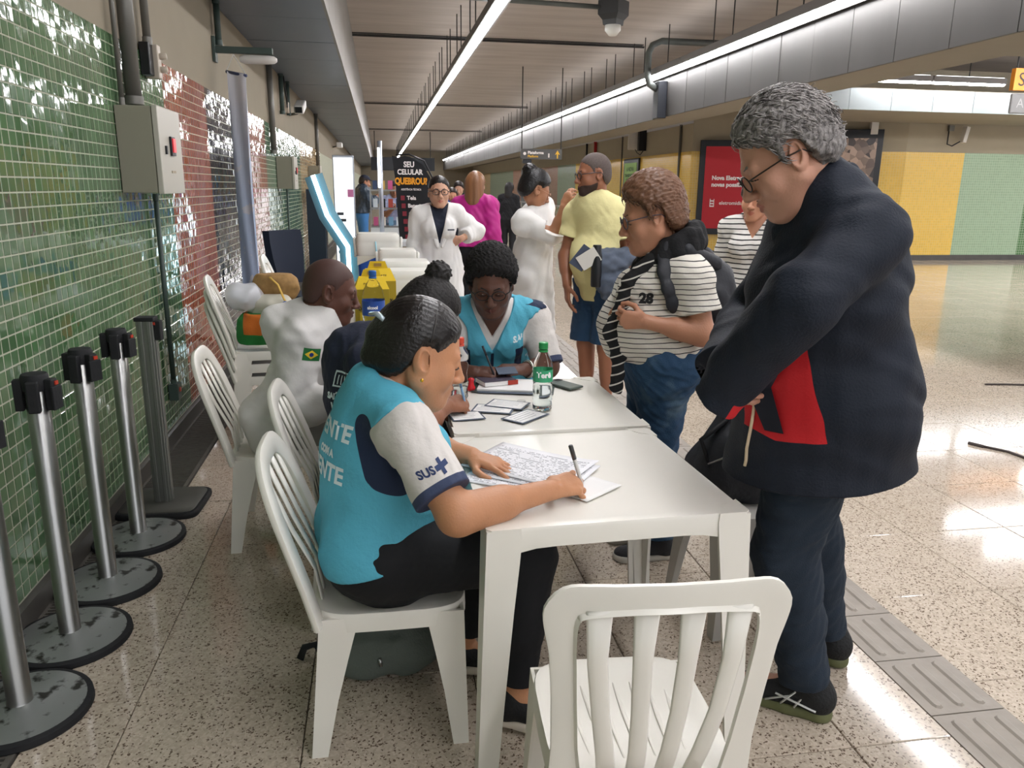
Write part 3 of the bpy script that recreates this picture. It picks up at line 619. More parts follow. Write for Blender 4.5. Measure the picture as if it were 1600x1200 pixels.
MB().box((.17, .05, .11), (.14, .52, .12), R).obj('housing', MATS['white_enamel'], t, bevel=.02); MB().box((.17, -.215, .045), (.10, .02, .08), R).obj('lens', M_blk, t); MB().tube([(0, .1, .0), (.12, .1, .02), (.16, .1, .07)], .02, 8).obj('bracket', M_cond, t, True)
MB().box2((0, -.55, -.02), (.06, -.4, .12)).obj('junction_box', MATS['cream_plastic'], t); MB().tube([(.05, -.9, .42), (.07, -.75, .1), (.05, -.55, .05)], .012, 6).obj('cable', M_blk, t, True)
t = thing('wall_camera', 'small white camera further down the left wall', 'camera', (XL, 23.8, 2.58)); MB().box((.20, 0, .05), (.16, .45, .14)).obj('housing', MATS['white_enamel'], t, bevel=.02); MB().tube([(0, .1, .0), (.2, .1, .04)], .02, 8).obj('bracket', M_cond, t, True)
# ================================================================== ON THE RIGHT WALLS
def on_wall(name, lab, cat, u, z, root, grp=None, d=.02):
    a = Vector(root.location); ang = root.rotation_euler[2]; p = a+Vector((math.cos(ang)*u-math.sin(ang)*-d, math.sin(ang)*u+math.cos(ang)*-d, z)); return thing(name, lab, cat, tuple(p), ang, grp)
M_frame = mat('black_frame', '15191f', rough=.35); M_red = mat('red_poster', 'b3202c', rough=.5, var=.04, vscale=2); M_wtxt = mat('white_lettering', 'e6dfdc', rough=.6)
t = on_wall('advertising_panel', 'black-framed red advertising panel on the yellow tiles', 'poster', .18, .50, w2); W_ = 1.72
MB().box2((0, -.14, 0), (W_, 0, 2.12)).obj('frame', M_frame, t, bevel=.01); MB().box2((.13, -.155, .14), (W_-.13, -.135, 1.98)).obj('poster', M_red, t)
for txt, sz, x, z in (('Nova Eletromidia,', .128, .30, 1.28), ('novas possibilidades.', .128, .30, 1.13), ('eletromidia', .115, .50, .72)): sign_text('lettering', txt, sz, M_wtxt, (x, -.157, z), (1, 0, 0), (0, 0, 1), t, bold=.006 if sz > .12 else .0015, align='LEFT')
for k in range(3): MB().box2((.29+.0, -.158, .63+.06*k), (.39, -.155, .66+.06*k)).obj('logo_bar', M_wtxt, t)
for k in range(2): MB().box2((.29+.085*k, -.158, .63), (.305+.085*k, -.155, .81)).obj('logo_bar', M_wtxt, t)
t = on_wall('advertising_panel', 'second black-framed panel with a dark city picture, behind the man', 'poster', 2.25, .50, w2); W_ = 1.85
def city_mat():
    m, n, l, b = nt('city_print'); tc = n.new('ShaderNodeTexCoord').outputs['Object']; br = n.new('ShaderNodeTexVoronoi'); br.inputs['Scale'].default_value = 7; l.new(tc, br.inputs[0]); r = n.new('ShaderNodeValToRGB'); r.color_ramp.elements[0].color = lin('2a2326'); r.color_ramp.elements[1].color = lin('b49a88'); sp = n.new('ShaderNodeSeparateColor'); l.new(br.outputs['Color'], sp.inputs[0]); l.new(sp.outputs[0], r.inputs[0]); l.new(r.outputs[0], b.inputs['Base Color']); b.inputs['Roughness'].default_value = .3; return m
MB().box2((0, -.14, 0), (W_, 0, 2.35)).obj('frame', M_frame, t, bevel=.01); MB().box2((.13, -.155, .14), (W_-.13, -.135, 2.16)).obj('poster', city_mat(), t)
t = thing('notice_board', 'narrow green notice in a black frame on the yellow wall', 'poster', (7.18, 22.9, .85), -PI/2)
MB().box2((0, -.06, 0), (1.35, 0, 1.5)).obj('frame', M_frame, t, bevel=.01); MB().box2((.12, -.07, .12), (1.23, -.055, 1.38)).obj('poster', mat('lime_poster', '8db45f', rough=.5), t)
for txt, sz, z in (('A NOVA', .17, 1.2), ('TRANSPORTE DE', .12, 1.03), ('SÃO PAULO', .12, .90)): sign_text('lettering', txt, sz, mat('dark_green_lettering', '3e5a38'), (.67, -.073, z), (1, 0, 0), (0, 0, 1), t, bold=.004)
for k in range(4): MB().box2((.30, -.073, .70-.06*k), (1.05-.1*(k % 2), -.070, .715-.06*k)).obj('text_line', MATS['dark_green_lettering'], t)
MB().box2((.35, -.073, .22), (.9, -.070, .36)).obj('patch', mat('pale_lime', 'b9cf8f'), t)
t = thing('wall_box', 'small orange-yellow box on the yellow wall', 'box', (7.18, 19.6, 1.40), -PI/2); MB().box2((0, -.14, 0), (.75, 0, .42)).obj('body', mat('amber_enamel', 'd79c1c', rough=.4), t, bevel=.01); MB().box2((.62, -.17, .02), (.75, -.14, .40)).obj('door', mat('dark_amber', 'b5720f', rough=.4), t)
def wifi(lab, x, y, z, rz=-PI/2):
    t = thing('wall_antenna', lab, 'antenna', (x, y, z), rz); MB().box2((-.07, -.42, .05), (.0, -.02, .50)).obj('panel', MATS['white_enamel'], t, bevel=.01); MB().box2((-.30, -.34, .04), (-.24, -.02, .44)).obj('side_panel', MATS['white_enamel'], t, bevel=.01)
    MB().box2((.12, -.20, .0), (.26, 0, .62)).obj('bracket', M_blk, t); MB().tube([(.18, -.05, 0), (.1, -.1, -.1), (-.05, -.15, -.04), (-.06, -.2, .05)], .012, 6).obj('cable', M_blk, t, True); return t
wifi('white panel antenna with black bracket above the yellow wall', 7.18, 21.4, 2.52)
u0 = 4.05
t = on_wall('wall_antenna', 'small white sensor above the second advertising panel', 'antenna', 3.86, 2.74, w2); MB().box2((-.05, -.16, 0), (.10, 0, .26)).obj('body', MATS['white_enamel'], t, bevel=.01); MB().tube([(.02, -.06, -.09), (.02, -.06, 0)], .02, 8).obj('stem', M_blk, t)
t = on_wall('wall_antenna', 'white tilted device with hanging cable above the yellow and green tiles', 'antenna', 1.05, 2.62, w3); MB().box((.20, -.16, .14), (.09, .12, .34), Matrix.Rotation(.18, 3, 'Y')).obj('body', MATS['white_enamel'], t, bevel=.01); MB().tube([(-.10, -.02, .30), (-.12, -.05, .1), (-.13, -.06, -.06), (-.02, -.08, -.10), (.14, -.12, .0)], .014, 6).obj('cable', M_blk, t, True); MB().box2((-.12, -.06, .22), (0, 0, .34)).obj('junction_box', M_cond, t)
conduit('thin vertical pipe at the corner of the yellow wall', [(7.165, 18.6, .1), (7.165, 18.6, 2.99)], .03, M_cond, 'right wall pipes'); conduit('thin grey pipe left of the green notice', [(7.175, 23.3, .1), (7.175, 23.3, 2.99)], .02, M_cond, 'right wall pipes')
conduit('red pipe above the tiles on the right wall', [(7.145, 26.2, 2.42), (7.145, 26.2, 2.99)], .05, mat('red_pipe', 'a01f25', rough=.4), 'right wall pipes'); conduit('thin dark pipe beside the red pipe', [(7.165, 27.4, 2.42), (7.165, 27.4, 2.99)], .03, M_blk, 'right wall pipes')
# hanging direction sign, orange S sign
t = thing('hanging_sign', 'grey hanging direction sign with yellow arrow under the steel fascia', 'sign', (3.2, 18.0, 2.14)); MB().box2((-.02, -.04, .0), (.92, .04, .22)).obj('panel', mat('sign_grey', '4c4b4a', rough=.5), t, bevel=.004)
for x in (.0, .90): MB().tube([(x, 0, .2), (x, 0, 1.955)], .012, 6).obj('rod', M_rod, t)
sign_text('lettering', 'Plataforma', .085, M_wtxt, (.13, -.042, .14), (1, 0, 0), (0, 0, 1), t, bold=.003, align='LEFT'); sign_text('lettering', 'Platform', .07, mat('sign_yellow', 'd6a62c'), (.13, -.042, .06), (1, 0, 0), (0, 0, 1), t, bold=.002, align='LEFT')
MB().lathe([(.035, 0), (.035, .003)], 16, (0, 0, 0)).obj('disc', M_wtxt, t).matrix_local = Matrix.Translation((.06, -.042, .12)) @ Matrix.Rotation(PI/2, 4, 'X')
MB().poly([(.80, -.045, .02), (.80, -.045, .12), (.755, -.045, .10), (.815, -.045, .20), (.875, -.045, .10), (.83, -.045, .12), (.83, -.045, .02)], (0, .003, 0)).obj('arrow', MATS['sign_yellow'], t); MB().box2((.60, -.045, .04), (.63, -.042, .13)).obj('figure', M_wtxt, t)
MB().box((.12, 0, -.05), (.2, .1, .09)).obj('sensor', M_blk, t, bevel=.01)
t = thing('hanging_sign', 'orange sign with a dark letter at the right edge above a grey round sign', 'sign', (9.05, 10.6, 2.96)); MB().box2((0, -.04, .0), (1.3, .04, .30)).obj('panel', mat('sign_orange', 'd0831c', rough=.5), t, bevel=.004)
sign_text('lettering', 'Saída', .26, mat('dark_lettering', '2b2622'), (.06, -.043, .14), (1, 0, 0), (0, 0, 1), t, align='LEFT'); MB().box2((.0, -.04, -.32), (.30, .0, -.04)).obj('lower_panel', mat('sign_mid_grey', '6d6c6b', rough=.5), t, bevel=.02)
MB().tube([(.05, 0, .3), (.05, 0, 1.13)], .012, 6).obj('rod', M_rod, t); MB().tube([(1.2, 0, .3), (1.2, 0, 1.13)], .012, 6).obj('rod', M_rod, t); sign_text('lettering', 'A', .18, mat('pale_grey_paint', '9d9c9a'), (.15, -.043, -.18), (1, 0, 0), (0, 0, 1), t)
t = thing('hanging_sign', 'wide black hanging sign across the far end of the hall', 'sign', (-.35, 40, 2.25)); MB().box2((0, 0, 0), (3.1, .12, .62)).obj('panel', M_frame, t, bevel=.01)
for x in (.2, 2.9): MB().tube([(x, .06, .6), (x, .06, 1.845)], .02, 6).obj('rod', M_rod, t)
# glass railing far right
t = thing('glass_railing', 'long glass railing with steel handrail along the right side of the hall', 'railing', (5.7, 22, 0)); M_gl = mat('railing_glass', 'cfe0dc', rough=.05, trans=.9, ior=1.1, alpha=.5)
MB().tube([(0, 0, .95), (0, 30, .95)], .03, 8).obj('handrail', M_ss, t, True)
for k in range(16):
    MB().box2((-.02, 2*k-.02, 0), (.02, 2*k+.02, .95)).obj('post', M_ss, t)
    if k < 15: MB().box2((-.006, 2*k+.06, .08), (.006, 2*k+1.94, .88)).obj('pane', M_gl, t)
# cables on the floor
M_cab = mat('grey_cable', '4a423f', rough=.6)
t = thing('floor_cable', 'short dark cable curving on the floor, nearer the camera', 'cable', (3.6, 4.04, .0)); MB().tube([(0, 0, .008), (.10, -.14, .008), (.02+.1, -.30, .008), (.22, -.42, .008), (.5, -.5, .008)], .008, 6).obj('cable', M_cab, t, True); MB().tube([(-.02, .04, .008), (.02, -.04, .008)], .011, 8).obj('plug', M_cab, t, True)
t = thing('floor_cable', 'farther dark cable lying on the floor at the right', 'cable', (4.83, 5.43, .0)); MB().tube([(0, 0, .008), (.16, -.02, .008), (.32, -.06, .008), (.6, -.06, .008)], .008, 6).obj('cable', M_cab, t, True)
# ================================================================== FIGURE KIT: bodies and clothes grown as one smooth surface from distance fields
def A(*a): return np.array(a, float)
def un(v): v = np.asarray(v, float); return v/np.linalg.norm(v)
def smin(a, b, k):
    h = np.clip(.5+.5*(b-a)/k, 0, 1); return b+(a-b)*h-k*h*(1-h)
def smax(a, b, k): return -smin(-a, -b, k)
def f_rc(P, a, b, ra, rb, side=None, q=1.0):
    ab = b-a; L2 = ab.dot(ab); v = P-a; t = np.clip(v@ab/L2, 0, 1); v = v-t[:, None]*ab
    r = ra+(rb-ra)*t
    if side is None: return np.sqrt((v*v).sum(1))-r
    ax = ab/math.sqrt(L2); s_ = un(side-ax*ax.dot(side)); f_ = np.cross(ax, s_)
    vs, vf, va = v@s_, v@f_/q, v@ax
    return (np.sqrt(vs*vs+vf*vf+va*va)-r)*min(1, (q+1)/2)
def f_el(P, c, r, R=None):
    v = P-c
    if R is not None: v = v@R.T
    r = np.asarray(r); k = np.sqrt(((v/r)**2).sum(1)); k2 = np.sqrt(((v/(r*r))**2).sum(1))+1e-9
    return k*(k-1)/k2
def poly_sd(X, Z, pts):
    """signed distance (inside positive) to a polygon in a plane"""
    d = np.full(len(X), 1e9); ins = np.zeros(len(X), bool); n = len(pts)
    for i in range(n):
        (x0, z0), (x1, z1) = pts[i], pts[(i+1) % n]; ex, ez = x1-x0, z1-z0; t = np.clip(((X-x0)*ex+(Z-z0)*ez)/(ex*ex+ez*ez+1e-12), 0, 1)
        d = np.minimum(d, (X-x0-t*ex)**2+(Z-z0-t*ez)**2); c = ((z0 > Z) != (z1 > Z)); ins ^= c & (X < (x1-x0)*(Z-z0)/(z1-z0+1e-12)+x0)
    return np.where(ins, 1, -1)*np.sqrt(d)
class Field:
    """a list of rounded forms blended with radius k; bounding spheres keep it quick"""
    def __init__(s, k=.03): s.p = []; s.k = k; s.post = []
    def rc(s, a, b, ra, rb, side=None, q=1.0, k=None):
        a = np.asarray(a, float); b = np.asarray(b, float)
        if np.linalg.norm(b-a) < 1e-4: b = a+A(0, 0, 1e-3)
        c = (a+b)/2; R = np.linalg.norm(b-a)/2+max(ra, rb)*max(1, q); s.p.append((lambda P: f_rc(P, a, b, ra, rb, side, q), c, R, k)); return s
    def el(s, c, r, R=None, k=None):
        c = np.asarray(c, float); s.p.append((lambda P: f_el(P, c, r, R), c, max(r), k)); return s
    def fn(s, f, c, R, k=None): s.p.append((f, np.asarray(c, float), R, k)); return s
    def __call__(s, P):
        d = np.full(len(P), 9.)
        for f, c, R, k in s.p:
            dist = np.sqrt(((P-c)**2).sum(1))-R; m = dist < .08
            low = np.maximum(dist, .05)
            d = np.where(m, d, np.minimum(d, low))
            if m.any(): d[m] = smin(d[m], f(P[m]), k or s.k)
        for g in s.post: d = g(P, d)
        return d
    def bounds(s, pad=.03):
        lo = np.min([c-R for _, c, R, _ in s.p], 0)-pad; hi = np.max([c+R for _, c, R, _ in s.p], 0)+pad; return lo, hi
OFF = np.array([(i, j, k) for i in (0, 1) for j in (0, 1) for k in (0, 1)], np.int64)
def polygonise(fn, lo, hi, h, project=1):
    """sparse surface nets"""
    lv = 3; S = h*2**lv; n = np.ceil((hi-lo)/S).astype(int)+1
    g = np.stack(np.meshgrid(*[np.arange(x) for x in n], indexing='ij'), -1).reshape(-1, 3).astype(np.int64)
    for l_ in range(lv, -1, -1):
        S = h*2**l_
        if l_ == 0: break
        c = lo+(g+.5)*S; d = fn(c); g = g[np.abs(d) < S*.87*1.5+.004]
        g = (g[:, None, :]*2+OFF[None]).reshape(-1, 3)
    base = np.int64(4096)
    def key(a): return (a[:, 0]*base+a[:, 1])*base+a[:, 2]
    cor = (g[:, None, :]+OFF[None]).reshape(-1, 3); kk, inv = np.unique(key(cor), return_inverse=True)
    uc = np.stack([kk//(base*base), (kk//base) % base, kk % base], -1)
    val = fn(lo+uc*h); inv = inv.reshape(-1); V8 = val[inv].reshape(-1, 8); neg = V8 < 0
    act = neg.any(1) & ~neg.all(1); g = g[act]; V8 = V8[act]
    E12 = [(a, b) for a in range(8) for b in range(a+1, 8) if np.abs(OFF[a]-OFF[b]).sum() == 1]
    acc = np.zeros((len(g), 3)); cnt = np.zeros(len(g))
    for a, b in E12:
        va, vb = V8[:, a], V8[:, b]; c = (va < 0) != (vb < 0); t = np.where(c, va/np.where(c, va-vb, 1), 0)
        acc += np.where(c[:, None], OFF[a]+t[:, None]*(OFF[b]-OFF[a]), 0); cnt += c
    verts = lo+(g+acc/cnt[:, None])*h
    kg = key(g); od = np.argsort(kg); ks = kg[od]
    quads = []
    for ax in range(3):
        b1, b2 = [(1, 2), (2, 0), (0, 1)][ax]; ci = [0, 0, 0]; ci[ax] = 1; i1 = ci[0]*4+ci[1]*2+ci[2]
        s0 = V8[:, 0] < 0; s1 = V8[:, i1] < 0; sel = np.where(s0 != s1)[0]
        e1 = np.zeros(3, np.int64); e1[b1] = 1; e2 = np.zeros(3, np.int64); e2[b2] = 1; c0 = g[sel]
        ids = []; ok = np.ones(len(sel), bool)
        for dlt in (0*e1, e1, e1+e2, e2):
            kq = key(c0-dlt); p = np.clip(np.searchsorted(ks, kq), 0, len(ks)-1); ok &= ks[p] == kq; ids.append(od[p])
        q = np.stack(ids, -1)[ok]; fl = s0[sel][ok]; q[~fl] = q[~fl][:, ::-1]; quads.append(q)
    quads = np.concatenate(quads)
    for _ in range(project):
        e = h*.25; d = fn(verts); gr = np.stack([fn(verts+np.eye(3)[i]*e)-d for i in range(3)], -1)/e
        gn = (gr*gr).sum(1)+1e-6; st = gr*(d/np.maximum(gn, .25))[:, None]; ln = np.sqrt((st*st).sum(1)); st *= np.minimum(1, .5*h/(ln+1e-9))[:, None]; verts = verts-st
    return verts, quads
def np_mesh(name, v, q):
    me = bpy.data.meshes.new(name); me.vertices.add(len(v)); me.vertices.foreach_set('co', v.astype(np.float32).ravel())
    me.loops.add(len(q)*4); me.loops.foreach_set('vertex_index', q.astype(np.int32).ravel())
    me.polygons.add(len(q)); me.polygons.foreach_set('loop_start', np.arange(0, len(q)*4, 4, dtype=np.int32)); me.polygons.foreach_set('loop_total', np.full(len(q), 4, np.int32))
    me.update(calc_edges=True); me.validate(); me.shade_smooth(); return me
from concurrent.futures import ThreadPoolExecutor
POOL = ThreadPoolExecutor(4); JOBS = []
def wloc(o):
    v = np.zeros(3)
    while o is not None: v = v+np.array(o.location); o = o.parent
    return v
def grow(name, fn, h, mats, parent, bounds=None, zones=None, project=1, label=None):
    """the object is linked at once; its surface is computed in the pool and filled in by settle()"""
    lo, hi = bounds if bounds is not None else fn.bounds()
    me = bpy.data.meshes.new(name); ob = link_mesh(name, me, mats, parent, label=label)
    fu = POOL.submit(polygonise, fn, np.asarray(lo, float), np.asarray(hi, float), h, project)
    JOBS.append((ob, fu, zones, parent)); ob_v[ob.name] = fu; return ob
def settle():
    for ob, fu, zones, parent in JOBS:
        v, q = fu.result(); me = ob.data; v0 = v-wloc(parent)
        me.vertices.add(len(v)); me.vertices.foreach_set('co', v0.astype(np.float32).ravel())
        me.loops.add(len(q)*4); me.loops.foreach_set('vertex_index', q.astype(np.int32).ravel())
        me.polygons.add(len(q)); me.polygons.foreach_set('loop_start', np.arange(0, len(q)*4, 4, dtype=np.int32)); me.polygons.foreach_set('loop_total', np.full(len(q), 4, np.int32))
        me.update(calc_edges=True); me.validate(); me.shade_smooth()
        for nm, zf in (zones or {}).items():
            a = me.attributes.new(nm, 'FLOAT', 'POINT'); a.data.foreach_set('value', np.asarray(zf(v)).astype(np.float32))
        if os.environ.get('FIGT'): print('GROW', ob.name, len(v))
    JOBS.clear()
ob_v = {}
def bvh_of(ob):
    v, q = ob_v[ob.name].result(); return BVHTree.FromPolygons([Vector(x) for x in v.tolist()], q.tolist())
def folds(P, seed, f=55, amp=.004, ax=None):
    r = np.random.default_rng(seed); d = np.zeros(len(P))
    for i in range(3):
        k = r.normal(size=3); k /= np.linalg.norm(k)
        if ax is not None: k = un(k-ax*ax.dot(k)*.85)
        k2 = r.normal(size=3)*f*.35; d += np.sin(P@(k*f*(1+.5*i))+1.6*np.sin(P@k2+i)+r.uniform(0, 6))/(1+i*.6)
    return amp*d*.6
def decal(name, verts2, faces, o3, right, up, dirn, bvh, material, parent, off=.0015, maxd=.4):
    """flat outline laid onto a curved surface: the points are cast along dirn and lie off metres above it"""
    o3 = np.asarray(o3, float); r = un(right); u = un(up); n = un(dirn); out = []; o0 = wloc(parent); good = []; last = None
    for x, y in verts2:
        p = o3+r*x+u*y; hit = bvh.ray_cast(Vector(p-n*maxd*.5), Vector(n), maxd)
        if hit[0] is None: h = Vector(last if last is not None else p); good.append(False)
        else: h = hit[0]-Vector(n)*off; good.append(True); last = h
        out.append(np.array(h)-o0)
    fs = [f for f in faces if all(good[i] for i in f)]
    me = bpy.data.meshes.new(name); me.from_pydata([tuple(p) for p in out], [], fs); me.update(); me.shade_smooth(); return link_mesh(name, me, material, parent)
def grid2(w, h, nx=12, ny=12, fn=None):
    vs = []; fs = []
    for j in range(ny+1):
        for i in range(nx+1):
            x, y = (i/nx-.5)*w, (j/ny-.5)*h
            if fn: x, y = fn(x, y)
            vs.append((x, y))
    for j in range(ny):
        for i in range(nx): a = j*(nx+1)+i; fs.append((a, a+1, a+nx+2, a+nx+1))
    return vs, fs
def text2(txt, size, bold=0., sx=1.):
    me = text_mesh(txt, size, bold, 0, 'CENTER', sx); vs = [(v.co.x, v.co.y) for v in me.vertices]; fs = [tuple(p.vertices) for p in me.polygons]; bpy.data.meshes.remove(me); return vs, fs
# ---- head --------------------------------------------------------------------------------------------
def head_field(Q, fat=0., male=0., slit=1., nose=1., jaw=1.):
    P = Q.copy(); P[:, 0] = np.abs(P[:, 0])
    def el(c, r, R=None): return f_el(P, A(*c), r, R)
    def rc(a, b, ra, rb): return f_rc(P, A(*a), A(*b), ra, rb)
    d = el((0, -.013, .032), (.075, .094, .088))
    d = smin(d, el((0, .028, -.026), (.061+fat*.008, .056, .080)), .03)
    d = smin(d, rc((.046+fat*.010, .002, -.047), (.017*jaw, .064, -.098), .022+fat*.008, .018+male*.002), .028)
    d = smin(d, el((0, .076, -.098), (.020+male*.004, .016, .016)), .018)
    d = smin(d, el((.036, .058, -.030), (.027+fat*.006, .023, .026+fat*.006)), .022)
    d = smin(d, rc((0, .080, .020), (.038, .073, .020), .011+male*.002, .010), .016)
    if fat > 0: d = smin(d, el((0, .028, -.098), (.05, .045, .022+.014*fat)), .03)
    d = smax(d, -el((.031, .101, .004), (.018, .016, .012)), .014)
    d = smin(d, el((.031, .0735, .002), (.0145, .0145, .0138)), .004)
    if slit > 0: d = smax(d, -el((.031, .090, .001), (.0125, .0065, .0040*slit)), .0015)
    d = smin(d, rc((0, .084, .014), (0, .105*nose+.0*1, -.030), .0075, .0120), .011)
    d = smin(d, el((0, .107*nose, -.033), (.0135, .012, .011)), .007)
    d = smin(d, el((.0135, .098, -.037), (.009, .011, .0078)), .006)
    d = smax(d, -el((.0075, .104, -.044), (.0036, .005, .004)), .003)
    d = smin(d, el((0, .076, -.066), (.030, .019, .024)), .016)
    d = smin(d, rc((0, .0955, -.0600), (.020, .0865, -.0645), .0060, .0035), .004)
    d = smin(d, rc((0, .0935, -.0735), (.018, .0855, -.0690), .0070, .0035), .004)
    d = smax(d, -rc((0, .102, -.0668), (.022, .091, -.0665), .0016, .0012), .002)
    # ear
    a = .28; R = np.array([[.95, -.30, 0], [.30, .95, 0], [0, 0, 1.]]); T = np.array([[1, 0, 0], [0, math.cos(a), math.sin(a)], [0, -math.sin(a), math.cos(a)]]); R = T@R
    ear = el((.078, -.010, -.004), (.009, .021, .034), R)
    ear = smax(ear, -el((.0850, -.004, .001), (.0085, .0125, .023), R), .002)
    ear = smin(ear, el((.074, .006, -.012), (.005, .006, .008)), .004)
    return smin(d, ear, .005)
def lips_zone(Q):
    P = Q.copy(); P[:, 0] = np.abs(P[:, 0])
    return -np.minimum(f_rc(P, A(0, .097, -.0610), A(.019, .088, -.0650), .0060, .0040), f_rc(P, A(0, .096, -.0730), A(.017, .087, -.0690), .0066, .0040))+.0005
HL = {  # hairlines: lowest z of the hair for a given y (y forward)
    'back': ([-.12, -.07, -.045, -.028, -.020, .010, .020, .032, .052, .070, .090], [-.070, -.070, -.050, -.015, .028, .036, .020, .034, .050, .066, .10]),
    'short': ([-.12, -.07, -.045, -.028, -.020, .010, .014, .022, .030, .045, .066, .085], [-.066, -.066, -.045, -.010, .026, .034, -.012, -.012, .030, .052, .066, .095]),
    'bob': ([-.12, -.05, -.03, .012, .03, .045, .066, .09], [-.085, -.08, -.02, .0, .01, .04, .062, .095])}
def hair_field(Q, t=.008, line='back', bump=0., freq=220, strand=0., seed=1, top=0., back=0., side=0.):
    P = Q; zl = np.interp(P[:, 1], *HL[line])
    t = t*np.clip((P[:, 2]-zl)/.03+.25, .25, 1)
    d = f_el(P, A(0, -.013-back/2, .032+top/2), (.075+side, .094+back/2, .088+top/2))
    d = smin(d, f_el(P, A(0, -.045-back/2, -.020), (.062+side, .055+back/2, .055)), .03)-t
    if strand: 
        th = np.arctan2(P[:, 2]+.01, np.abs(P[:, 0])+.0); d = d+strand*(np.sin(th*70+4*np.sin(P[:, 1]*25+seed))+.6*np.sin(th*151+P[:, 1]*40))
    if bump:
        d = d-bump*(np.sin(P[:, 0]*freq+2*np.sin(P[:, 1]*freq*.6))*np.sin(P[:, 1]*freq+seed+2*np.sin(P[:, 2]*freq*.7))*np.sin(P[:, 2]*freq*1.07)+.4*np.sin(P[:, 0]*freq*2.3+P[:, 2]*180)*np.sin(P[:, 1]*freq*2.1+seed))
    d = smax(d, -f_el(P*A(0, 1, 1)+np.abs(P[:, :1])*A(1, 0, 0), A(.084, -.008, -.002), (.022, .023, .037)), .003)
    jag = .004*np.sin(P[:, 1]*330+P[:, 0]*200)+.003*np.sin(P[:, 0]*410+P[:, 1]*90)
    return smax(d, zl+jag-P[:, 2], .004)
# ---- hand --------------------------------------------------------------------------------------------
FL = [(.042, .026, .021), (.047, .029, .022), (.043, .027, .022), (.034, .021, .019)]
def hand_field(wr, dirn, palm, right, curl, s=1., spread=.10, thumb=(.5, .5), r0=.0088):
    """wr wrist point, dirn towards the knuckles, palm = unit normal out of the palm, right=+1 right hand. curl: per finger three bend angles (or one)"""
    F = Field(.006); d = un(dirn); n = un(palm-d*np.dot(palm, d)); t = np.cross(d, n)*right  # t points towards the thumb side
    F.rc(wr-d*.01, wr+d*.03*s, .027*s, .031*s, side=t, q=.62, k=.012)
    F.rc(wr+d*.03*s+t*.004, wr+d*.072*s+t*.003, .034*s, .039*s, side=t, q=.36, k=.012)
    F.el(wr+d*.034*s+t*.026*s+n*.008, A(.016, .016, .016)*s, k=.012)
    for i in range(4):
        off = (.029-.0195*i)*s; kn = wr+d*(.088-.004*abs(i-1)-.004*(i == 3))*s+t*off
        F.rc(wr+d*.045*s+t*off*.8, kn, .011*s, .0105*s, k=.008)
        c = curl[i] if isinstance(curl[i], (tuple, list)) else (curl[i], curl[i]*1.1, curl[i]*.7)
        dv = un(d+t*spread*(1.5-i)*.6); p = kn; ang = 0
        for j in range(3):
            ang += c[j]; v = un(dv*math.cos(ang)+n*math.sin(ang)); L = FL[i][j]*s; r1 = (r0-.0007*j-.0006*(i == 3))*s
            F.rc(p, p+v*L, r1+.0004, r1-.0006, k=.004); p = p+v*L
    # thumb: leaves the side of the palm
    a, b = thumb; p = wr+d*.028*s+t*.030*s+n*.008*s; v = un(d*.62+t*.62+n*a); 
    F.rc(p, p+v*.040*s, .0130*s, .0110*s, k=.010); p = p+v*.040*s; v = un(d*.85+t*(.35-b*.6)+n*(a+b*.3)); F.rc(p, p+v*.030*s, .0108*s, .0095*s, k=.004); p = p+v*.030*s
    v = un(d*.9-t*(b*.7)+n*(a*.6+b*.3)); F.rc(p, p+v*.024*s, .0095*s, .0080*s, k=.004)
    return F
def fist(curlv=1.2): return [curlv]*4
RELAX = [.28, .33, .38, .42]; PEN = [(.55, .75, .45), (.75, .95, .5), (1.0, 1.2, .6), (1.1, 1.2, .6)]; FLAT = [.08, .08, .10, .12]
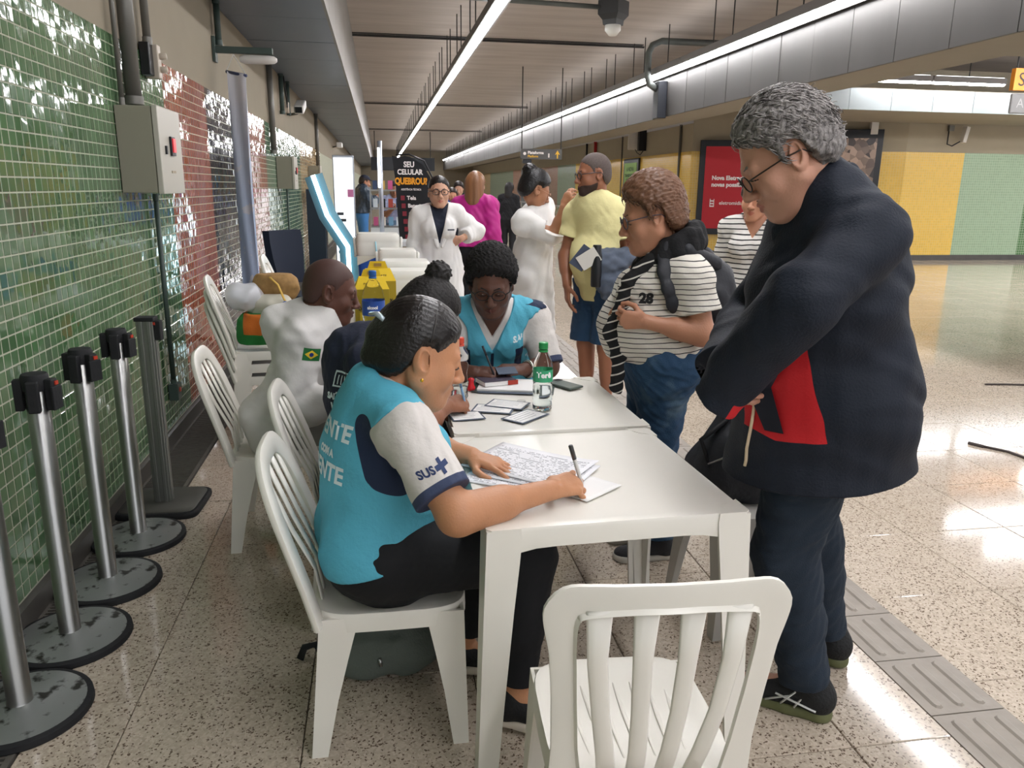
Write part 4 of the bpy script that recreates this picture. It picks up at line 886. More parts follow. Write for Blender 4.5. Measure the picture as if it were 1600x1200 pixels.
# ---- skeleton ----------------------------------------------------------------------------------------
def ik(a, t, l1, l2, pole):
    a = np.asarray(a, float); t = np.asarray(t, float); v = t-a; D = np.linalg.norm(v); D2 = min(D, (l1+l2)*.995); u = v/D
    x = (l1*l1-l2*l2+D2*D2)/(2*D2); hgt = math.sqrt(max(l1*l1-x*x, 1e-6)); p = np.asarray(pole, float); p = un(p-u*u.dot(p)); return a+u*x+p*hgt, a+u*D2
class Fig:
    def __init__(s, label, loc, face, H=1.7, girth=1., male=0, skin='c08a6a', seated=False, lean=(0, 0), head=(0, 0, 0), h=.006, fat=0., seatz=.45, cat='person', twist=0, neckf=0., shw=None, slit=1., hs=1., group=None, hipw=None, headat=None):
        s.t = thing('person', label, cat, (loc[0], loc[1], 0), 0, group); s.t['pose'] = 'seated' if seated else 'standing'; del s.t['pose']
        s.k = k = H/1.7; s.girth = g = girth; s.male = male; s.h = h; s.fat = fat; s.slit = slit; s.hs = hs*1.09*k**.5
        a = math.radians(face); s.F = A(math.cos(a), math.sin(a), 0); s.S = A(math.sin(a), -math.cos(a), 0); s.Z = A(0, 0, 1)
        a2 = math.radians(face+twist); s.F2 = A(math.cos(a2), math.sin(a2), 0); s.S2 = A(math.sin(a2), -math.cos(a2), 0)
        s.loc = A(loc[0], loc[1], 0); J = s.J = {}
        pz = (seatz+.10*g) if seated else .92*k
        J['pel'] = s.loc+s.Z*pz
        def up(ang, L, F): return (s.Z*math.cos(math.radians(ang))+F*math.sin(math.radians(ang)))*L
        J['waist'] = J['pel']+up(lean[0], .16*k, s.F); J['chest'] = J['waist']+up((lean[0]+lean[1])/2, .17*k, s.F2); J['neck'] = J['chest']+up(lean[1], .165*k, s.F2)
        s.up2 = un(up(lean[1], 1, s.F2)); s.fw2 = un(np.cross(s.S2, s.up2)); 
        if s.fw2.dot(s.F2) < 0: s.fw2 = -s.fw2
        yaw, pit, rol = [math.radians(x) for x in head]
        hf = s.F2*math.cos(yaw)-s.S2*math.sin(yaw); hr = np.cross(hf, s.Z); up_ = s.Z*math.cos(pit)+hf*math.sin(pit); fo = np.cross(up_, hr); fo = hf*math.cos(pit)-s.Z*math.sin(pit)
        hr2 = hr*math.cos(rol)+up_*math.sin(rol); up_ = np.cross(hr2, fo)
        s.HR = np.array([hr2, fo, up_]); s.hc = J['neck']+(s.up2*.05+un(s.up2*.5+up_*.5)*.095+fo*.030)*k+s.F2*neckf; 
        if headat is not None: s.hc = A(*headat)
        J['head'] = s.hc
        sw = (shw or (.185 if male else .165))*k
        for sd, q in (('R', 1), ('L', -1)):
            J['sh'+sd] = J['neck']-s.up2*.055*k+s.S2*q*sw-s.fw2*.005
            J['hip'+sd] = J['pel']+s.S*q*(hipw or .09)*k*g**.5-s.Z*.01
            if seated: kn = J['hip'+sd]+s.F*.42*k+s.S*q*.04; an = A(*kn[:2], .085)+s.F*.02; J['kn'+sd] = kn; J['an'+sd] = an
            else: J['kn'+sd] = J['hip'+sd]-s.Z*.43*k+s.F*.015; J['an'+sd] = A(*(J['hip'+sd][:2]), .085)-s.F*.02
            J['to'+sd] = J['an'+sd]*A(1, 1, 0)+s.F*.13
            J['el'+sd] = J['sh'+sd]-s.Z*.28*k+s.S2*q*.05-s.F2*.03; J['wr'+sd] = J['el'+sd]-s.Z*.23*k+s.F2*.07
        s.hands = {}; s.skinhex = skin
    def arm(s, sd, wr, pole, hand=None, l=(.285, .245), sh=None):
        J = s.J
        if sh is not None: J['sh'+sd] = np.asarray(sh, float)
        J['el'+sd], J['wr'+sd] = ik(J['sh'+sd], wr, l[0]*s.k, l[1]*s.k, pole)
        if hand: s.hands[sd] = hand
    def leg(s, sd, an, pole, to=None):
        J = s.J; J['kn'+sd], J['an'+sd] = ik(J['hip'+sd], an, .43*s.k, .42*s.k, pole); J['to'+sd] = to if to is not None else J['an'+sd]*A(1, 1, 0)+s.F*.13
    def hp(s, x, y, z): return s.hc+(s.HR.T@A(x, y, z))*s.hs
    def toh(s, P): return (P-s.hc)@s.HR.T/s.hs
    # radii shared by body and clothes; dl = how far the cloth stands off
    def torso(s, F, dl=0., belly=0., bust=None, seat=True):
        J, k, g, S, S2 = s.J, s.k, s.girth, s.S, s.S2; m = s.male
        F.rc(J['pel']-s.Z*.02, J['waist'], (.150-.01*m)*k*g+dl, (.125+.015*m)*k*g+dl, side=S, q=.74, k=.05)
        F.rc(J['waist'], J['chest'], (.125+.015*m)*k*g+dl, (.145+.02*m)*k*(.5+.5*g)+dl, side=S2, q=.72, k=.05)
        F.rc(J['chest'], J['neck']-s.up2*.075*k, (.145+.02*m)*k*(.5+.5*g)+dl, (.125+.02*m)*k+dl, side=S2, q=.66, k=.05)
        F.rc(J['shR'], J['shL'], (.052+.008*m)*k+dl, (.052+.008*m)*k+dl, k=.05)
        for q in ('R', 'L'): F.rc(J['neck']+s.up2*.0, J['sh'+q]+s.up2*.005, (.048+.008*m)*k+dl*.8, .050*k+dl*.8, k=.04)
        b = bust if bust is not None else (0 if m else .045)
        if b:
            for q in (1, -1): F.el(J['chest']+s.up2*.01+s.S2*q*.065*k+s.fw2*(.075+b*.4)*k*(.6+.4*g), A(.06, .06, .06)*k*(1+b)+dl, k=.04)
        if belly: F.el((J['waist']*1.0+J['pel']*.0)+s.F*(.05+belly*.5)*k-s.Z*.02, (.12+belly*.4+dl, .12+belly*.4+dl, .13+belly*.3+dl), k=.06)
        if seat:
            for q in ('R', 'L'): F.el(J['hip'+q]-s.F*.045*k*g+s.Z*.01, A(.085, .085, .09)*k*g+dl, k=.05)
    def legs(s, F, dl=0., upto=1.0, cuff=0.):
        J, k, g = s.J, s.k, s.girth
        for q in ('R', 'L'):
            h_, n_, a_ = J['hip'+q], J['kn'+q], J['an'+q]; gg = .4+.6*g
            F.rc(h_, n_, .088*k*g+dl, .058*k*gg+dl, k=.03)
            if upto > 1: 
                e = n_+(a_-n_)*(upto-1); F.rc(n_, e, .056*k*gg+dl, (.036*k*gg if upto > 1.8 else .05*k*gg)+dl+cuff, k=.03)
                F.rc(n_+(a_-n_)*.12-s.F*.02, n_+(a_-n_)*min(.5, upto-1)-s.F*.014, .046*k*gg+dl, .042*k*gg+dl, k=.04)
    def arms(s, F, dl=0., upto=2.0, which='RL', cuff=0., k_=.03):
        J, k, g = s.J, s.k, .5+.5*s.girth; m = s.male
        for q in which:
            a, e, w_ = J['sh'+q], J['el'+q], J['wr'+q]; r0, r1, r2 = (.050+.006*m)*k*g+dl, (.040+.005*m)*k*g+dl, (.0265+.003*m)*k*g**.5+dl
            if upto <= 1: F.rc(a, a+(e-a)*upto, r0, r0+(r1-r0)*upto+cuff, k=k_)
            else:
                F.rc(a, e, r0, r1, k=k_); t = upto-1; F.rc(e, e+(w_-e)*t, r1, r1+(r2-r1)*t+cuff, k=.02)
                F.rc(e+(w_-e)*.05, e+(w_-e)*min(.45, t), r1*1.03, r1*.95, k=.03)
    def body(s, feet=True, extra=None):
        F = Field(.03); J, k = s.J, s.k; s.torso(F, -.004, seat=True); s.legs(F, -.003, 2.0); s.arms(F, 0, 2.0)
        F.rc(J['neck']-s.up2*.03, s.hp(0, -.018, -.045), (.056+.010*s.male+.010*s.fat)*k, (.050+.010*s.male+.008*s.fat)*k, k=.025)
        hf = lambda P: head_field(s.toh(P), s.fat, s.male, s.slit)*s.hs
        F.fn(hf, s.hp(0, 0, 0), .135*s.hs, k=.012)
        for q in ('R', 'L'):
            w_, e = J['wr'+q], J['el'+q]; hd = s.hands.get(q) or dict(dir=un(w_-e), palm=(-s.S2 if q == 'R' else s.S2), curl=RELAX)
            hh = hand_field(w_, hd['dir'], A(*hd['palm']), 1 if q == 'R' else -1, hd['curl'], s=k*(1+.06*s.male)*hd.get('s', 1), spread=hd.get('spread', .1), thumb=hd.get('thumb', (.45, .3)))
            c = w_+un(hd['dir'])*.09; F.fn(hh, c, .125, k=.010)
            if feet: F.rc(J['an'+q], J['to'+q]+s.Z*.03, .028*k, .016*k, k=.02)
        if extra: extra(F)
        m = mat('skin_'+s.skinhex, s.skinhex, rough=.48, var=.07, vscale=22, bump=.12, bscale=160)
        if 'lips' not in m: 
            m['lips'] = 1; n, l = m.node_tree.nodes, m.node_tree.links; b = n['Principled BSDF']; src = [x for x in l if x.to_socket == b.inputs['Base Color']][0].from_socket
            a = n.new('ShaderNodeAttribute'); a.attribute_name = 'lips'; g = n.new('ShaderNodeMapRange'); g.inputs[1].default_value = -.001; g.inputs[2].default_value = .001; l.new(a.outputs['Fac'], g.inputs[0])
            c = lin(s.skinhex); mx = n.new('ShaderNodeMix'); mx.data_type = 'RGBA'; mx.inputs[7].default_value = (c[0]*.80, c[1]*.52, c[2]*.55, 1); l.new(src, mx.inputs[6]); l.new(g.outputs[0], mx.inputs[0]); l.new(mx.outputs[2], b.inputs['Base Color'])
            b.inputs['Subsurface Weight'].default_value = .08; b.inputs['Subsurface Radius'].default_value = (.012, .005, .003); b.inputs['Subsurface Scale'].default_value = 1
        z = {'lips': lambda v: np.where(np.linalg.norm(v-s.hc, axis=1) < .16, lips_zone(s.toh(v)), -1.)}
        s.ob = grow('body', F, s.h, m, s.t, zones=z); s.F_body = F
        return s.ob
    def hair(s, col, t=.008, line='back', mats=None, extra=None, h=None, gloss=.38, name='hair', **kw):
        f = lambda P: hair_field(s.toh(P), t, line, **kw)*s.hs
        F = Field(.012); F.fn(f, s.hp(0, -.02, .03), .15*s.hs+t+max(kw.get('back', 0), kw.get('top', 0))+.02)
        if extra: extra(F)
        m = mats or hair_mat('hair_'+col, col, gloss); return grow(name, F, h or s.h, m, s.t)
    def eyes(s, iris='2a1a10', look=(0, 0)):
        if s.h > .008: return
        for q in (1, -1):
            c = s.hp(.031*q, .0735, .002)-np.array(s.t.location); mb = MB(); g = un(s.HR.T@un(A(look[0]+.06*q, 1, look[1]-.12)))
            u, v = orth(g); u = Vector(u); v = Vector(v); R = .0128*s.hs; gv = Vector(g); cc = Vector(c); rings = []
            for a in (0.01, .18, .42, .421, .9, 1.6, 2.4, 3.13): rings.append([cc+(gv*math.cos(a)+u*math.sin(a)*math.cos(b*PI/6)+v*math.sin(a)*math.sin(b*PI/6))*R for b in range(12)])
            mb.m = 1; mb.loft(rings[:3], caps=True); mb.m = 0; mb.loft(rings[3:], caps=True)
            mb.obj('eye', [mat('eye_white', 'd9d2c8', rough=.2), mat('iris_'+iris, iris, rough=.15)], s.t, True)
    def lashes(s):
        for q in (1, -1):
            F = Field(.002); P = [s.hp(x*q, y, z) for x, y, z in ((.018, .0850, -.0035), (.026, .0892, -.0030), (.034, .0890, -.0035), (.043, .0835, -.0055), (.048, .0785, -.0062))]
            for a_, b_ in zip(P, P[1:]): F.rc(a_, b_, .0017, .0017)
            grow('eyelashes', F, .002, mat('eyelash', '120d0a', rough=.6), s.t, project=0)
    def brows(s, col='1c1410', th=.0032, lift=0):
        for q in (1, -1):
            F = Field(.004); F.rc(s.hp(.013*q, .0895, .0215+lift), s.hp(.033*q, .0840, .027+lift), th*.9, th); F.rc(s.hp(.033*q, .0840, .027+lift), s.hp(.050*q, .0700, .020+lift), th, th*.5)
            grow('eyebrow', F, .0028 if s.h < .006 else .004, hair_mat('hair_'+col, col, .5), s.t, project=0)
    def glasses(s, col='1a1a1c', w_=.024, hh=.019, r=.0016, round_=1.0, metal=0, top_only=False, y=.104, z=.001):
        t = []; mb = MB(); o = np.array(s.t.location); L = lambda x, yy, zz: Vector(s.hp(x, yy, zz)-o)
        for q in (1, -1):
            pts = []
            for i in range(21):
                a = 2*PI*i/20; ca, sa = math.cos(a), math.sin(a); ca = math.copysign(abs(ca)**round_, ca); sa = math.copysign(abs(sa)**round_, sa)
                pts.append(L(q*(.032+w_*ca), y-.004-.006*(.5+.5*ca), z+hh*sa))
            mb.tube(pts, r*s.hs, 6, caps=False)
            mb.tube([L(q*(.032+w_), y-.011, z+.006), L(q*.072, y-.025, z+.008), L(q*.082, .02, z+.010), L(q*.082, -.02, z+.006), L(q*.079, -.035, z-.012)], r*1.05*s.hs, 6)
        mb.tube([L(-.010, y-.002, z+.004), L(0, y+.002, z+.006), L(.010, y-.002, z+.004)], r*s.hs, 6)
        g = mb.obj('glasses', mat('glasses_'+col, col, rough=.3, metal=metal), s.t, True)
        lens = MB()
        for q in (1, -1):
            lens.add([L(q*(.032+w_*.97*math.cos(2*PI*i/16)), y-.004-.006*(.5+.5*math.cos(2*PI*i/16)), z+hh*.97*math.sin(2*PI*i/16)) for i in range(16)], [tuple(range(16))])
        lens.obj('lens', mat('lens', 'ffffff', rough=.02, trans=1, ior=1.0, alpha=.25), g)
    def shoes(s, col='17181b', sole='e6e6e0', L=.27, name='shoe', extra=None, solemat=None):
        for q in ('R', 'L'):
            a = s.J['an'+q]*A(1, 1, 0); d = un((s.J['to'+q]-s.J['an'+q])*A(1, 1, 0)); sd = np.cross(d, s.Z); k = L/.27; az = s.J['an'+q][2]-.085
            base = a+s.Z*az; M = np.array([sd, d, s.Z]); F = Field(.03)
            g = lambda x, y, z: base+sd*x*k+d*y*k+s.Z*z*k
            F.el(g(0, -.035, .05), A(.036, .040, .045)*k, M); F.rc(g(0, -.02, .055), g(0, .11, .035), .036*k, .034*k, side=sd, q=.9); F.el(g(0, .15, .032), A(.044, .055, .028)*k, M); F.rc(g(0, -.03, .07), g(0, -.012, .100), .040*k, .043*k); F.rc(g(0, -.01, .082), g(0, .075, .048), .036*k, .032*k)
            F.post = [lambda P, D, b=base: smax(smax(D, (.014+b[2])-P[:, 2], .004), -f_rc(P, b+s.Z*.10, b+s.Z*.2, .028*k, .034*k), .004)]
            sh = grow(name, F, max(.005, s.h), mat('shoe_'+col, col, rough=.7, bump=.4, bscale=120), s.t)
            F2 = Field(.03); F2.rc(g(0, -.035, .012), g(0, .04, .012), .038*k, .036*k, side=sd, q=1); F2.rc(g(0, .04, .012), g(0, .15, .012), .036*k, .047*k, side=sd, q=1); F2.el(g(0, .16, .012), A(.046, .045, .04)*k)
            F2.post = [lambda P, D, b=base: smax(D, np.abs(P[:, 2]-b[2]-.015*k)-.0145*k, .006)]
            so = grow('sole', F2, max(.005, s.h), solemat or mat('sole_'+sole, sole, rough=.6), sh)
            if extra: extra(s, q, sh, g)
    def bottom(s, m, upto=1.85, dl=.008, cuff=0., name='trousers', amp=.004, seed=5, top=.10, kf=30, slim=0, belly=0.):
        J = s.J; F = Field(.02); s.legs(F, dl, upto, cuff)
        F.rc(J['pel']-s.Z*.02, J['waist'], (.150-.01*s.male)*s.k*s.girth+dl, (.13+.01*s.male)*s.k*s.girth+dl, side=s.S, q=.76, k=.04)
        for q in ('R', 'L'): F.el(J['hip'+q]-s.F*.045*s.k*s.girth+s.Z*.01, A(.085, .085, .09)*s.k*s.girth+dl, k=.04)
        if belly: F.el(J['waist']+s.F*(.05+belly*.5)*s.k-s.Z*.03, (.12+belly*.4, .12+belly*.4, .13+belly*.3), k=.06)
        if cuff > .02:
            for q in ('R', 'L'): F.rc(J['hip'+q]*.5+J['kn'+q]*.5, J['kn'+q], .075*s.k*s.girth+dl, .062*s.k*s.girth+dl+cuff, k=.03)
        wa = J['pel']+(J['waist']-J['pel'])*(top/.16) if top > .0 else J['pel']; wn = un(J['waist']-J['pel'])
        def post(P, D):
            D = D+folds(P, seed, 45, amp)+folds(P, seed+9, 110, amp*.4)
            D = smax(D, (P-wa)@wn, .006)
            for q in ('R', 'L'):
                h_, n_, a_ = J['hip'+q], J['kn'+q], J['an'+q]
                if upto > 1: e = n_+(a_-n_)*(upto-1); n2 = un(a_-n_)
                else: e = h_+(n_-h_)*upto; n2 = un(n_-h_)
                near_ = np.linalg.norm(P-e, axis=1) < .16
                D = np.where(near_, smax(D, (P-e)@n2, .004), D)
            return D
        F.post = [post]; o = grow(name, F, s.h, m, s.t); s.F_bot = F; return o
    def top(s, m, name='shirt', dl=.012, sleeve=.55, sdl=None, hem=None, hemn=None, neck=(.066, .0), vee=None, flare=0., skirt=None, amp=.003, seed=1, zones=None, belly=0., bust=None, cuff=.004, seat=True, extra=None, post=None, h=None, fk=45, which='RL', open_=None, collar=0, label=None):
        """a garment: hem = z of its lower edge; skirt=(z, halfwidth, q) continues it downwards; vee=(depth, halfwidth) opens the neck"""
        J = s.J; F = Field(.03); s.torso(F, dl, belly, bust, seat)
        if skirt is not None: 
            z1, w1, q1 = skirt[:3]; c1 = J['pel']*A(1, 1, 0)+s.Z*z1+(skirt[3] if len(skirt) > 3 else 0); F.rc(J['waist'], c1, (.13*s.k*s.girth+dl+flare), w1, side=s.S, q=q1, k=.06)
        if sleeve: s.arms(F, sdl if sdl is not None else dl, sleeve, which, cuff)
        if extra: extra(F)
        hz = hem if hem is not None else J['pel'][2]-.02; hn = un(A(*(hemn if hemn is not None else (0, 0, -1)))); hp = s.J['pel']*A(1, 1, 0)+s.Z*hz
        def p_(P, D):
            D = D+folds(P, seed, fk, amp)+folds(P, seed+7, fk*2.3, amp*.45)
            # hem acts on the trunk only: keep sleeves
            arm = np.full(len(P), 9.)
            for q in which if sleeve else '':
                a, e, w_ = J['sh'+q], J['el'+q], J['wr'+q]
                arm = np.minimum(arm, f_rc(P, a, a+(e-a)*min(sleeve, 1), .062*s.k+dl, .05*s.k+dl));
                if sleeve > 1: arm = np.minimum(arm, f_rc(P, e, e+(w_-e)*(sleeve-1), .055*s.k+dl, .05*s.k+dl))
            cut = (P-hp)@hn; D = np.where(arm > .01, smax(D, cut, .004), D)
            for q in which if sleeve else '':
                a, e, w_ = J['sh'+q], J['el'+q], J['wr'+q]
                if sleeve > 1: c = e+(w_-e)*(sleeve-1); n2 = un(w_-e)
                else: c = a+(e-a)*sleeve; n2 = un(e-a)
                nr = np.linalg.norm(P-c, axis=1) < .085*s.k*s.girth+.01; D = np.where(nr, smax(D, (P-c)@n2, .004), D)
            nr_, nd = neck; b0 = J['neck']-s.up2*(.03+nd); D = smax(D, -f_rc(P, b0, s.hp(0, -.018, -.03), nr_*s.k, nr_*s.k*.98), .005)
            if vee:
                dp, hw = vee; o = J['neck']-s.up2*dp*s.k; x = np.abs((P-o)@s.S2); y = (P-o)@s.up2; f = (P-J['chest'])@s.fw2
                D = smax(D, -np.maximum(np.maximum((x-hw*y/dp)*.8, .02-f), -y), .004)
            if open_ is not None:
                hw0, zt = open_; x = np.abs((P-J['pel'])@s.S2); f = (P-J['waist'])@s.F; D = smax(D, -np.maximum(x-hw0, .02-f), .004)
            if post: D = post(P, D)
            return D
        F.post = [p_]; o = grow(name, F, h or s.h, m, s.t, zones=zones, label=label); s.F_top = F; return o
def hair_mat(name, col, rough=.4):
    if name in MATS: return MATS[name]
    m = mat(name, col, rough=rough, var=.35, vscale=60, bump=.35, bscale=90, stretch=(1, 1, 1))
    return m
M_denim = mat('dark_denim', '1b2836', rough=.85, var=.18, vscale=9, bump=.3, bscale=300)
M_white_coat = mat('white_coat_cloth', 'cfcdca', rough=.85, var=.04, vscale=8, bump=.15, bscale=60)
# ================================================================== PEOPLE
TEAL, NAVYC = '55adc6', '1d2a45'
def hump(f, r=.10, z=.07, back=.045):
    return lambda F: F.el(f.J['chest']+f.up2*z-f.fw2*back, A(.12, .12, .12)*r/.10, k=.06)
def seg(P, a, b, r): return r-f_rc(P, np.asarray(a, float), np.asarray(b, float), 0, 0)
# ---- woman in the teal vest writing in front --------------------------------------------------------
def p_front_woman():
    f = Fig('seated woman in teal vest with black bun, writing at the nearest table', (-.02, 2.07), 8, H=1.64, girth=1.28, skin='bd8763', seated=True, lean=(-10, 6), twist=14, head=(-16, 18, 0), h=.004, fat=1.0, seatz=.43, slit=.55, hs=1.06, shw=.165, headat=(.098, 2.05, 1.083))
    J = f.J; J['neck'] = A(-.022, 2.055, .985); J['chest'] = A(-.030, 2.06, .825)
    J['shR'] = A(.048, 1.872, .928); J['elR'] = A(.160, 1.735, .752); J['wrR'] = A(.418, 1.842, .762)
    f.hands['R'] = dict(dir=A(.86, .50, -.02), palm=A(-.12, .42, -.88), curl=[(.30, .65, .4), (.42, .80, .45), (.62, .95, .5), (.80, 1.0, .5)], thumb=(.75, .45), spread=.42)
    J['shL'] = A(-.012, 2.215, .918); J['elL'] = A(.08, 2.27, .76); J['wrL'] = A(.245, 2.155, .752); f.hands['L'] = dict(dir=A(.75, -.62, -.10), palm=A(0, 0, -1), curl=[.12, .18, .25, .3], spread=.22, thumb=(.1, .1))
    J['knR'] = A(.385, 1.965, .515); J['anR'] = A(.345, 1.915, .10); J['toR'] = A(.47, 1.86, .03)
    J['knL'] = A(.33, 2.20, .52); J['anL'] = A(.215, 2.20, .10); J['toL'] = A(.34, 2.18, .03)
    f.body(); f.eyes(look=(0, -.5)); f.brows('1c1512', .0036); f.lashes()
    f.bottom(mat('black_leggings', '0c0e13', rough=.8, bump=.1), upto=1.88, dl=.012, name='trousers', amp=.0015)
    # white shirt under the vest
    sh = f.top(zone_mat('white_shirt_navy_cuff', 'd2cdc8', [('cuff', '39435f')], rough=.8), name='shirt', dl=.010, sdl=.017, sleeve=.78, cuff=.010, neck=(.070, .0), amp=.004, seed=3, hem=.56, seat=False,
        zones={'cuff': lambda v: np.where(np.linalg.norm(v-J['elR'], axis=1) < .16, (v-J['shR']-(J['elR']-J['shR'])*.69)@un(J['elR']-J['shR']), np.where(np.linalg.norm(v-J['elL'], axis=1) < .16, (v-J['shL']-(J['elL']-J['shL'])*.69)@un(J['elL']-J['shL']), -1))})
    S2, U, FW = f.S2, f.up2, f.fw2
    def navy(v):
        a, b = J['shR'], J['elR']; q = v-J['chest']
        strip = seg(v, J['neck']+S2*.055+FW*.07-U*.02, J['neck']+S2*.12+FW*.13-U*.17, .030)
        stripL = seg(v, J['neck']-S2*.055+FW*.07-U*.02, J['neck']-S2*.12+FW*.13-U*.17, .030)
        side = seg(v, at_y(574, 668, 1.92), at_y(592, 740, 1.88), .038); side = np.maximum(side, seg(v, at_y(600, 742, 1.87), at_y(655, 772, 1.84), .048))
        pock = seg(v, at_y(690, 845, 1.88), at_y(770, 838, 1.92), .045); pock = np.maximum(pock, seg(v, at_y(738, 655, 2.0), at_y(745, 690, 2.0), .035))
        return np.maximum(np.maximum(strip, stripL), np.maximum(side, pock))
    arm_hole = lambda P, D: smax(D, -np.minimum(f_rc(P, J['shR']+(J['elR']-J['shR'])*.10, J['elR'], .088, .10), f_rc(P, J['shL']+(J['elL']-J['shL'])*.30, J['elL'], .075, .09)), .016)
    v = f.top(zone_mat('teal_vest_cloth', TEAL, [('navy', NAVYC)], rough=.8, bump=.3, bscale=70), name='vest', dl=.021, sleeve=None, neck=(.086, .02), hem=.545, hemn=(.22, 0, -1), amp=.0035, seed=11, zones={'navy': navy}, bust=.06, belly=.04, fk=26, post=arm_hole, extra=hump(f, .075, -.02, .01))
    # lettering on the back and sleeve
    bv = bvh_of(v); white = mat('white_print', 'd7e6ea', rough=.7)
    back = J['chest']-FW*.15
    for txt, z, sz in (('VENTE', .06, .062), ('COM A', .0, .026), ('GENTE', -.05, .062)):
        vs, fs = text2(txt, sz, .002); decal('print', vs, fs, J['chest']+U*z-FW*.3, S2, U, FW, bv, white, v, off=.002, maxd=.7)
    bs = bvh_of(sh); mid = J['shR']*.63+J['elR']*.37; ax = un(J['elR']-J['shR']); outw = un(A(.25, -1, .1)); rr_ = un(np.cross(-ax, outw))
    if rr_[0] < 0: rr_ = -rr_
    upv = np.cross(outw, rr_); upv = -upv if upv[2] < 0 else upv
    ink = mat('navy_print', '2a3a63', rough=.7); o3 = mid+outw*.2
    vs, fs = text2('SUS', .026, .001); decal('print', [(x-.022, y) for x, y in vs], fs, o3, rr_, upv, -outw, bs, ink, sh, maxd=.6)
    cr = [(.018+x, y) for x, y in ((-.004, -.018), (.006, -.018), (.006, -.006), (.020, -.006), (.020, .006), (.006, .006), (.006, .018), (-.004, .018), (-.004, .006), (-.016, .006), (-.016, -.006), (-.004, -.006))]
    decal('cross_emblem', cr, [(0, 1, 2, 11), (11, 2, 5, 8), (2, 3, 4, 5), (8, 5, 6, 7), (10, 11, 8, 9)], o3, rr_, upv, -outw, bs, ink, sh, maxd=.6)
    def bun(F):
        F.el(f.hp(0, -.105, .018), A(.038, .034, .040), k=.02); F.el(f.hp(0, -.100, -.030), A(.042, .034, .040), k=.02)
    f.hair('15110f', t=.010, line='back', strand=.0004, extra=bun, back=.01, top=.006, h=.0035, gloss=.33)
    hb = MB(); o = np.array(f.t.location)
    hb.tube([Vector(f.hp(.083*math.cos(a), -.005, .045+.085*math.sin(a))-o) for a in [PI*i/14 for i in range(15)]], .0035, 6, flat=.6); hb.obj('headband', mat('dark_band', '3a3634', rough=.35), f.t, True)
    MB().tube([Vector(f.hp(-.02, -.135, .058)-o), Vector(f.hp(.012, -.128, .066)-o), Vector(f.hp(.035, -.110, .060)-o)], .010, 8, flat=.6).obj('hair_clip', mat('clear_clip', '9aa8ad', rough=.2, metal=.3), f.t, True)
    e = MB(); c = f.hp(.080, .002, -.044)-o; e.lathe([(.0, -.008), (.007, -.005), (.009, 0), (.007, .005), (.0, .008)], 10, tuple(c)); e.obj('earring', mat('gold', 'd8a63a', rough=.25, metal=1), f.t, True)
    f.shoes('131417', 'cfc4b6', L=.25)
    return f
P1 = p_front_woman()
# ---- person in navy shirt writing behind her --------------------------------------------------------
def p_navy():
    f = Fig('seated person in navy shirt with curly black topknot, hunched over writing', (-.09, 2.72), 4, H=1.62, girth=1.05, skin='8a5a41', seated=True, lean=(2, 20), twist=6, head=(4, 48, 0), h=.005, seatz=.43, slit=.5, headat=(.155, 2.76, 1.075))
    J = f.J; J['shR'] = A(-.06, 2.585, .935); J['chest'] = A(-.085, 2.74, .86); J['elR'] = A(.10, 2.50, .72); J['wrR'] = A(.215, 2.655, .765); f.hands['R'] = dict(dir=A(.75, .60, -.05), palm=A(-.3, .5, -.75), curl=PEN, thumb=(.9, .6))
    J['elL'] = A(.03, 2.98, .76); J['wrL'] = A(.19, 2.80, .745); f.hands['L'] = dict(dir=A(.8, -.5, -.05), palm=A(0, 0, -1), curl=RELAX)
    f.body(); f.eyes(look=(0, -.5)); f.brows()
    f.bottom(mat('navy_jeans', '1d2535', rough=.85, bump=.2, bscale=200), name='trousers')
    v = f.top(mat('navy_tshirt', '1b2133', rough=.85, bump=.2, bscale=80, var=.1), name='shirt', dl=.014, sleeve=.75, hem=.45, amp=.004, seed=21, extra=hump(f, .09))
    bv = bvh_of(v); wh = mat('white_print', 'd7e6ea', rough=.7); U, S2, FW = f.up2, f.S2, f.fw2
    o = A(*at_y(542, 600, 2.62)); n = un(A(.55, .80, -.1)); rt = un(A(.8, -.55, .0)); up = un(A(.42, .15, .9))
    for txt, sz, dy, dx in (('SAÚDE COM', .034, -.05, .03), ('VENTE', .050, -.095, .035)):
        vs, fs = text2(txt, sz, .002); decal('print', [(x+dx, y+dy) for x, y in vs], fs, o-n*.3, rt, up, n, bv, wh, v, off=.002, maxd=.9)
    # printed building emblem: a frame with uprights
    def bar(x0, y0, x1, y1): vs, fs = grid2(x1-x0, y1-y0, 3, 6); return [(x+(x0+x1)/2, y+(y0+y1)/2) for x, y in vs], fs
    for b in ((-.035, .045, .035, .052), (-.035, -.01, .035, -.004), (-.040, -.01, -.034, .052), (.034, -.01, .040, .052), (-.022, .0, -.017, .036), (-.006, .0, -.001, .036), (.010, .0, .015, .036), (.024, .0, .028, .036)):
        vs, fs = bar(*b); decal('print', vs, fs, o-n*.3, rt, up, n, bv, wh, v, off=.002, maxd=.9)
    f.hair('14100f', t=.012, line='back', bump=.0015, freq=260, back=.0, extra=lambda F: (F.fn(lambda P: f_el(P, f.hp(0, -.075, .125), (.046, .044, .042))-.006*np.sin(P[:, 0]*190+2*np.sin(P[:, 2]*120))*np.sin(P[:, 1]*205)*np.sin(P[:, 2]*180), f.hp(0, -.075, .125), .065, k=.012)), gloss=.6, h=.004)
    f.shoes('1a1b1e', '2a2a2a')
p_navy()
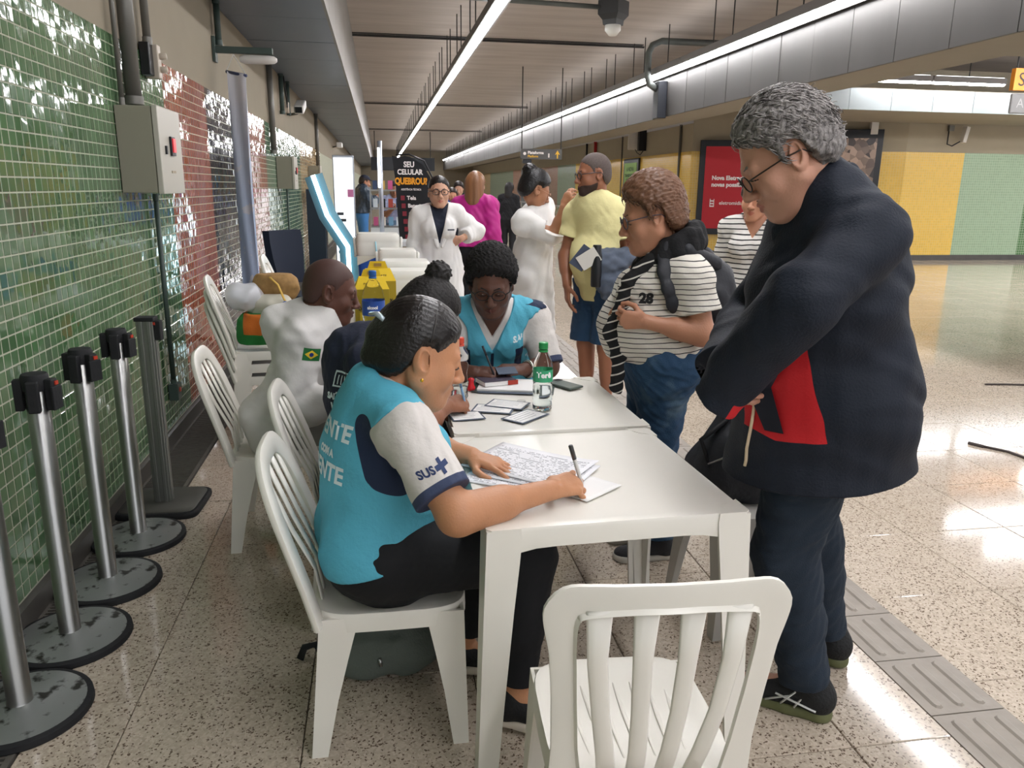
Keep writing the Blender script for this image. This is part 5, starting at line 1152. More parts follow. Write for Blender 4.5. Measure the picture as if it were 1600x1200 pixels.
# ---- man in the white coat ---------------------------------------------------------------------------
def p_coat_man():
    f = Fig('seated bald man in white lab coat with flag patch on sleeve', (-.40, 3.36), 3, H=1.76, girth=1.05, male=1, skin='5d3a2e', seated=True, lean=(14, 28), twist=-4, head=(2, 14, 0), h=.0045, seatz=.43, slit=.5, headat=(-.212, 3.35, 1.085), fat=.3)
    J = f.J; J['neck'] = A(-.315, 3.36, .965); J['shR'] = A(-.33, 3.175, .905); J['shL'] = A(-.33, 3.55, .905); f.arm('R', A(-.13, 3.10, .70), A(-.5, -.3, -1), dict(dir=A(.9, .3, -.1), palm=A(0, 0, -1), curl=RELAX)); f.arm('L', A(-.05, 3.50, .76), A(-.3, .5, -1))
    f.body(); f.eyes('1a0e08', look=(0, -.4)); f.lashes(); f.brows('1a110d', .0026)
    F = Field(.01); F.fn(lambda P: hair_field(f.toh(P), .0016, 'short')*f.hs, f.hp(0, -.02, .03), .14)
    grow('cropped_hair', F, .004, mat('cropped_hair', '48302a', rough=.6, var=.2, vscale=300), f.t)
    f.bottom(mat('grey_trousers', '8b8986', rough=.85, bump=.2), name='trousers', dl=.012)
    sh = lambda F: (hump(f, .085, .01, .02)(F), F.rc(J['pel']-f.F*.02, J['pel']+f.F*.22-f.Z*.03, .205, .19, side=f.S, q=.66, k=.05), F.rc(J['pel']-f.F*.03, J['pel']-f.F*.04-f.Z*.02, .17, .18, side=f.S, q=.8, k=.05))
    v = f.top(M_white_coat, name='lab_coat', dl=.024, sleeve=1.85, cuff=.012, hem=.40, amp=.008, seed=31, extra=sh, vee=(.16, .05), fk=24)
    f.top(mat('pale_shirt', 'b9c4cf', rough=.8), name='shirt', dl=.006, sleeve=None, hem=.62, neck=(.064, 0))
    c = Field(.008)
    for q in (1, -1): c.rc(J['neck']+f.S2*q*.075+f.fw2*(-.01), J['neck']+f.S2*q*.055+f.fw2*.11-f.up2*.06, .014, .016, side=f.fw2, q=1.6); c.rc(J['neck']-f.fw2*.075, J['neck']+f.S2*q*.075+f.fw2*(-.01), .014, .014)
    grow('collar', c, .005, M_white_coat, v)
    bv = bvh_of(v); c = A(*at_y(487, 553, 3.12)); n = un(A(-.06, 1, -.05)); up = un(A(.22, 0, 1)); rt = np.cross(n, up); rt = -rt if rt[0] < 0 else rt
    fl = []
    vs, fs = grid2(.066, .050, 6, 5); p = decal('flag_patch', vs, fs, c-n*.25, rt, up, n, bv, mat('flag_green', '1f6b35', rough=.7), v, off=.002, maxd=.8)
    vs, fs = grid2(.052, .036, 6, 6, lambda x, y: (x*(1-abs(y)/.018), y)); decal('diamond', vs, fs, c-n*.25, rt, up, n, bv, mat('flag_yellow', 'e0c330', rough=.7), p, off=.003, maxd=.8)
    cir = [(0, 0)]+[(.0085*math.cos(2*PI*i/14), .0085*math.sin(2*PI*i/14)) for i in range(14)]; decal('disc', cir, [(0, i+1, (i+1) % 14+1) for i in range(14)], c-n*.25, rt, up, n, bv, mat('flag_blue', '24367c', rough=.7), p, off=.004, maxd=.8)
    MB().tube([Vector(x)-Vector(f.t.location) for x in (J['neck']+f.fw2*.06+f.S2*.06, J['neck']+f.fw2*.15+f.S2*.035-f.up2*.12, J['neck']+f.fw2*.17+f.S2*.02-f.up2*.22)], .006, 6, flat=.4).obj('lanyard', mat('blue_lanyard', '2f6fae', rough=.6), f.t, True)
    f.shoes('e8e6e2', 'e0ded8')
p_coat_man()
# ---- second woman in a teal vest -----------------------------------------------------------------------
def p_vest2():
    f = Fig('seated woman with short curly hair, glasses and teal vest, at the far table', (.49, 3.46), 264, H=1.66, girth=1.18, skin='5e3d30', seated=True, lean=(-4, 22), head=(-4, 24, 0), h=.0048, seatz=.45, slit=.5, hs=1.02, headat=(.458, 3.27, 1.125), fat=.6, shw=.175)
    J = f.J; J['neck'] = A(.475, 3.36, 1.01); J['shR'] = A(.285, 3.37, .965); J['shL'] = A(.665, 3.37, .955)
    J['elR'] = A(.255, 3.24, .752); J['wrR'] = A(.375, 3.165, .765); J['elL'] = A(.715, 3.27, .755); J['wrL'] = A(.585, 3.185, .765)
    f.hands['R'] = dict(dir=A(.93, -.25, -.05), palm=A(.1, .35, -.8), curl=PEN, thumb=(.7, .5)); f.hands['L'] = dict(dir=A(-.92, -.25, .06), palm=A(-.1, .3, -.8), curl=[.5, .6, .7, .8], thumb=(.6, .4))
    f.body(); f.eyes('1a0e08', look=(0, -.4)); f.lashes(); f.brows('120d0b'); f.glasses('1b1716', .026, .020, .0022)
    f.bottom(mat('black_leggings', '0c0e13', rough=.8), name='trousers')
    wh = mat('white_shirt', 'cfcbc7', rough=.85, bump=.2, bscale=70, var=.05)
    cuffz = lambda v: np.maximum(np.where(np.linalg.norm(v-J['elR'], axis=1) < .16, (v-J['shR']-(J['elR']-J['shR'])*.86)@un(J['elR']-J['shR']), -1), np.where(np.linalg.norm(v-J['elL'], axis=1) < .16, (v-J['shL']-(J['elL']-J['shL'])*.86)@un(J['elL']-J['shL']), -1))
    sh = f.top(MATS['white_shirt_navy_cuff'], name='shirt', dl=.010, sdl=.020, sleeve=.97, cuff=.008, neck=(.074, .0), hem=.6, seat=False, seed=41, zones={'cuff': cuffz}, vee=(.10, .05))
    c, S2, U, FW = J['chest'], f.S2, f.up2, f.fw2
    def navy(v):
        q = v-J['neck']; x = q@S2; z = q@U; fr = q@FW > -.02
        a = np.minimum(.028-np.abs(z+.035-.0*x), np.abs(x)-.075)   # shoulder yokes
        a = np.minimum(np.minimum(.04-np.abs(z+.01), np.abs(x)-.07), .03-q@FW)
        stripes = np.maximum(poly_sd(x, z, [(-.135, -.135), (-.102, -.135), (-.098, -.27), (-.13, -.27)]), poly_sd(x, z, [(.098, -.135), (.135, -.135), (.13, -.27), (.095, -.27)]))
        zip_ = .007-np.abs(x); zip_ = np.minimum(zip_, -.16-z)
        pk = np.maximum(poly_sd(x, z, [(-.205, -.12), (-.10, -.13), (-.10, -.145), (-.15, -.165), (-.205, -.145)]), poly_sd(x, z, [(.205, -.12), (.12, -.13), (.15, -.165), (.205, -.155)]))
        return np.maximum(a, np.where(fr, np.maximum(np.maximum(stripes, zip_), pk), -1))
    hole = lambda P, D: smax(D, -np.minimum(f_rc(P, J['shR']+(J['elR']-J['shR'])*.10, J['elR'], .085, .10), f_rc(P, J['shL']+(J['elL']-J['shL'])*.10, J['elL'], .085, .10)), .006)
    v = f.top(MATS['teal_vest_cloth'], name='vest', dl=.024, sleeve=None, neck=(.076, .0), hem=.5, amp=.004, seed=43, zones={'navy': navy}, bust=.05, vee=(.16, .075), post=hole)
    bv = bvh_of(v); wp = MATS['white_print']
    for txt, sz, x, z in (('SAÚDE', .030, -.135, -.085), ('+', .05, -.165, -.215)):
        vs, fs = text2(txt, sz, .0015); decal('print', vs, fs, J['neck']+S2*x+U*z+FW*.4, -S2, U, -FW, bv, wp, v, off=.002, maxd=.9)
    f.hair('0d0a09', t=.022, line='short', bump=.0045, freq=300, top=.02, side=.006, gloss=.8, h=.0045)
    w_ = MB(); a, b = J['wrL'], J['elL']; p = Vector(a+(b-a)*.18)-Vector(f.t.location); u, v_ = orth(b-a); w_.tube([p+u*(.034*math.cos(i*PI/9))+v_*(.034*math.sin(i*PI/9)) for i in range(19)], .008, 6); w_.obj('watch', mat('silver_watch', 'b9b6ae', rough=.25, metal=.9), f.t, True)
    f.shoes('16171a')
p_vest2()
# ---- grey-haired man -----------------------------------------------------------------------------------
def p_grey_man():
    f = Fig('tall standing grey-haired man in navy jacket with red side panel', (1.21, 1.93), 158, H=1.82, girth=1.32, male=1, skin='c3917a', lean=(6, 18), twist=6, head=(0, 34, 0), h=.0044, slit=.5, hs=1.0, fat=.7, headat=(.99, 1.86, 1.60), hipw=.085)
    J = f.J; J['neck'] = A(1.105, 1.88, 1.505); J['chest'] = A(1.16, 1.90, 1.30); J['shL'] = A(1.125, 1.70, 1.41); J['shR'] = A(1.20, 2.08, 1.42)
    J['elL'] = A(.955, 1.64, 1.285); J['wrL'] = A(.862, 1.76, 1.075); f.hands['L'] = dict(dir=A(-.05, .75, -.45), palm=A(.75, .3, .1), curl=[.7, .8, .9, 1.], thumb=(.5, .4))
    J['elR'] = A(1.10, 2.20, 1.12); J['wrR'] = A(.935, 1.96, 1.07); f.hands['R'] = dict(dir=A(-.3, -.6, -.5), palm=A(.6, -.3, -.3), curl=[.7, .8, .9, 1.])
    f.leg('L', A(1.215, 1.855, .085), f.F, A(1.085, 1.96, .03)); f.leg('R', A(1.425, 2.10, .085), f.F, A(1.32, 2.235, .03))
    f.body(); f.eyes('3a2a1c', look=(0, -.4)); f.lashes(); f.brows('6a625c'); f.glasses('2a1d16', .025, .018, .0017, y=.108, z=-.004)
    f.bottom(M_denim, upto=1.94, dl=.012, cuff=.014, name='jeans', amp=.005, seed=52, top=.0)
    cen = A(1.215, 1.90, 0)
    def ex(F):
        F.rc(J['chest']-f.Z*.05+f.F*.0, A(1.195, 1.91, .98), .195, .225, side=f.F, q=.92, k=.08); F.rc(A(1.195, 1.91, .98), A(1.205, 1.91, .72), .225, .258, side=f.F, q=.9, k=.06)
        F.el(J['chest']+f.up2*.05-f.fw2*.045, (.135, .14, .16), k=.08)
    poly = [tuple(at_y(x, y, 1.72)[[0, 2]]) for x, y in ((1262, 500), (1286, 690), (1232, 702), (1135, 664), (1150, 626), (1205, 575))]
    red = lambda v: np.minimum(np.where(v[:, 1] < 1.90, poly_sd(v[:, 0], v[:, 2], poly), -1), np.minimum(np.minimum(f_rc(v, J['elL'], J['wrL'], .092, .08), f_rc(v, J['shL'], J['elL'], .11, .10)), f_rc(v, J['elR'], J['wrR'], .088, .08)))
    cuffm = zone_mat('navy_jacket_cloth', '0b1524', [('red', 'c01a22')], rough=.75, bump=.25, bscale=160, var=.12)
    v = f.top(cuffm, name='jacket', dl=.026, sdl=.024, sleeve=2.34, cuff=.020, neck=(.066, -.01), hem=.765, hemn=(.10, 0, -1), amp=.007, seed=57, fk=22, zones={'red': red}, extra=ex, seat=True)
    bv = bvh_of(v)
    # pocket opening on the red panel
    pts = [(1211, 585), (1223, 583), (1233, 620), (1240, 688), (1224, 691), (1213, 640)]; p3 = [at_y(x, y, 1.72) for x, y in pts]; c = np.mean(p3, 0); rt = A(1, 0, 0); up = A(0, 0, 1)
    decal('pocket', [((p-c)[0], (p-c)[2]) for p in p3], [(0, 1, 2), (0, 2, 5), (5, 2, 3), (5, 3, 4)], c-A(0, .4, 0), rt, up, A(0, 1, 0), bv, mat('dark_pocket', '0c1220', rough=.8), v, off=.004, maxd=1.6)
    o = Vector(f.t.location); z = []
    for i in range(14):
        t = i/13; p = at_y(1181-46*t, 622+122*t, 1.80); h_ = bv.ray_cast(Vector((p[0]-.5, p[1]-.0, p[2])), Vector((1, .12, 0)), 1.5)
        if h_[0] is not None: z.append(h_[0]-o+Vector((-.002, -.004, 0)))
    if len(z) > 2: MB().tube(z, .0045, 6).obj('zip_edge', mat('cream_piping', 'd8c3a4', rough=.6), f.t, True)
    F = Field(.02); b = J['neck']; hp = f.hp
    pts = [b-f.fw2*.085+f.up2*.035, b+f.S2*-.080-f.fw2*.02+f.up2*.022, b-f.S2*.075+f.fw2*.07-f.up2*.015, b-f.S2*.03+f.fw2*.12-f.up2*.05]; pts2 = [b-f.fw2*.085+f.up2*.035, b+f.S2*.080-f.fw2*.02+f.up2*.022, b+f.S2*.075+f.fw2*.07-f.up2*.015, b+f.S2*.03+f.fw2*.12-f.up2*.05]
    for P_ in (pts, pts2):
        for a_, b_ in zip(P_, P_[1:]): F.rc(a_, b_, .021, .021, side=f.up2, q=.7); F.rc(a_-f.up2*.028, b_-f.up2*.03, .022, .022)
    grow('collar', F, .0045, cuffm, v)
    # inner pink hem glimpse
    hb = []
    f.hair('5f5a57', t=.017, line='short', bump=.0030, freq=130, strand=.0012, top=.008, back=.004, side=.002, gloss=.45, h=.0036, mats=grey_hair())
    add_strands(f, 1500, .030, ['8d8885', '4b4644', 'a8a3a0'])
    def stripes(s_, q, sh, g):
        mb = MB(); o = np.array(s_.t.location)
        if q == 'L':
            mb2 = MB(); W = lambda x, y, z: Vector(g(x, y, z)-o); sx = -.045
            for a, b_ in (((sx, .055, .034), (sx+.006, .02, .078)), ((sx, .02, .034), (sx+.006, -.002, .074)), ((sx, .095, .032), (sx+.010, .015, .070)), ((sx, .07, .06), (sx-.0, -.035, .040))):
                mb2.tube([W(*a), W(*[(i+j)/2 for i, j in zip(a, b_)]), W(*b_)], .0045, 6, flat=.6)
            mb2.obj('stripe', mat('silver_stripe', 'cfd0cc', rough=.4), sh, True)['kind'] = 'stuff'
    f.shoes('121416', 'x', L=.30, solemat=mat('olive_sole', '5c5f3d', rough=.6, var=.3, vscale=20), extra=stripes)
    # pull loop on the heel is small; laces
    return f
def grey_hair():
    m, n, l, b = nt('grey_hair'); tc = n.new('ShaderNodeTexCoord').outputs['Object']; mp = n.new('ShaderNodeMapping'); mp.inputs['Scale'].default_value = (1, 1, .35); l.new(tc, mp.inputs[0])
    a = n.new('ShaderNodeTexNoise'); a.inputs['Scale'].default_value = 120; a.inputs['Detail'].default_value = 5; l.new(mp.outputs[0], a.inputs[0])
    r = n.new('ShaderNodeValToRGB'); r.color_ramp.elements[0].position = .30; r.color_ramp.elements[0].color = lin('4c4745'); r.color_ramp.elements[1].position = .72; r.color_ramp.elements[1].color = lin('97928f')
    l.new(a.outputs[0], r.inputs[0]); l.new(r.outputs[0], b.inputs['Base Color']); b.inputs['Roughness'].default_value = .5
    bp = n.new('ShaderNodeBump'); bp.inputs['Strength'].default_value = .8; bp.inputs['Distance'].default_value = .01; l.new(a.outputs[0], bp.inputs['Height']); l.new(bp.outputs[0], b.inputs['Normal']); return m
def add_strands(f, n, L, cols, line='short', y0=.0, lift=.012, curl=.3, seed=5, w_=.0011, fwd=-1, k=1):
    """short tapered locks rooted on the scalp, combed back and down"""
    r = np.random.default_rng(seed); o = np.array(f.t.location); mbs = [MB() for _ in cols]; i = 0
    while i < n:
        v = r.normal(size=3); v /= np.linalg.norm(v); p = A(v[0]*.080, -.015+v[1]*.100, .036+v[2]*.100)
        if p[2] < np.interp(p[1], *HL[line])+.004 or (abs(p[0]) > .06 and -.03 < p[1] < .014 and p[2] < .034): continue
        i += 1; d = un(A(v[0]*.5+r.normal()*curl, fwd*.9+r.normal()*curl*.5, -.35-.5*abs(v[0])+r.normal()*curl)); nrm = un(v)
        d = un(d-nrm*d.dot(nrm)*.8); q = p+nrm*.006; pts = []
        for j in range(4): t = j/3; pts.append(Vector(f.hp(*(q+d*L*t+nrm*(lift*math.sin(t*PI*.7)-.012*t*t)))-o))
        mbs[i % len(cols)].tube(pts, [w_*1.6, w_*1.5, w_, w_*.2], 3, caps=False)
    for mb, c in zip(mbs, cols): mb.obj('hair_locks', hair_mat('hair_'+c, c, .45), f.t, True)['kind'] = 'stuff'
P5 = p_grey_man()
# ---- woman in striped T-shirt with scarf ------------------------------------------------------------------
def stripes_mat(name, a, b, pitch, duty, tilt=(0, 0)):
    m = mat(name, a, rough=.85, bump=.2, bscale=90); n, l = m.node_tree.nodes, m.node_tree.links; bs = n['Principled BSDF']; pos = n.new('ShaderNodeNewGeometry').outputs['Position']
    nz = n.new('ShaderNodeTexNoise'); nz.inputs['Scale'].default_value = 7; l.new(pos, nz.inputs[0])
    sx = n.new('ShaderNodeSeparateXYZ'); l.new(pos, sx.inputs[0]); x = n.new('ShaderNodeMath'); x.operation = 'MULTIPLY_ADD'; x.inputs[1].default_value = .016; l.new(nz.outputs[0], x.inputs[0]); l.new(sx.outputs[2], x.inputs[2])
    y = n.new('ShaderNodeMath'); y.operation = 'MULTIPLY_ADD'; y.inputs[1].default_value = tilt[0]; l.new(sx.outputs[0], y.inputs[0]); l.new(x.outputs[0], y.inputs[2])
    d = n.new('ShaderNodeMath'); d.operation = 'DIVIDE'; d.inputs[1].default_value = pitch; l.new(y.outputs[0], d.inputs[0]); fr = n.new('ShaderNodeMath'); fr.operation = 'FRACT'; l.new(d.outputs[0], fr.inputs[0])
    lt = n.new('ShaderNodeMath'); lt.operation = 'LESS_THAN'; lt.inputs[1].default_value = duty; l.new(fr.outputs[0], lt.inputs[0])
    mx = n.new('ShaderNodeMix'); mx.data_type = 'RGBA'; mx.inputs[6].default_value = lin(a); mx.inputs[7].default_value = lin(b); l.new(lt.outputs[0], mx.inputs[0]); l.new(mx.outputs[2], bs.inputs['Base Color']); return m
def jeans_mat(name, c, fade, lo, hi):
    m = mat(name, c, rough=.85, bump=.25, bscale=250); n, l = m.node_tree.nodes, m.node_tree.links; bs = n['Principled BSDF']; tc = n.new('ShaderNodeTexCoord').outputs['Object']
    nz = n.new('ShaderNodeTexNoise'); nz.inputs['Scale'].default_value = 5; nz.inputs['Detail'].default_value = 4; l.new(tc, nz.inputs[0]); r = n.new('ShaderNodeValToRGB'); r.color_ramp.elements[0].position = lo; r.color_ramp.elements[0].color = lin(c); r.color_ramp.elements[1].position = hi; r.color_ramp.elements[1].color = lin(fade)
    l.new(nz.outputs[0], r.inputs[0]); l.new(r.outputs[0], bs.inputs['Base Color']); return m
def p_striped():
    f = Fig('standing woman in striped T-shirt and black scarf with short brown hair', (1.11, 2.97), 176, H=1.57, girth=1.26, skin='b98468', lean=(-4, 14), twist=-4, head=(2, 14, 0), h=.0048, slit=.8, hs=1.07, fat=1.0, headat=(1.035, 2.95, 1.415), hipw=.085)
    J = f.J; J['neck'] = A(1.13, 2.96, 1.275); J['shL'] = A(1.165, 2.81, 1.19); J['shR'] = A(1.155, 3.12, 1.19)
    J['elL'] = A(1.205, 2.765, .985); J['wrL'] = A(.985, 2.80, 1.03); f.hands['L'] = dict(dir=A(-1, .05, .10), palm=A(.15, .95, .25), curl=[.9, 1.0, 1.1, 1.1], thumb=(.5, .5))
    J['elR'] = A(1.16, 3.20, .97); J['wrR'] = A(.955, 2.98, 1.035); f.hands['R'] = dict(dir=A(-.7, -.6, .15), palm=A(.2, -.75, -.4), curl=[.8, .9, 1.0, 1.1], thumb=(.6, .5))
    f.body(); f.eyes('3a2a1c'); f.lashes(); f.brows('6a4a36'); f.glasses('5a5560', .024, .020, .0019, metal=.5)
    f.bottom(jeans_mat('blue_faded_jeans', '284765', '6f8796', .52, .75), upto=1.93, dl=.014, cuff=.02, name='jeans', amp=.006, seed=61, belly=.02)
    st = stripes_mat('white_shirt_thin_black_stripes', 'd5d0c6', '2b2a2c', .0205, .17, (-.05, 0))
    v = f.shirt = f.top(st, name='shirt', dl=.016, sdl=.022, sleeve=.62, cuff=.012, neck=(.07, 0), hem=.835, hemn=(-.12, 0, -1), belly=.10, bust=.07, amp=.005, seed=63, flare=.02, seat=True, fk=32)
    bv = bvh_of(v); ink = mat('black_print', '1c1b1d', rough=.7); c = at_y(993, 466, 2.85)
    vs, fs = text2('28', .052, .003); decal('print', vs, fs, A(c[0]+.045, 2.4, c[2]), A(1, -.45, 0), A(.05, 0, 1), A(-.02, 1, 0), bv, ink, v, off=.002, maxd=1.6)
    # scarf: loop round the neck and two hanging ends
    sc_m = mat('black_scarf', '121214', rough=.9, bump=.5, bscale=60)
    F = Field(.02); b = J['neck']
    for i in range(12):
        a = 2*PI*i/12; a2 = 2*PI*(i+1)/12; g = lambda a: b+f.F*(-.0+.088*math.cos(a))+f.S*.088*math.sin(a)+f.Z*(.045-.045*math.cos(a)); F.rc(g(a), g(a2), .036, .036)
        g2 = lambda a: b+f.F*(.105*math.cos(a))+f.S*.105*math.sin(a)+f.Z*(.005-.05*math.cos(a)); F.rc(g2(a), g2(a2), .034, .034)
    F.el(b+f.F*.12-f.Z*.09, (.045, .05, .05)); F.post = [lambda P, D: D+folds(P, 71, 80, .005)]
    grow('scarf_loop', F, .005, sc_m, f.t)
    pat = stripes_mat('black_scarf_white_bars', '141416', 'c9c5bd', .036, .16, (-.35, 0))
    pts = [(1013, 405), (1000, 440), (985, 475), (975, 520), (968, 560), (963, 604)]; F = Field(.01)
    w3 = []
    for x, y in pts:
        p = at_y(x, y, 2.86); h_ = bv.ray_cast(Vector((p[0]-.5, 2.88, p[2])), Vector((1, 0, 0)), 1.5); w3.append(np.array(h_[0])+A(-.012, 0, 0) if h_[0] is not None and h_[0][0] < p[0]+.25 else p)
    for a_, b_ in zip(w3, w3[1:]): F.rc(a_, b_, .024, .029, side=A(1, -.35, 0), q=.5)
    F.post = [lambda P, D: D+folds(P, 73, 90, .003)]; grow('scarf_end', F, .005, pat, f.t)
    f.hair('6b4a35', t=.020, line='short', bump=.003, freq=120, strand=.0015, top=.022, side=.006, back=.006, gloss=.5, h=.0042)
    add_strands(f, 900, .034, ['7d5a42', '54372a', '8f6c50'], seed=9, fwd=-.5)
    f.shoes('2a2a2e', 'bdb8ae', L=.25)
    return f
P6 = p_striped()
# ---- people further back -----------------------------------------------------------------------------------
def coat_sdf_skirt(f, z, w): return (z, w, .72)
def p_striped2():
    f = Fig('woman in long-sleeved striped top behind the grey-haired man', (2.31, 4.62), 235, H=1.60, girth=1.1, skin='b98468', lean=(0, 4), head=(-8, 6, 0), h=.007, slit=.8)
    f.body(); f.brows(); f.eyes()
    f.bottom(mat('black_trousers', '121317', rough=.8), upto=1.93, name='trousers')
    f.top(stripes_mat('white_top_black_stripes', 'd3cfca', '242326', .030, .26), name='shirt', dl=.018, sleeve=1.93, neck=(.078, .02), hem=.86, amp=.004, seed=81, vee=(.10, .06))
    b = bvh_of(f.ob); J = f.J; o = Vector(f.t.location)
    MB().tube([Vector(x)-o for x in (J['neck']-f.S2*.09-f.fw2*.02+f.Z*.035, J['neck']-f.S2*.085+f.fw2*.09-f.Z*.03, J['chest']-f.S2*.09+f.fw2*.165, J['waist']-f.S2*.11+f.fw2*.15)], .018, 8, flat=.35).obj('bag_strap', mat('charcoal_strap', '33322f', rough=.8), f.t, True)
    f.hair('3a2018', t=.014, line='bob', strand=.001, extra=lambda F: (F.rc(f.hp(.055, -.04, -.03), f.hp(.06, -.03, -.12), .03, .02), F.rc(f.hp(-.055, -.04, -.03), f.hp(-.06, -.03, -.12), .03, .02)))
    f.shoes('202024')
p_striped2()
def p_yellow():
    f = Fig('bearded man in pale yellow T-shirt and denim shorts with grey jacket over arm', (1.43, 5.02), 214, H=1.72, girth=1.0, male=1, skin='96634a', lean=(-2, 2), twist=0, head=(-30, 6, 0), h=.006, slit=.9, hs=1.0, headat=(1.355, 4.99, 1.605))
    J = f.J; J['neck'] = A(1.39, 5.02, 1.43)
    J['shL'] = A(1.560, 4.93, 1.345); J['elL'] = A(1.585, 4.86, 1.075); J['wrL'] = A(1.36, 4.76, 1.085); f.hands['L'] = dict(dir=A(-1, -.05, .02), palm=A(.1, .6, -.5), curl=[.6, .7, .7, .8], thumb=(.5, .4))
    J['shR'] = A(1.295, 5.14, 1.345); J['elR'] = A(1.225, 5.14, 1.08); J['wrR'] = A(1.205, 5.00, .90)
    f.hands['R'] = dict(dir=A(0, -.2, -1), palm=A(.9, 0, 0), curl=RELAX)
    f.body(); f.eyes(); f.brows(); f.glasses('2a2c33', .024, .019, .0022)
    F = Field(.01); F.fn(lambda P: smax(hair_field(f.toh(P), .0022, 'short')*f.hs, -9, .01), f.hp(0, -.02, .03), .15); grow('cropped_hair', F, .0055, mat('grey_stubble_hair', '574c48', rough=.8, var=.5, vscale=160), f.t)
    def beard(P):
        Q = f.toh(P); d = head_field(Q, 0, 1, 0)-.0022; k = np.maximum(np.maximum(Q[:, 2]+.056-.30*np.maximum(0, -Q[:, 1]+.04), Q[:, 1]*0-.02), -Q[:, 1]-.0)
        m_ = f_el(Q*A(1, 1, 1), A(0, .10, -.052), (.024, .03, .012)); return smax(smax(d, k, .004), -m_, .003)*f.hs
    F = Field(.01); F.fn(beard, f.hp(0, .03, -.07), .12); grow('beard', F, .005, mat('dark_beard', '3b2c26', rough=.85, var=.4, vscale=200), f.t)
    f.bottom(mat('denim_shorts', '23405e', rough=.85, var=.15, vscale=12, bump=.25, bscale=200), upto=.93, dl=.020, cuff=.028, name='shorts', amp=.005, seed=91, top=.0)
    f.top(mat('pale_yellow_tshirt', 'e0d79e', rough=.85, bump=.2, bscale=60, var=.05), name='shirt', dl=.036, sdl=.024, sleeve=.55, cuff=.012, neck=(.068, 0), hem=.80, hemn=(.05, 0, -1), fk=28, amp=.004, seed=93, belly=.03)
    f.shoes('3a3a3c', 'c9c9c4')
    t = thing('jacket', 'grey jacket draped over the forearm of the man in yellow', 'jacket', (1.46, 4.80, 0))
    F = Field(.04); F.rc(A(1.36, 4.79, 1.10), A(1.54, 4.83, 1.09), .065, .070); F.rc(A(1.39, 4.76, 1.05), A(1.42, 4.75, .92), .075, .085, side=A(1, 0, 0), q=.7); F.rc(A(1.48, 4.78, 1.03), A(1.50, 4.77, .90), .07, .06, side=A(1, 0, 0), q=.7); F.rc(A(1.43, 4.75, .93), A(1.46, 4.77, .68), .075, .04, side=A(1, 0, 0), q=.5)
    F.post = [lambda P, D: D+folds(P, 95, 42, .012)+folds(P, 96, 95, .004)]; o = grow('cloth', F, .007, mat('grey_jacket_cloth', '4c5564', rough=.8, bump=.25, bscale=60), t)
    t = thing('thermos', 'black flask held under the grey jacket', 'flask', (1.325, 4.73, .92)); MB().lathe([(.030, 0), (.034, .01), (.034, .19), (.028, .21), (.028, .25), (.024, .26)], 16).obj('body', mat('black_plastic', '15161a', rough=.35), t, sharp=40)
    t = thing('booklet', 'grey-blue vaccination booklet held by the man in yellow', 'booklet', (1.235, 4.73, 1.10)); R = Matrix.Rotation(.6, 3, 'Y') @ Matrix.Rotation(.3, 3, 'X')
    MB().box((0, 0, 0), (.10, .006, .15), R).obj('cover', mat('grey_blue_card', '4b5468', rough=.6), t); MB().box(R @ Vector((.03, -.012, .02)), (.10, .003, .13), R @ Matrix.Rotation(.35, 3, 'Y')).obj('page', mat('paper', 'dedcd6', rough=.8), t)
p_yellow()
def p_nurse():
    f = Fig('woman in white lab coat with hair bun giving an injection', (1.08, 5.62), 6, H=1.66, girth=1.0, skin='a8775a', lean=(2, 16), head=(2, 22, 0), h=.007, slit=.6, headat=(1.085, 5.55, 1.50))
    J = f.J; J['shR'] = A(.985, 5.44, 1.28); J['elR'] = A(1.195, 5.36, 1.205); J['wrR'] = A(1.235, 5.29, 1.395); f.hands['R'] = dict(dir=A(.35, -.05, .85), palm=A(.55, .5, -.4), curl=[.5, .6, .8, 1.0], thumb=(.6, .4))
    J['elL'] = A(1.16, 5.72, 1.10); J['wrL'] = A(1.27, 5.50, 1.17); f.hands['L'] = dict(dir=A(.8, -.5, .0), palm=A(0, -.4, -.8), curl=[.5, .5, .6, .7])
    f.body(); f.eyes(look=(0, -.3)); f.brows(); f.glasses('c79a80', .023, .019, .0014, metal=.5)
    f.bottom(MATS['black_trousers'], upto=1.93, name='trousers')
    f.top(mat('bright_coat_cloth', 'e2e1df', rough=.85, bump=.15, bscale=50), name='lab_coat', dl=.026, sdl=.026, sleeve=1.12, cuff=.02, neck=(.07, 0), hem=.36, skirt=(.34, .235, .85), amp=.010, seed=101, fk=22)
    F = Field(.02); bn = f.hp(0, -.085, .105); F.fn(lambda P: f_el(P, bn, (.052, .050, .046))-.004*np.sin(P[:, 0]*150)*np.sin(P[:, 1]*140+1)*np.sin(P[:, 2]*150), bn, .06)
    f.hair('121012', t=.014, line='back', strand=.0006, bump=.001, top=.01, extra=lambda G: G.fn(F, bn, .07, k=.015), h=.006)
    f.shoes('e6e6e6')
    s_ = thing('syringe', 'small syringe held at the arm of the man in yellow', 'syringe', tuple(J['wrR']+A(.05, -.01, -.07))); MB().tube([(0, 0, 0), (.05, 0, -.02)], .006, 8).obj('barrel', mat('pale_plastic', 'dfe3e3', rough=.3), s_, True); MB().tube([(.05, 0, -.02), (.075, 0, -.03)], .0015, 5).obj('needle', mat('steel', 'a8a8a8', rough=.3, metal=1), s_)
p_nurse()
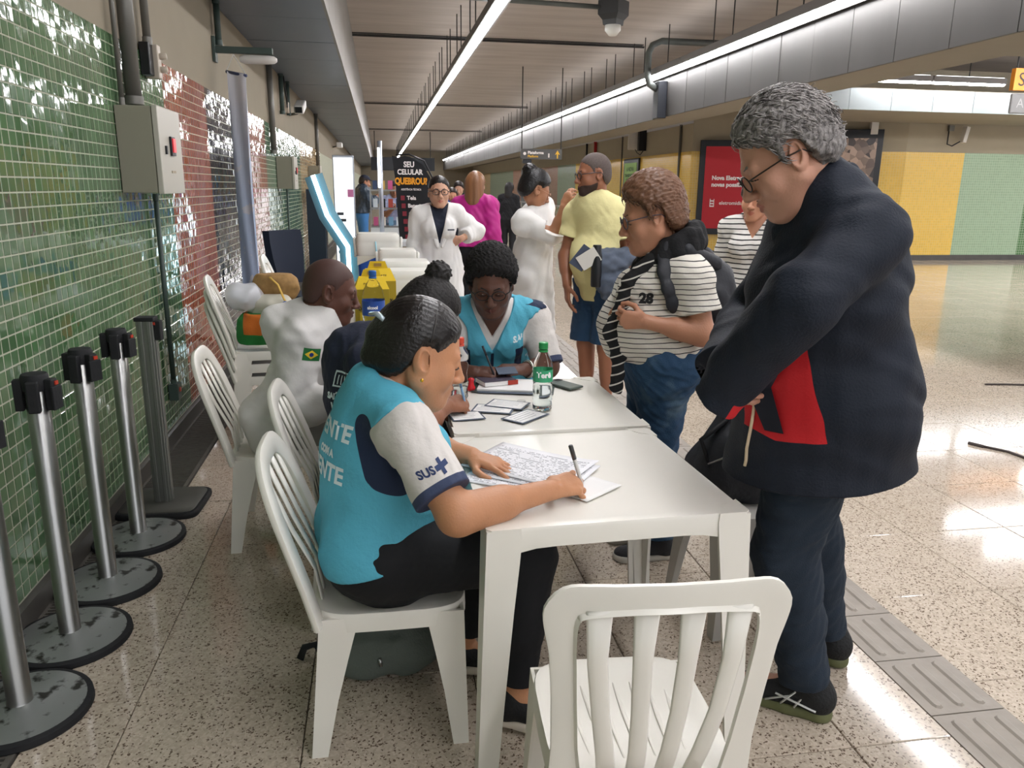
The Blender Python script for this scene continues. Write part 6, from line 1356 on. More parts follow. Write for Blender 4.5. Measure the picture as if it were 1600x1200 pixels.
def p_coat_front():
    f = Fig('dark-haired woman with glasses in white lab coat, hand on hip', (.485, 6.62), 268, H=1.60, girth=1.0, skin='c0937a', lean=(0, 0), head=(4, -2, 0), h=.0075, slit=1., hs=1.02)
    J = f.J; J['shL'] = A(.625, 6.60, 1.30); J['elL'] = A(.800, 6.66, 1.155); J['wrL'] = A(.655, 6.52, 1.10); f.hands['L'] = dict(dir=A(-.8, .2, -.4), palm=A(-.3, .8, 0), curl=RELAX)
    J['elR'] = A(.28, 6.66, 1.04); J['wrR'] = A(.30, 6.55, .82)
    f.body(); f.eyes(); f.brows(); f.glasses('2b1d1c', .026, .019, .0030, round_=.8)
    f.bottom(MATS['black_trousers'], upto=1.93, name='trousers')
    f.top(mat('navy_top', '1c2233', rough=.8), name='blouse', dl=.012, sleeve=None, hem=.8, neck=(.075, .01))
    v = f.top(MATS['bright_coat_cloth'], name='lab_coat', dl=.026, sdl=.028, sleeve=1.72, cuff=.012, neck=(.07, 0), hem=.40, skirt=(.38, .245, .66), amp=.008, seed=111, fk=24, vee=(.30, .07))
    for q in (1, -1):
        F = Field(.01); F.rc(J['neck']+f.S2*q*.07+f.Z*.0+f.F*.0, J['neck']+f.S2*q*.085+f.F*.10-f.Z*.08, .016, .020, side=f.S2, q=.6); F.rc(J['neck']+f.S2*q*.085+f.F*.10-f.Z*.08, J['neck']+f.S2*q*.02+f.F*.135-f.Z*.29, .022, .014, side=f.S2, q=.45); grow('lapel', F, .0075, MATS['bright_coat_cloth'], v)
    bv = bvh_of(v)
    vs, fs = grid2(.075, .012, 4, 2); decal('print', vs, fs, J['chest']-f.S2*.10+f.F*.4, -f.S2, f.Z, -f.F, bv, mat('grey_print', '50545c', rough=.7), v, maxd=.9)
    f.hair('17110f', t=.009, line='back', strand=.0006, h=.006); f.shoes('e6e6e6')
p_coat_front()
def long_hair(f, F, z=-.30, w=.07, y=-.09):
    F.rc(f.hp(0, -.07, .02), f.hp(0, y, -.14), w+.015, w+.01, side=f.HR[0], q=.7); F.rc(f.hp(0, y, -.14), f.hp(0, y+.01, z), w+.01, w*.6, side=f.HR[0], q=.5)
def p_magenta():
    f = Fig('woman in magenta jacket with long light brown hair, seen from behind', (.95, 8.05), 62, H=1.67, girth=1.05, skin='c0937a', lean=(0, 4), head=(10, 0, 0), h=.009)
    f.body(); f.bottom(MATS['black_trousers'], upto=1.95, dl=.02, name='trousers')
    f.top(mat('magenta_cloth', 'b01f7e', rough=.55, bump=.2, bscale=30, var=.08), name='jacket', dl=.035, sdl=.04, sleeve=1.9, cuff=.01, hem=.93, amp=.010, seed=121, fk=26)
    f.hair('8a5f3c', t=.016, line='bob', strand=.001, mats=mat('long_light_brown_hair', '80583a', rough=.4, var=.6, vscale=26, bump=.8, bscale=26, stretch=(1, 1, .06)), extra=lambda F: long_hair(f, F, -.34, .085, -.085), h=.008); f.shoes('26262a')
p_magenta()
def bg(label, loc, face, H, skin, top_, bot, hair, male=0, seed=1, sleeve=1.9, hem=None, dl=.02, long=False, cap=None, arms=None, h=.013, girth=1.0, seated=False, kind='top'):
    f = Fig(label, loc, face, H=H, girth=girth, skin=skin, male=male, h=h, seated=seated, slit=0, lean=(0, 6), head=(0, 14, 0))
    if arms: arms(f)
    f.body(); f.bottom(bot, upto=1.95, dl=.015, name='trousers'); f.top(top_, name=kind, dl=dl, sdl=dl, sleeve=sleeve, hem=hem, amp=.008, seed=seed, neck=(.062, 0)); f.hair(hair, t=.016, line='bob' if long else 'short', h=.010, extra=(lambda F: long_hair(f, F, -.28, .07, -.07)) if long else None)
    if cap:
        F = Field(.01); F.fn(lambda P: smax(f_el(f.toh(P), A(0, -.012, .05), (.088, .105, .085)), .055-f.toh(P)[:, 2], .004), f.hp(0, 0, .07), .13); F.rc(f.hp(-.03, .09, .06), f.hp(.03, .09, .06), .05, .05, side=f.HR[1], q=.2); grow('cap', F, .010, cap, f.t)
    f.shoes('1f1f22'); return f
def phone_arms(f):
    for q, s_ in (('R', 1), ('L', -1)): f.arm(q, f.J['chest']+f.F*.30+f.S*s_*.04-f.Z*.02, -f.Z+f.S*s_*.3)
f = bg('man in dark puffer jacket, cap and jeans looking at a phone by the left wall', (-.36, 17.0), 12, 1.74, 'b98468', mat('puffer_cloth', '2f3d4c', rough=.35, bump=.3, bscale=12), mat('bright_blue_jeans', '3f78b4', rough=.8, var=.2), '2a201c', male=1, seed=131, hem=.96, dl=.055, cap=mat('navy_cap', '1c2133', rough=.8), arms=phone_arms, kind='puffer_jacket', girth=1.1)
ph = thing('phone', 'phone held by the man in the puffer jacket', 'phone', tuple(f.J['wrR']+f.F*.10+A(0, 0, .03))); MB().box((0, 0, 0), (.012, .07, .14), Matrix.Rotation(.5, 3, 'Y')).obj('body', mat('phone_black', '16181d', rough=.2), ph, bevel=.003)
bg('person in lavender top and jeans standing behind the feather flag', (.24, 13.6), 275, 1.60, '9a6a50', mat('lavender_cloth', 'a9aed0', rough=.8), mat('mid_blue_jeans', '5a7590', rough=.8), '1c1512', seed=141, sleeve=.8, arms=phone_arms)
bg('dark-haired woman in black scarf standing far behind the magenta jacket', (1.44, 14.6), 262, 1.62, 'c0937a', mat('black_cloth', '17171b', rough=.85), MATS['black_trousers'], '1c1210', seed=142, long=True)
bg('short-haired person in blue shirt beside the woman in black scarf', (1.27, 14.1), 268, 1.50, 'b98468', mat('royal_blue_cloth', '3f5cb0', rough=.8), MATS['black_trousers'], '2c211c', male=1, seed=143, girth=1.15)
bg('person in black with dark ponytail far down the hall by the right railing', (2.62, 16.2), 70, 1.62, 'a8775a', MATS['black_cloth'], MATS['black_trousers'], '14100f', seed=144, long=True)
# ================================================================== SMALL THINGS
def paper_mat(name, n_rows, seed=0, header=True):
    """printed form: rows of short grey strokes between ruled lines"""
    m, n, l, b = nt(name); tc = n.new('ShaderNodeTexCoord').outputs['UV']; sx = n.new('ShaderNodeSeparateXYZ'); l.new(tc, sx.inputs[0])
    def M(op, a, c, d=None):
        x = n.new('ShaderNodeMath'); x.operation = op
        for i, v in enumerate((a, c, d)):
            if v is None: continue
            if isinstance(v, (int, float)): x.inputs[i].default_value = v
            else: l.new(v, x.inputs[i])
        return x.outputs[0]
    row = M('MULTIPLY', sx.outputs[1], n_rows); fr = M('FRACT', row, 0); fl = M('FLOOR', row, 0)
    line = M('LESS_THAN', fr, .10); band_ = M('MULTIPLY', M('GREATER_THAN', fr, .36), M('LESS_THAN', fr, .72))
    nz = n.new('ShaderNodeTexNoise'); nz.inputs['Scale'].default_value = 1; nz.inputs['Detail'].default_value = 2; cm = n.new('ShaderNodeCombineXYZ'); l.new(M('MULTIPLY', sx.outputs[0], 34), cm.inputs[0]); l.new(M('MULTIPLY_ADD', fl, 7.3, seed), cm.inputs[1]); l.new(M('MULTIPLY', fr, .8), cm.inputs[2]); l.new(cm.outputs[0], nz.inputs[0])
    txt = M('MULTIPLY', band_, M('GREATER_THAN', nz.outputs[0], .50)); ink = M('MAXIMUM', M('MULTIPLY', line, .45), M('MULTIPLY', txt, .8))
    inside = M('MULTIPLY', M('MULTIPLY', M('GREATER_THAN', sx.outputs[0], .05), M('LESS_THAN', sx.outputs[0], .95)), M('MULTIPLY', M('GREATER_THAN', sx.outputs[1], .04), M('LESS_THAN', sx.outputs[1], .88)))
    ink = M('MULTIPLY', ink, inside); mx = n.new('ShaderNodeMix'); mx.data_type = 'RGBA'; mx.inputs[6].default_value = lin('e9e9ec'); mx.inputs[7].default_value = lin('4e5058'); l.new(ink, mx.inputs[0]); l.new(mx.outputs[2], b.inputs['Base Color']); b.inputs['Roughness'].default_value = .7
    return m
def sheet(name, lab, cat, cx, cy, z, w_, h_, rz, m, grp=None, curl=0., parent=None, th=.0012, edge=None):
    t = MB(); nx, ny = 14, 8; vs = []
    for j in range(ny+1):
        for i in range(nx+1):
            u, v = i/nx, j/ny; vs.append(((u-.5)*w_, (v-.5)*h_, curl*(max(0, u-.75)*4)**2*.6+curl*.35*math.sin(u*5+v*2)+(abs(curl)*.35)))
    top_ = [(a, a+1, a+nx+2, a+nx+1) for j in range(ny) for a in range(j*(nx+1), j*(nx+1)+nx)]
    N = len(vs); vs2 = [(x, y, zz-th) for x, y, zz in vs]; bot = [tuple(i+N for i in f[::-1]) for f in top_]
    rim = [i for i in range(nx)]+[nx+(nx+1)*j for j in range(ny)]+[N-1-i for i in range(nx)]+[(nx+1)*(ny-j) for j in range(ny)]
    side = [(rim[k], rim[k]+N, rim[(k+1) % len(rim)]+N, rim[(k+1) % len(rim)]) for k in range(len(rim))]
    me = bpy.data.meshes.new(name); me.from_pydata(vs+vs2, [], top_+bot+side); uv = me.uv_layers.new(name='uv')
    for lp in me.loops: x, y, _ = me.vertices[lp.vertex_index].co; uv.data[lp.index].uv = (x/w_+.5, y/h_+.5)
    me.shade_smooth(); o = link_mesh(name, me, m); o.location = (cx, cy, z+th); o.rotation_euler = (0, 0, rz); return tag(o, lab, cat, grp)
PF = paper_mat('printed_form', 19, 1); PF2 = paper_mat('printed_form_b', 20, 9)
sheet('form_sheet', 'lower printed form sheet, its edge showing under the stack', 'paper', .385, 2.06, .7215, .30, .23, -.55, PF2, 'printed forms', .001)
sheet('form_sheet', 'middle printed form sheet of the pile on the nearest table', 'paper', .425, 2.085, .7245, .31, .24, -.64, PF2, 'printed forms', .002)
sheet('form_sheet', 'top printed form the woman in teal is filling in', 'paper', .415, 2.125, .728, .335, .245, -.70, PF, 'printed forms', .006)
sheet('form_sheet', 'blank-backed sheet peeking out under the writing hand', 'paper', .515, 1.97, .7215, .20, .16, -.9, mat('paper_white', 'e9e8e6', rough=.7), None, .001)
def card(cx, cy, rz, lab, w_=.15, h_=.105, z=.7215):
    t = thing('card', lab, 'card', (cx, cy, z), rz, 'vaccination cards on the second table'); MB().box((0, 0, .001), (w_, h_, .0016)).obj('card_edge', mat('slate_border', '4e5868', rough=.6), t); MB().box((0, 0, .0022), (w_*.90, h_*.84, .0008)).obj('form_face', MATS['paper_white'], t)
    for k in range(4): MB().box((-.005*k, h_*(.28-.17*k), .0028), (w_*(.7-.08*(k % 2)), .0016, .0004)).obj('text_line', mat('grey_ink', '777b84'), t)
    return t
card(.395, 2.745, -.35, 'vaccination card left of the table plug'); card(.455, 2.79, -.5, 'vaccination card overlapping its neighbour beside the table plug', z=.7245); card(.495, 2.635, .75, 'vaccination card alone nearest the table gap', .16, .10); card(.285, 2.665, .15, 'vaccination card under the writing hand of the person in navy', .12, .10)
t = thing('paper_stack', 'stack of white papers under the curly-haired woman\'s hands', 'paper', (.52, 3.075, .7215), -.25); MB().box((0, 0, .004), (.27, .19, .008)).obj('sheets', MATS['paper_white'], t); MB().box((.01, -.03, .0005), (.33, .17, .001)).obj('dark_folder', mat('dark_green_folder', '35443f', rough=.5), t); MB().box((.02, -.115, .0015), (.30, .02, .002)).obj('lined_edge', MATS['slate_border'], t)
t = thing('notepad', 'small notepad with red edge under the pen of the curly-haired woman', 'notepad', (.455, 3.10, .7315), .28); MB().box((0, 0, .009), (.14, .10, .018)).obj('pages', MATS['paper_white'], t, bevel=.001); MB().box((0, 0, .019), (.142, .102, .002)).obj('cover', mat('dark_print_cover', '4a4350', rough=.5), t); MB().box((.055, -.052, .009), (.045, .003, .018)).obj('red_edge', MATS['red_plastic'], t)
t = thing('booklet', 'small booklet held between the hands of the curly-haired woman', 'booklet', (.505, 3.13, .775), .1); MB().box((0, 0, 0), (.085, .06, .004), Matrix.Rotation(.25, 3, 'X')).obj('cover', MATS['slate_border'], t)
t = thing('phone', 'dark green phone lying face down on the second table corner', 'phone', (.735, 3.06, .7215), .55); MB().box((0, 0, .005), (.078, .155, .009)).obj('body', mat('grey_green_case', '55605a', rough=.4), t, bevel=.004); MB().box((.02, .055, .0105), (.028, .028, .002)).obj('camera_bump', M_blk, t, bevel=.001)
def pen(lab, a, b, c, cap='20242c', r=.0045, grp=None):
    a = Vector(a); b = Vector(b); t = thing('pen', lab, 'pen', tuple(a), 0, grp); d = b-a; MB().tube([(0, 0, 0), d*.12, d*.7], [.0008, r, r], 8).obj('barrel', mat('pen_'+c, c, rough=.3), t, True); MB().tube([d*.7, d], r*1.15, 8).obj('cap', mat('pen_'+cap, cap, rough=.3), t, True)
pen('pen with dark clip in the right hand of the woman in teal in front', (.523, 1.918, .729), (.478, 1.892, .862), 'cfcfcb', '3a3a3a', .0055)
pen('black pen in the hand of the curly-haired woman', (.455, 3.12, .75), (.405, 3.145, .88), '1f2228'); pen('pale blue pen in the hand of the person in navy', (.292, 2.70, .728), (.262, 2.70, .86), '6f93b4', '5a7f9f')
t = thing('stamp', 'small red stamp beside the red-capped bottle', 'stamp', (.345, 3.035, .7215)); MB().lathe([(.016, 0), (.018, .01), (.012, .02), (.010, .035), (.015, .045), (.004, .052)], 14).obj('body', mat('red_gloss', 'c9222a', rough=.25), t, True)
t = thing('tape_roll', 'dark round holder behind the red-capped bottle', 'holder', (.232, 2.965, .7215)); MB().lathe([(.034, 0), (.040, .01), (.040, .035), (.030, .045), (.01, .046)], 20).obj('body', mat('gunmetal', '35383c', rough=.3, metal=.5), t, sharp=50)
M_pet = mat('clear_bottle_plastic', 'ffffff', rough=.03, trans=1, ior=1.12); M_water = mat('water', 'eef6f6', rough=.0, trans=1, ior=1.33)
def bottle(name, lab, x, y, s, cap, prof, label=None, level=.6, z=.7215, text=None):
    t = thing(name, lab, 'bottle', (x, y, z)); H_ = prof[-1][1]
    MB().lathe([(r*s, h_*s) for r, h_ in prof], 32).obj('body', M_pet, t, True)
    w_ = [(r*s*.93, max(.002, h_*s)) for r, h_ in prof if h_ <= H_*level]; MB().lathe(w_+[(w_[-1][0], H_*s*level)], 32).obj('water', M_water, t, True)
    c = MB().lathe([(.0145*s, (H_-.002)*s), (.0155*s, H_*s), (.0155*s, (H_+.018)*s), (.013*s, (H_+.020)*s)], 24).obj('cap', mat('cap_'+cap, cap, rough=.35), t, sharp=40)
    MB().lathe([(.0152*s, (H_-.012)*s), (.0160*s, (H_-.008)*s), (.0152*s, (H_-.005)*s)], 24).obj('ring', MATS['cap_'+cap], t, True)
    if label:
        col, z0, z1 = label; r = max(r for r, h_ in prof if z0-.01 <= h_ <= z1+.01)*s*1.012; o = MB().lathe([(r, z0*s), (r, z1*s)], 32, caps=False).obj('label', mat('label_'+col, col, rough=.4), t, True)
        if text:
            for k, (tx, sz, tc_) in enumerate(text):
                me = text_mesh(tx, sz*s, .001, .0); R_ = r+.0008; a0 = -PI/2-.08
                for v in me.vertices: a = a0+v.co.x/R_; zc = v.co.y+((z0+z1)/2-.012*k+.004)*s; v.co = (R_*math.cos(a), R_*math.sin(a), zc)
                link_mesh('lettering', me, mat('ink_'+tc_, tc_, rough=.5), o)
    return t
P500 = [(.028, 0), (.032, .004), (.0325, .02), (.031, .028), (.0325, .036), (.031, .05), (.0325, .06), (.0325, .075), (.031, .085), (.0325, .095), (.0325, .14), (.031, .155), (.024, .178), (.0145, .192), (.0135, .198), (.0135, .206)]
bottle('water_bottle', 'half-litre water bottle with green cap and green label', .575, 2.725, 1.12, '1f8f4a', P500, ('3fa678', .098, .137), .45, text=[('Terê', .026, 'ffffff')])
PR = [(.027, 0), (.030, .005), (.027, .03), (.030, .05), (.026, .09), (.031, .12), (.030, .13), (.024, .137), (.031, .146), (.032, .160), (.026, .178), (.0145, .192), (.0135, .198), (.0135, .206)]
bottle('water_bottle', 'ridged clear bottle with red-orange cap beside the woman\'s face', .290, 2.93, 1.05, 'd4472f', PR, None, .2)
P15 = [(.042, 0), (.046, .006), (.046, .10), (.044, .11), (.046, .12), (.046, .19), (.044, .20), (.038, .23), (.020, .262), (.0145, .27), (.0145, .285)]
bottle('water_bottle', 'large clear bottle with blue cap and blue label before the yellow boxes', -.045, 4.02, 1.25, '2d62a8', P15, ('2b4f9c', .125, .185), .5, text=[('alcool', .018, 'ffffff')])
# yellow sharps boxes
def sharps(x, y, rz, lab, z=.7215, s=1.):
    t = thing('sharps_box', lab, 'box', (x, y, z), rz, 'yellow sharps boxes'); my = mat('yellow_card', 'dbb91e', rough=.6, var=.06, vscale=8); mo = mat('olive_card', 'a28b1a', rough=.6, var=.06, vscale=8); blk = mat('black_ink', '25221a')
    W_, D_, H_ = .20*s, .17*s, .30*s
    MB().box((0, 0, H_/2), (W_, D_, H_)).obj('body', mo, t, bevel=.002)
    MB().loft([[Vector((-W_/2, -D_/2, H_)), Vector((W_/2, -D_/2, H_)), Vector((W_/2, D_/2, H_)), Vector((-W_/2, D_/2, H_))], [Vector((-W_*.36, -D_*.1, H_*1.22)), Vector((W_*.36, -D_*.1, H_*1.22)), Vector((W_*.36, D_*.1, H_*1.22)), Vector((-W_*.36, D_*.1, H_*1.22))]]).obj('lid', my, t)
    hb = MB(); hb.poly([(-W_*.30, 0, H_*1.21), (-W_*.22, 0, H_*1.36), (W_*.22, 0, H_*1.36), (W_*.30, 0, H_*1.21)], (0, .004, 0)); hb.obj('handle', my, t); MB().box((0, -.003, H_*1.29), (W_*.22, .003, .018)).obj('hand_hole', mat('tan_shadow_card', '9c7c42', rough=.7), t)
    sign_text('lettering', 'DESCARPACK', .026*s, blk, (0, -D_/2-.002, H_*.62), (1, 0, 0), (0, 0, 1), t, bold=.0008); sign_text('lettering', 'DESCARTE', .020*s, blk, (-.0, -D_*.32-.003, H_*1.09), (1, 0, 0), (0, .3, 1), t)
    MB().box((-W_*.32, -D_/2-.001, H_*.3), (.02*s, .002, H_*.5)).obj('stripe', my, t)
sharps(-.055, 4.22, .05, 'yellow sharps disposal box behind the blue-capped bottle', s=.9); sharps(-.02, 4.46, .05, 'second yellow sharps box behind the first', s=.95)
# cool boxes
def cooler(lab, x, y, z, w_, d_, h_, rz=0, body='2f62bd', tall=1.):
    t = thing('cool_box', lab, 'cool box', (x, y, z), rz, 'blue and white cool boxes'); mb_ = mat('cooler_'+body, body, rough=.35); mw = mat('cooler_white', 'e6e5dd', rough=.35)
    R = lambda k, zz: [Vector((a*k, b*k, zz)) for a, b in super_pts(w_, d_, 32, 7)]
    MB().loft([R(.92, 0), R(.94, .006), R(1, h_*.58), R(1.0, h_*.60)]).obj('body', mb_, t, sharp=40)
    ld = MB().loft([R(1.01, h_*.58), R(1.04, h_*.60), R(1.04, h_*.80), R(1.02, h_*.83), R(1.03, h_*.85), R(1.02, h_*.95), R(.93, h_), R(.05, h_)]).obj('lid', mw, t, sharp=35)
    for sx in (-1, 1): MB().tube([(sx*w_*.54, -d_*.3, h_*.55), (sx*w_*.56, -d_*.3, h_*.9), (sx*w_*.56, d_*.3, h_*.9), (sx*w_*.54, d_*.3, h_*.55)], .010, 8).obj('handle', mw, t, True)
    MB().poly([(-w_*.5, -d_*.502, h_*.58), (w_*.02, -d_*.502, h_*.58), (-w_*.5, -d_*.502, h_*.40)], (0, -.004, 0)).obj('flash', mat('cooler_cream', 'd6d2c2', rough=.4), t)
    return t
cooler('nearest cool box with white lid behind the topknot', .185, 4.86, .7215, .30, .25, .30); cooler('middle cool box with white lid', .155, 5.17, .7215, .31, .25, .33); cooler('third cool box with white flash on its blue side', .125, 6.12, .7215, .28, .22, .33)
cooler('back cool box with broad white rim holding cardboard', -.02, 6.62, .7215, .34, .26, .42, body='2458b4')
MB().tube([(0, 0, 0), (-.0, 0, .0)], .001, 3)
o = tag(MB().tube([(-.04, 6.47, 1.08), (-.035, 6.44, 1.0), (-.02, 6.46, .85), (-.01, 6.45, .73)], .006, 6).obj('tube', mat('pale_cyan_tube', '9fd8e8', rough=.3), None, True), 'pale cyan tube hanging over the back blue cool box', 'tube')
t = thing('cardboard_box', 'open beige cardboard box standing behind the blue cool boxes', 'box', (.04, 8.6, .0)); mcb = mat('beige_card', 'b3a78e', rough=.8, var=.06)
MB().box((0, 0, .45), (.50, .40, .90)).obj('body', mcb, t, bevel=.004); MB().box((.0, 0, .925), (.56, .46, .05)).obj('top', mat('pale_counter', 'cfd4d6', rough=.4), t, bevel=.004); MB().box((.20, -.215, .62), (.09, .012, .50), Matrix.Rotation(-.28, 3, 'Y')).obj('green_sample', mat('teal_grey_panel', '5f827c', rough=.5), t)
t = thing('display_pole', 'pale metal pole with bright lamp strip standing on the beige box', 'pole', (.02, 8.55, .9501)); MB().tube([(0, 0, 0), (0, 0, 1.02)], .024, 10).obj('pole', mat('pale_metal', 'b7bcc6', rough=.3, metal=.6), t, True); MB().tube([(-.015, -.028, .55), (-.015, -.028, .95)], .012, 8).obj('lamp_strip', emat('cool_strip', 'e6f2ff', 3), t)
# glass cabinet and goods of the phone stall far behind
t = thing('display_cabinet', 'glass display cabinet with phone accessories behind the pole', 'cabinet', (.28, 12.2, 0)); MB().box2((-.42, 0, 0), (.42, .5, .9)).obj('base', mat('pale_counter', 'cfd4d6', rough=.4), t)
for k in range(3): MB().box2((-.42, .02, .9+.27*k), (.42, .48, .92+.27*k)).obj('shelf', M_ss, t)
for sx in (-.42, .40): MB().box2((sx, .0, .9), (sx+.02, .02, 1.5)).obj('upright', M_ss, t)
rg = random.Random(4); cols_ = ['c85a8a', 'd8e0e8', '3a4a6a', 'e8e2da', '2a2a30', 'd8b060', '7aa8c8', 'b0483a']; cols_n = ['pink', 'pale blue', 'dark blue', 'cream', 'black', 'yellow', 'sky blue', 'brick red']
for k in range(3):
    for i in range(7):
        o = MB().box((-.34+.115*i, .15, .92+.27*k+.07), (.07, .04, .13)).obj('packet', mat('packet_'+cols_[(i*3+k) % 8], cols_[(i*3+k) % 8], rough=.5)); o.location = (.28, 12.2, 0.0006); tag(o, cols_n[(i*3+k) % 8]+' phone accessory packet, '+['left', 'second', 'third', 'middle', 'fifth', 'sixth', 'right'][i]+' on the '+['lowest', 'middle', 'top'][k]+' cabinet shelf', 'packet', 'packets on the display cabinet')
t = thing('light_arch', 'bent cyan light tube arch leaning by the cream tiled wall', 'lamp', (-.40, 9.0, 0)); M_cy = mat('cyan_acrylic', '56808f', rough=.25, emit=.04)
pts = [(-.30, 0, 1.62), (-.17, 0, 1.20), (.04, 0, .86), (.05, 0, .45), (-.02, 0, .0)]
mb = MB(); mb.tube(pts, .10, 4, flat=.55, up=(0, 1, 0)); mb.obj('profile', M_cy, t, sharp=30); MB().tube([(x, -.075, z) for x, _, z in pts], .024, 8).obj('light_tube', emat('cyan_white_tube', 'd4f6ff', 5), t, True)
t = thing('light_sign', 'tall backlit white pillar sign against the left wall', 'sign', (-.78, 14.2, 0)); MB().box2((0, 0, 0), (.36, .30, 2.02)).obj('frame', mat('pale_metal', 'b7bcc6', rough=.3, metal=.6), t, bevel=.01); MB().box2((.02, -.01, .15), (.34, .0, 1.98)).obj('light_face', emat('sign_face', 'e6eef2', .8), t); MB().box2((.24, -.02, 1.32), (.34, -.01, 1.45)).obj('pink_mark', mat('pink_print', 'd77fae', rough=.5), t)
for k in range(7): MB().box2((.05+.03*(k % 2), -.014, .35+.11*k), (.16+.02*(k % 3), -.010, .40+.11*k)).obj('print', mat('grey_print', '50545c', rough=.7), t)
t = thing('black_panel', 'dark navy panel standing against the cream tiles', 'panel', (-1.22, 13.9, 0)); MB().box2((0, 0, 0), (.30, .45, 1.45)).obj('body', mat('navy_panel', '23303f', rough=.4), t, bevel=.01); MB().box2((.30, .05, .1), (.31, .40, 1.38)).obj('front', M_frame, t)
t = thing('backpack', 'dark backpack on the floor by the blue cool box', 'bag', (-.12, 11.4, 0)); F = Field(.05); F.el((-.12, 11.4, .26), (.18, .15, .27)); F.rc(A(-.12, 11.25, .15), A(-.12, 11.25, .28), .12, .11); F.post = [lambda P, D: smax(D, .004-P[:, 2], .01)]; grow('body', F, .012, mat('black_nylon', '22242a', rough=.6, bump=.3), t)
# feather flag
t = thing('feather_flag', 'black feather flag advertising phone repair with white and yellow lettering', 'flag', (.40, 9.3, 0), .0); Wf = mat('black_flag_cloth', '1b1b1f', rough=.8, bump=.1)
L_ = [(.155, 1.845), (.185, 1.60), (.20, 1.3), (.215, 1.0), (.235, .83), (.24, .45)]; R_ = [(.36, 1.84), (.50, 1.76), (.585, 1.62), (.61, 1.4), (.62, 1.1), (.63, .83), (.63, .45)]
outl = [(.155, 1.850), (.22, 1.835), (.30, 1.85)]+R_+L_[::-1][:-1]
mb = MB(); mb.poly([(x-.40, .012*math.sin(z*6), z) for x, z in outl], (0, .006, 0)); mb.obj('cloth', Wf, t)
MB().tube([(.235, .01, .02), (.24, .01, 1.2), (.22, .01, 1.6), (.12, .01, 1.80), (-.05, .01, 1.87), (-.20, .01, 1.86)], .010, 8).obj('pole', M_blk, t, True); MB().box((.235, .01, .012), (.36, .36, .024)).obj('base', M_blk, t, bevel=.003)
M_y = mat('yellow_lettering', 'e0951a', rough=.6); ly = -.022
for txt, sz, x, z, m_, b_ in (('SEU', .085, -.055, 1.755, M_wtxt, .003), ('CELULAR', .080, -.045, 1.672, M_wtxt, .003), ('QUEBROU?', .098, -.035, 1.570, M_y, .005), ('ASSISTÊNCIA TÉCNICA', .030, -.035, 1.480, M_wtxt, .0005)): sign_text('lettering', txt, sz, m_, (x, ly, z), (1, 0, 0), (0, 0, 1), t, bold=b_, sx=.74 if txt[0] in 'QA' else .86)
for k, txt in enumerate(('Tela', 'Bateria', 'Camera', 'Placa', 'Digital', 'Acessórios')):
    z = 1.385-.088*k; x = -.085+.009*k; sign_text('lettering', txt, .060, M_wtxt, (x, ly, z), (1, 0, 0), (0, 0, 1), t, bold=.002, align='LEFT')
    mk = MB(); mk.box2((x-.072, ly-.002, z-.026), (x-.026, ly, z+.026)); mk.obj('marker', mat('dark_red_mark', '7a1f2c', rough=.6), t)
MB().lathe([(.022, 0), (.022, .002)], 14).obj('green_mark', mat('green_mark', '3fae4a', rough=.5), t).matrix_local = Matrix.Translation((-.055, ly, .865)) @ Matrix.Rotation(PI/2, 4, 'X')
# ================================================================== BAGS
t = thing('backpack', 'grey-green rucksack on the floor under the front chair', 'bag', (-.02, 2.30, 0)); F = Field(.04)
F.el((-.03, 2.30, .115), (.165, .115, .118)); F.rc(A(-.13, 2.27, .09), A(.08, 2.27, .09), .085, .085); F.rc(A(-.10, 2.20, .085), A(.05, 2.20, .085), .065, .065, side=A(0, 0, 1), q=.6)
F.post = [lambda P, D: smax(D+folds(P, 201, 50, .006)-.003*np.exp(-((P[:, 2]-.15)/.008)**2), .004-P[:, 2], .008)]; grow('body', F, .0055, mat('grey_green_canvas', '606861', rough=.8, bump=.35, bscale=120, var=.12), t)
MB().tube([(-.02, -.155, .11), (-.015, -.157, .085)], .006, 6).obj('zip_pull', MATS['steel'], t, True); MB().tube([(-.13, -.08, .10), (-.15, -.09, .15), (-.13, -.02, .20), (-.06, .0, .235)], .011, 6, flat=.4).obj('strap', mat('grey_green_canvas', '606861'), t, True)
o = tag(MB().tube([(-.30, 2.33, .012), (-.285, 2.345, .045), (-.25, 2.35, .05), (-.225, 2.33, .02)], .016, 8, flat=.5).obj('loose_strap', M_rub, None, True), 'black looped strap end on the floor behind the front chair', 'strap')
t = thing('backpack', 'black backpack standing on the plastic stool', 'bag', (1.25, 2.47, .443)); F = Field(.05); F.rc(A(1.22, 2.47, .56), A(1.25, 2.47, .72), .155, .10, side=A(1, 0, 0), q=.8); F.rc(A(1.13, 2.44, .55), A(1.17, 2.44, .64), .085, .065); F.rc(A(1.30, 2.47, .52), A(1.34, 2.47, .60), .11, .10)
F.post = [lambda P, D: smax(D+folds(P, 202, 38, .008), .445-P[:, 2], .01)]; grow('body', F, .006, mat('black_nylon', '22242a', rough=.6, bump=.3), t)
MB().tube([(-.165, -.10, .165), (-.12, -.135, .20), (-.06, -.15, .19)], .004, 6).obj('zip', MATS['steel'], t, True); MB().tube([(-.14, -.10, .12), (-.18, -.06, .24), (-.08, -.04, .30)], .016, 8, flat=.4).obj('strap', M_rub, t, True)
t = thing('backpack', 'large black backpack worn by the woman in the striped T-shirt', 'bag', (1.33, 2.97, .62)); F = Field(.06); F.rc(A(1.37, 2.99, .80), A(1.325, 2.98, 1.12), .135, .115, side=A(0, 1, 0), q=.75); F.rc(A(1.42, 2.95, .76), A(1.41, 2.95, .92), .085, .08); F.rc(A(1.31, 2.97, 1.10), A(1.27, 2.97, 1.25), .09, .055)
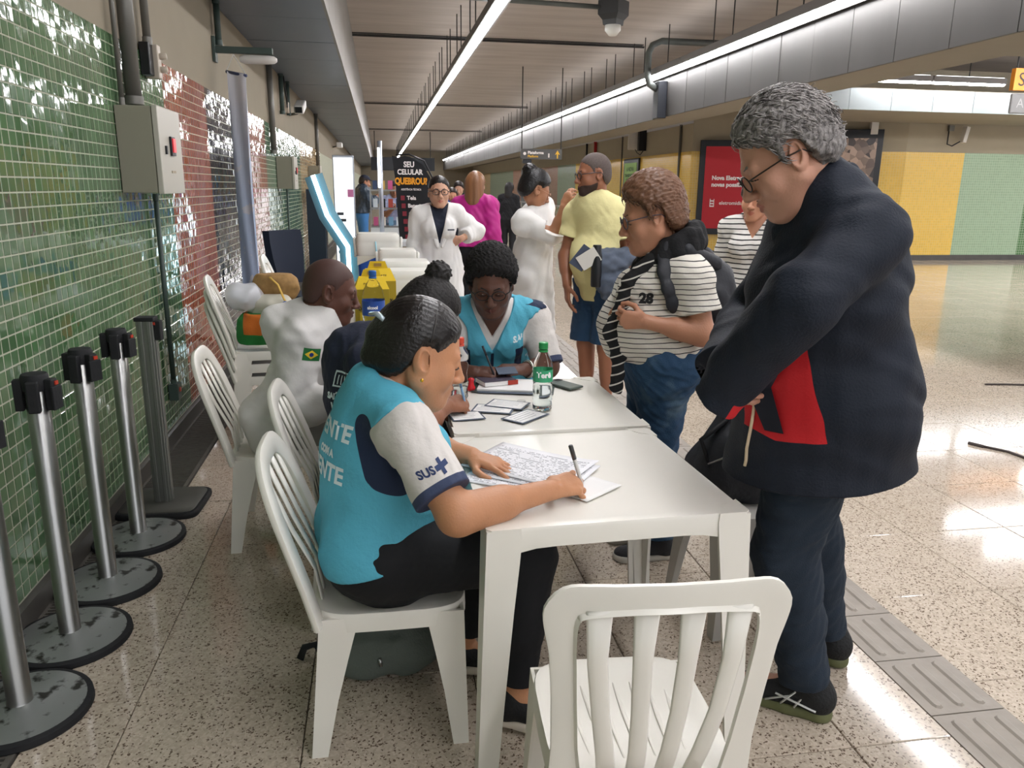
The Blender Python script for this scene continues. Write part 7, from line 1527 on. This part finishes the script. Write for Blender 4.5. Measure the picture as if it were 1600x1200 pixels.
F.post = [lambda P, D: D+folds(P, 203, 32, .008)]; grow('body', F, .007, MATS['black_nylon'], t)
bs_ = bvh_of(P6.shirt); w3 = []
for x_, y_ in ((1082, 392), (1070, 384), (1056, 388), (1046, 402), (1041, 425), (1043, 450), (1050, 474), (1064, 496), (1084, 512)):
    p = at_y(x_, y_, 2.80); h_ = bs_.ray_cast(Vector((p[0], 2.2, p[2])), Vector((0, 1, 0)), .75)
    w3.append(np.array(h_[0])+A(0, -.004, 0) if h_[0] is not None else A(p[0], 2.86, p[2]))
F = Field(.012)
for a_, b_ in zip(w3, w3[1:]): F.rc(a_, b_, .026, .026, side=A(1, 0, .3), q=.42)
F.rc(w3[0], A(1.29, 2.90, 1.24), .026, .03)
grow('strap', F, .005, MATS['black_nylon'], t)
# shopping bag on the chair stack
t = thing('shopping_bag', 'green fabric shopping bag with orange print on the stacked chairs', 'bag', (-.70, 4.80, .60), .0)
gm = mat('green_bag_cloth', '1f7a35', rough=.7, bump=.2); 
def bagf(c, dx, dy, dz, seed, amp=.008, k=.03): F = Field(k); F.el(c, (dx, dy, dz)); F.rc(A(c[0]-dx*.5, c[1], c[2]-dz*.5), A(c[0]+dx*.5, c[1], c[2]-dz*.5), dx*.55, dx*.55, side=A(0, 0, 1), q=.8); F.post = [lambda P, D: D+folds(P, seed, 45, amp)]; return F
F = bagf(A(-.70, 4.78, .70), .15, .12, .14, 211); F.post.append(lambda P, D: smax(smax(D, .592-P[:, 2], .01), P[:, 2]-.78, .006))
og = zone_mat('green_bag_orange', '1f7a35', [('orange', 'c96a1f')], rough=.7); grow('body', F, .007, og, t, zones={'orange': lambda v: np.minimum(.055-np.abs(v[:, 0]+.755), .06-np.abs(v[:, 2]-.72))})
F = bagf(A(-.66, 4.80, .83), .12, .10, .07, 213, .006); F.post.append(lambda P, D: smax(D, P[:, 2]-.885, .004)); grow('white_lining', F, .007, mat('off_white_cloth', 'c9c6b8', rough=.8), t)
t = thing('paper_bag', 'brown patterned bag with yellow handle on top of the green bag', 'bag', (-.63, 4.84, .87)); F = bagf(A(-.63, 4.86, .95), .13, .08, .075, 215, .005); F.post.append(lambda P, D: smax(D, P[:, 2]-1.0, .004)); grow('body', F, .007, mat('brown_print_cloth', '9c7a4c', rough=.8, var=.5, vscale=30), t)
MB().tube([(-.02, -.08, .12), (.03, -.12, .08), (.06, -.13, .0), (.09, -.12, -.06)], .009, 6, flat=.5).obj('handle', mat('yellow_strap', 'd0a850', rough=.7), t, True); MB().lathe([(.0, -.02), (.018, -.01), (.02, .0), (.016, .012), (.0, .018)], 10, (.07, -.14, -.03)).obj('blue_charm', mat('blue_gloss', '2a58a8', rough=.3), t, True)
t = thing('plastic_bag', 'thin white plastic bag hanging over the stacked chair back', 'bag', (-.85, 4.80, .80)); F = bagf(A(-.80, 4.78, .885), .11, .10, .075, 217, .012); grow('body', F, .007, mat('thin_white_plastic', 'd9dbe0', rough=.35, trans=.15), t)
settle()
POOL.shutdown()
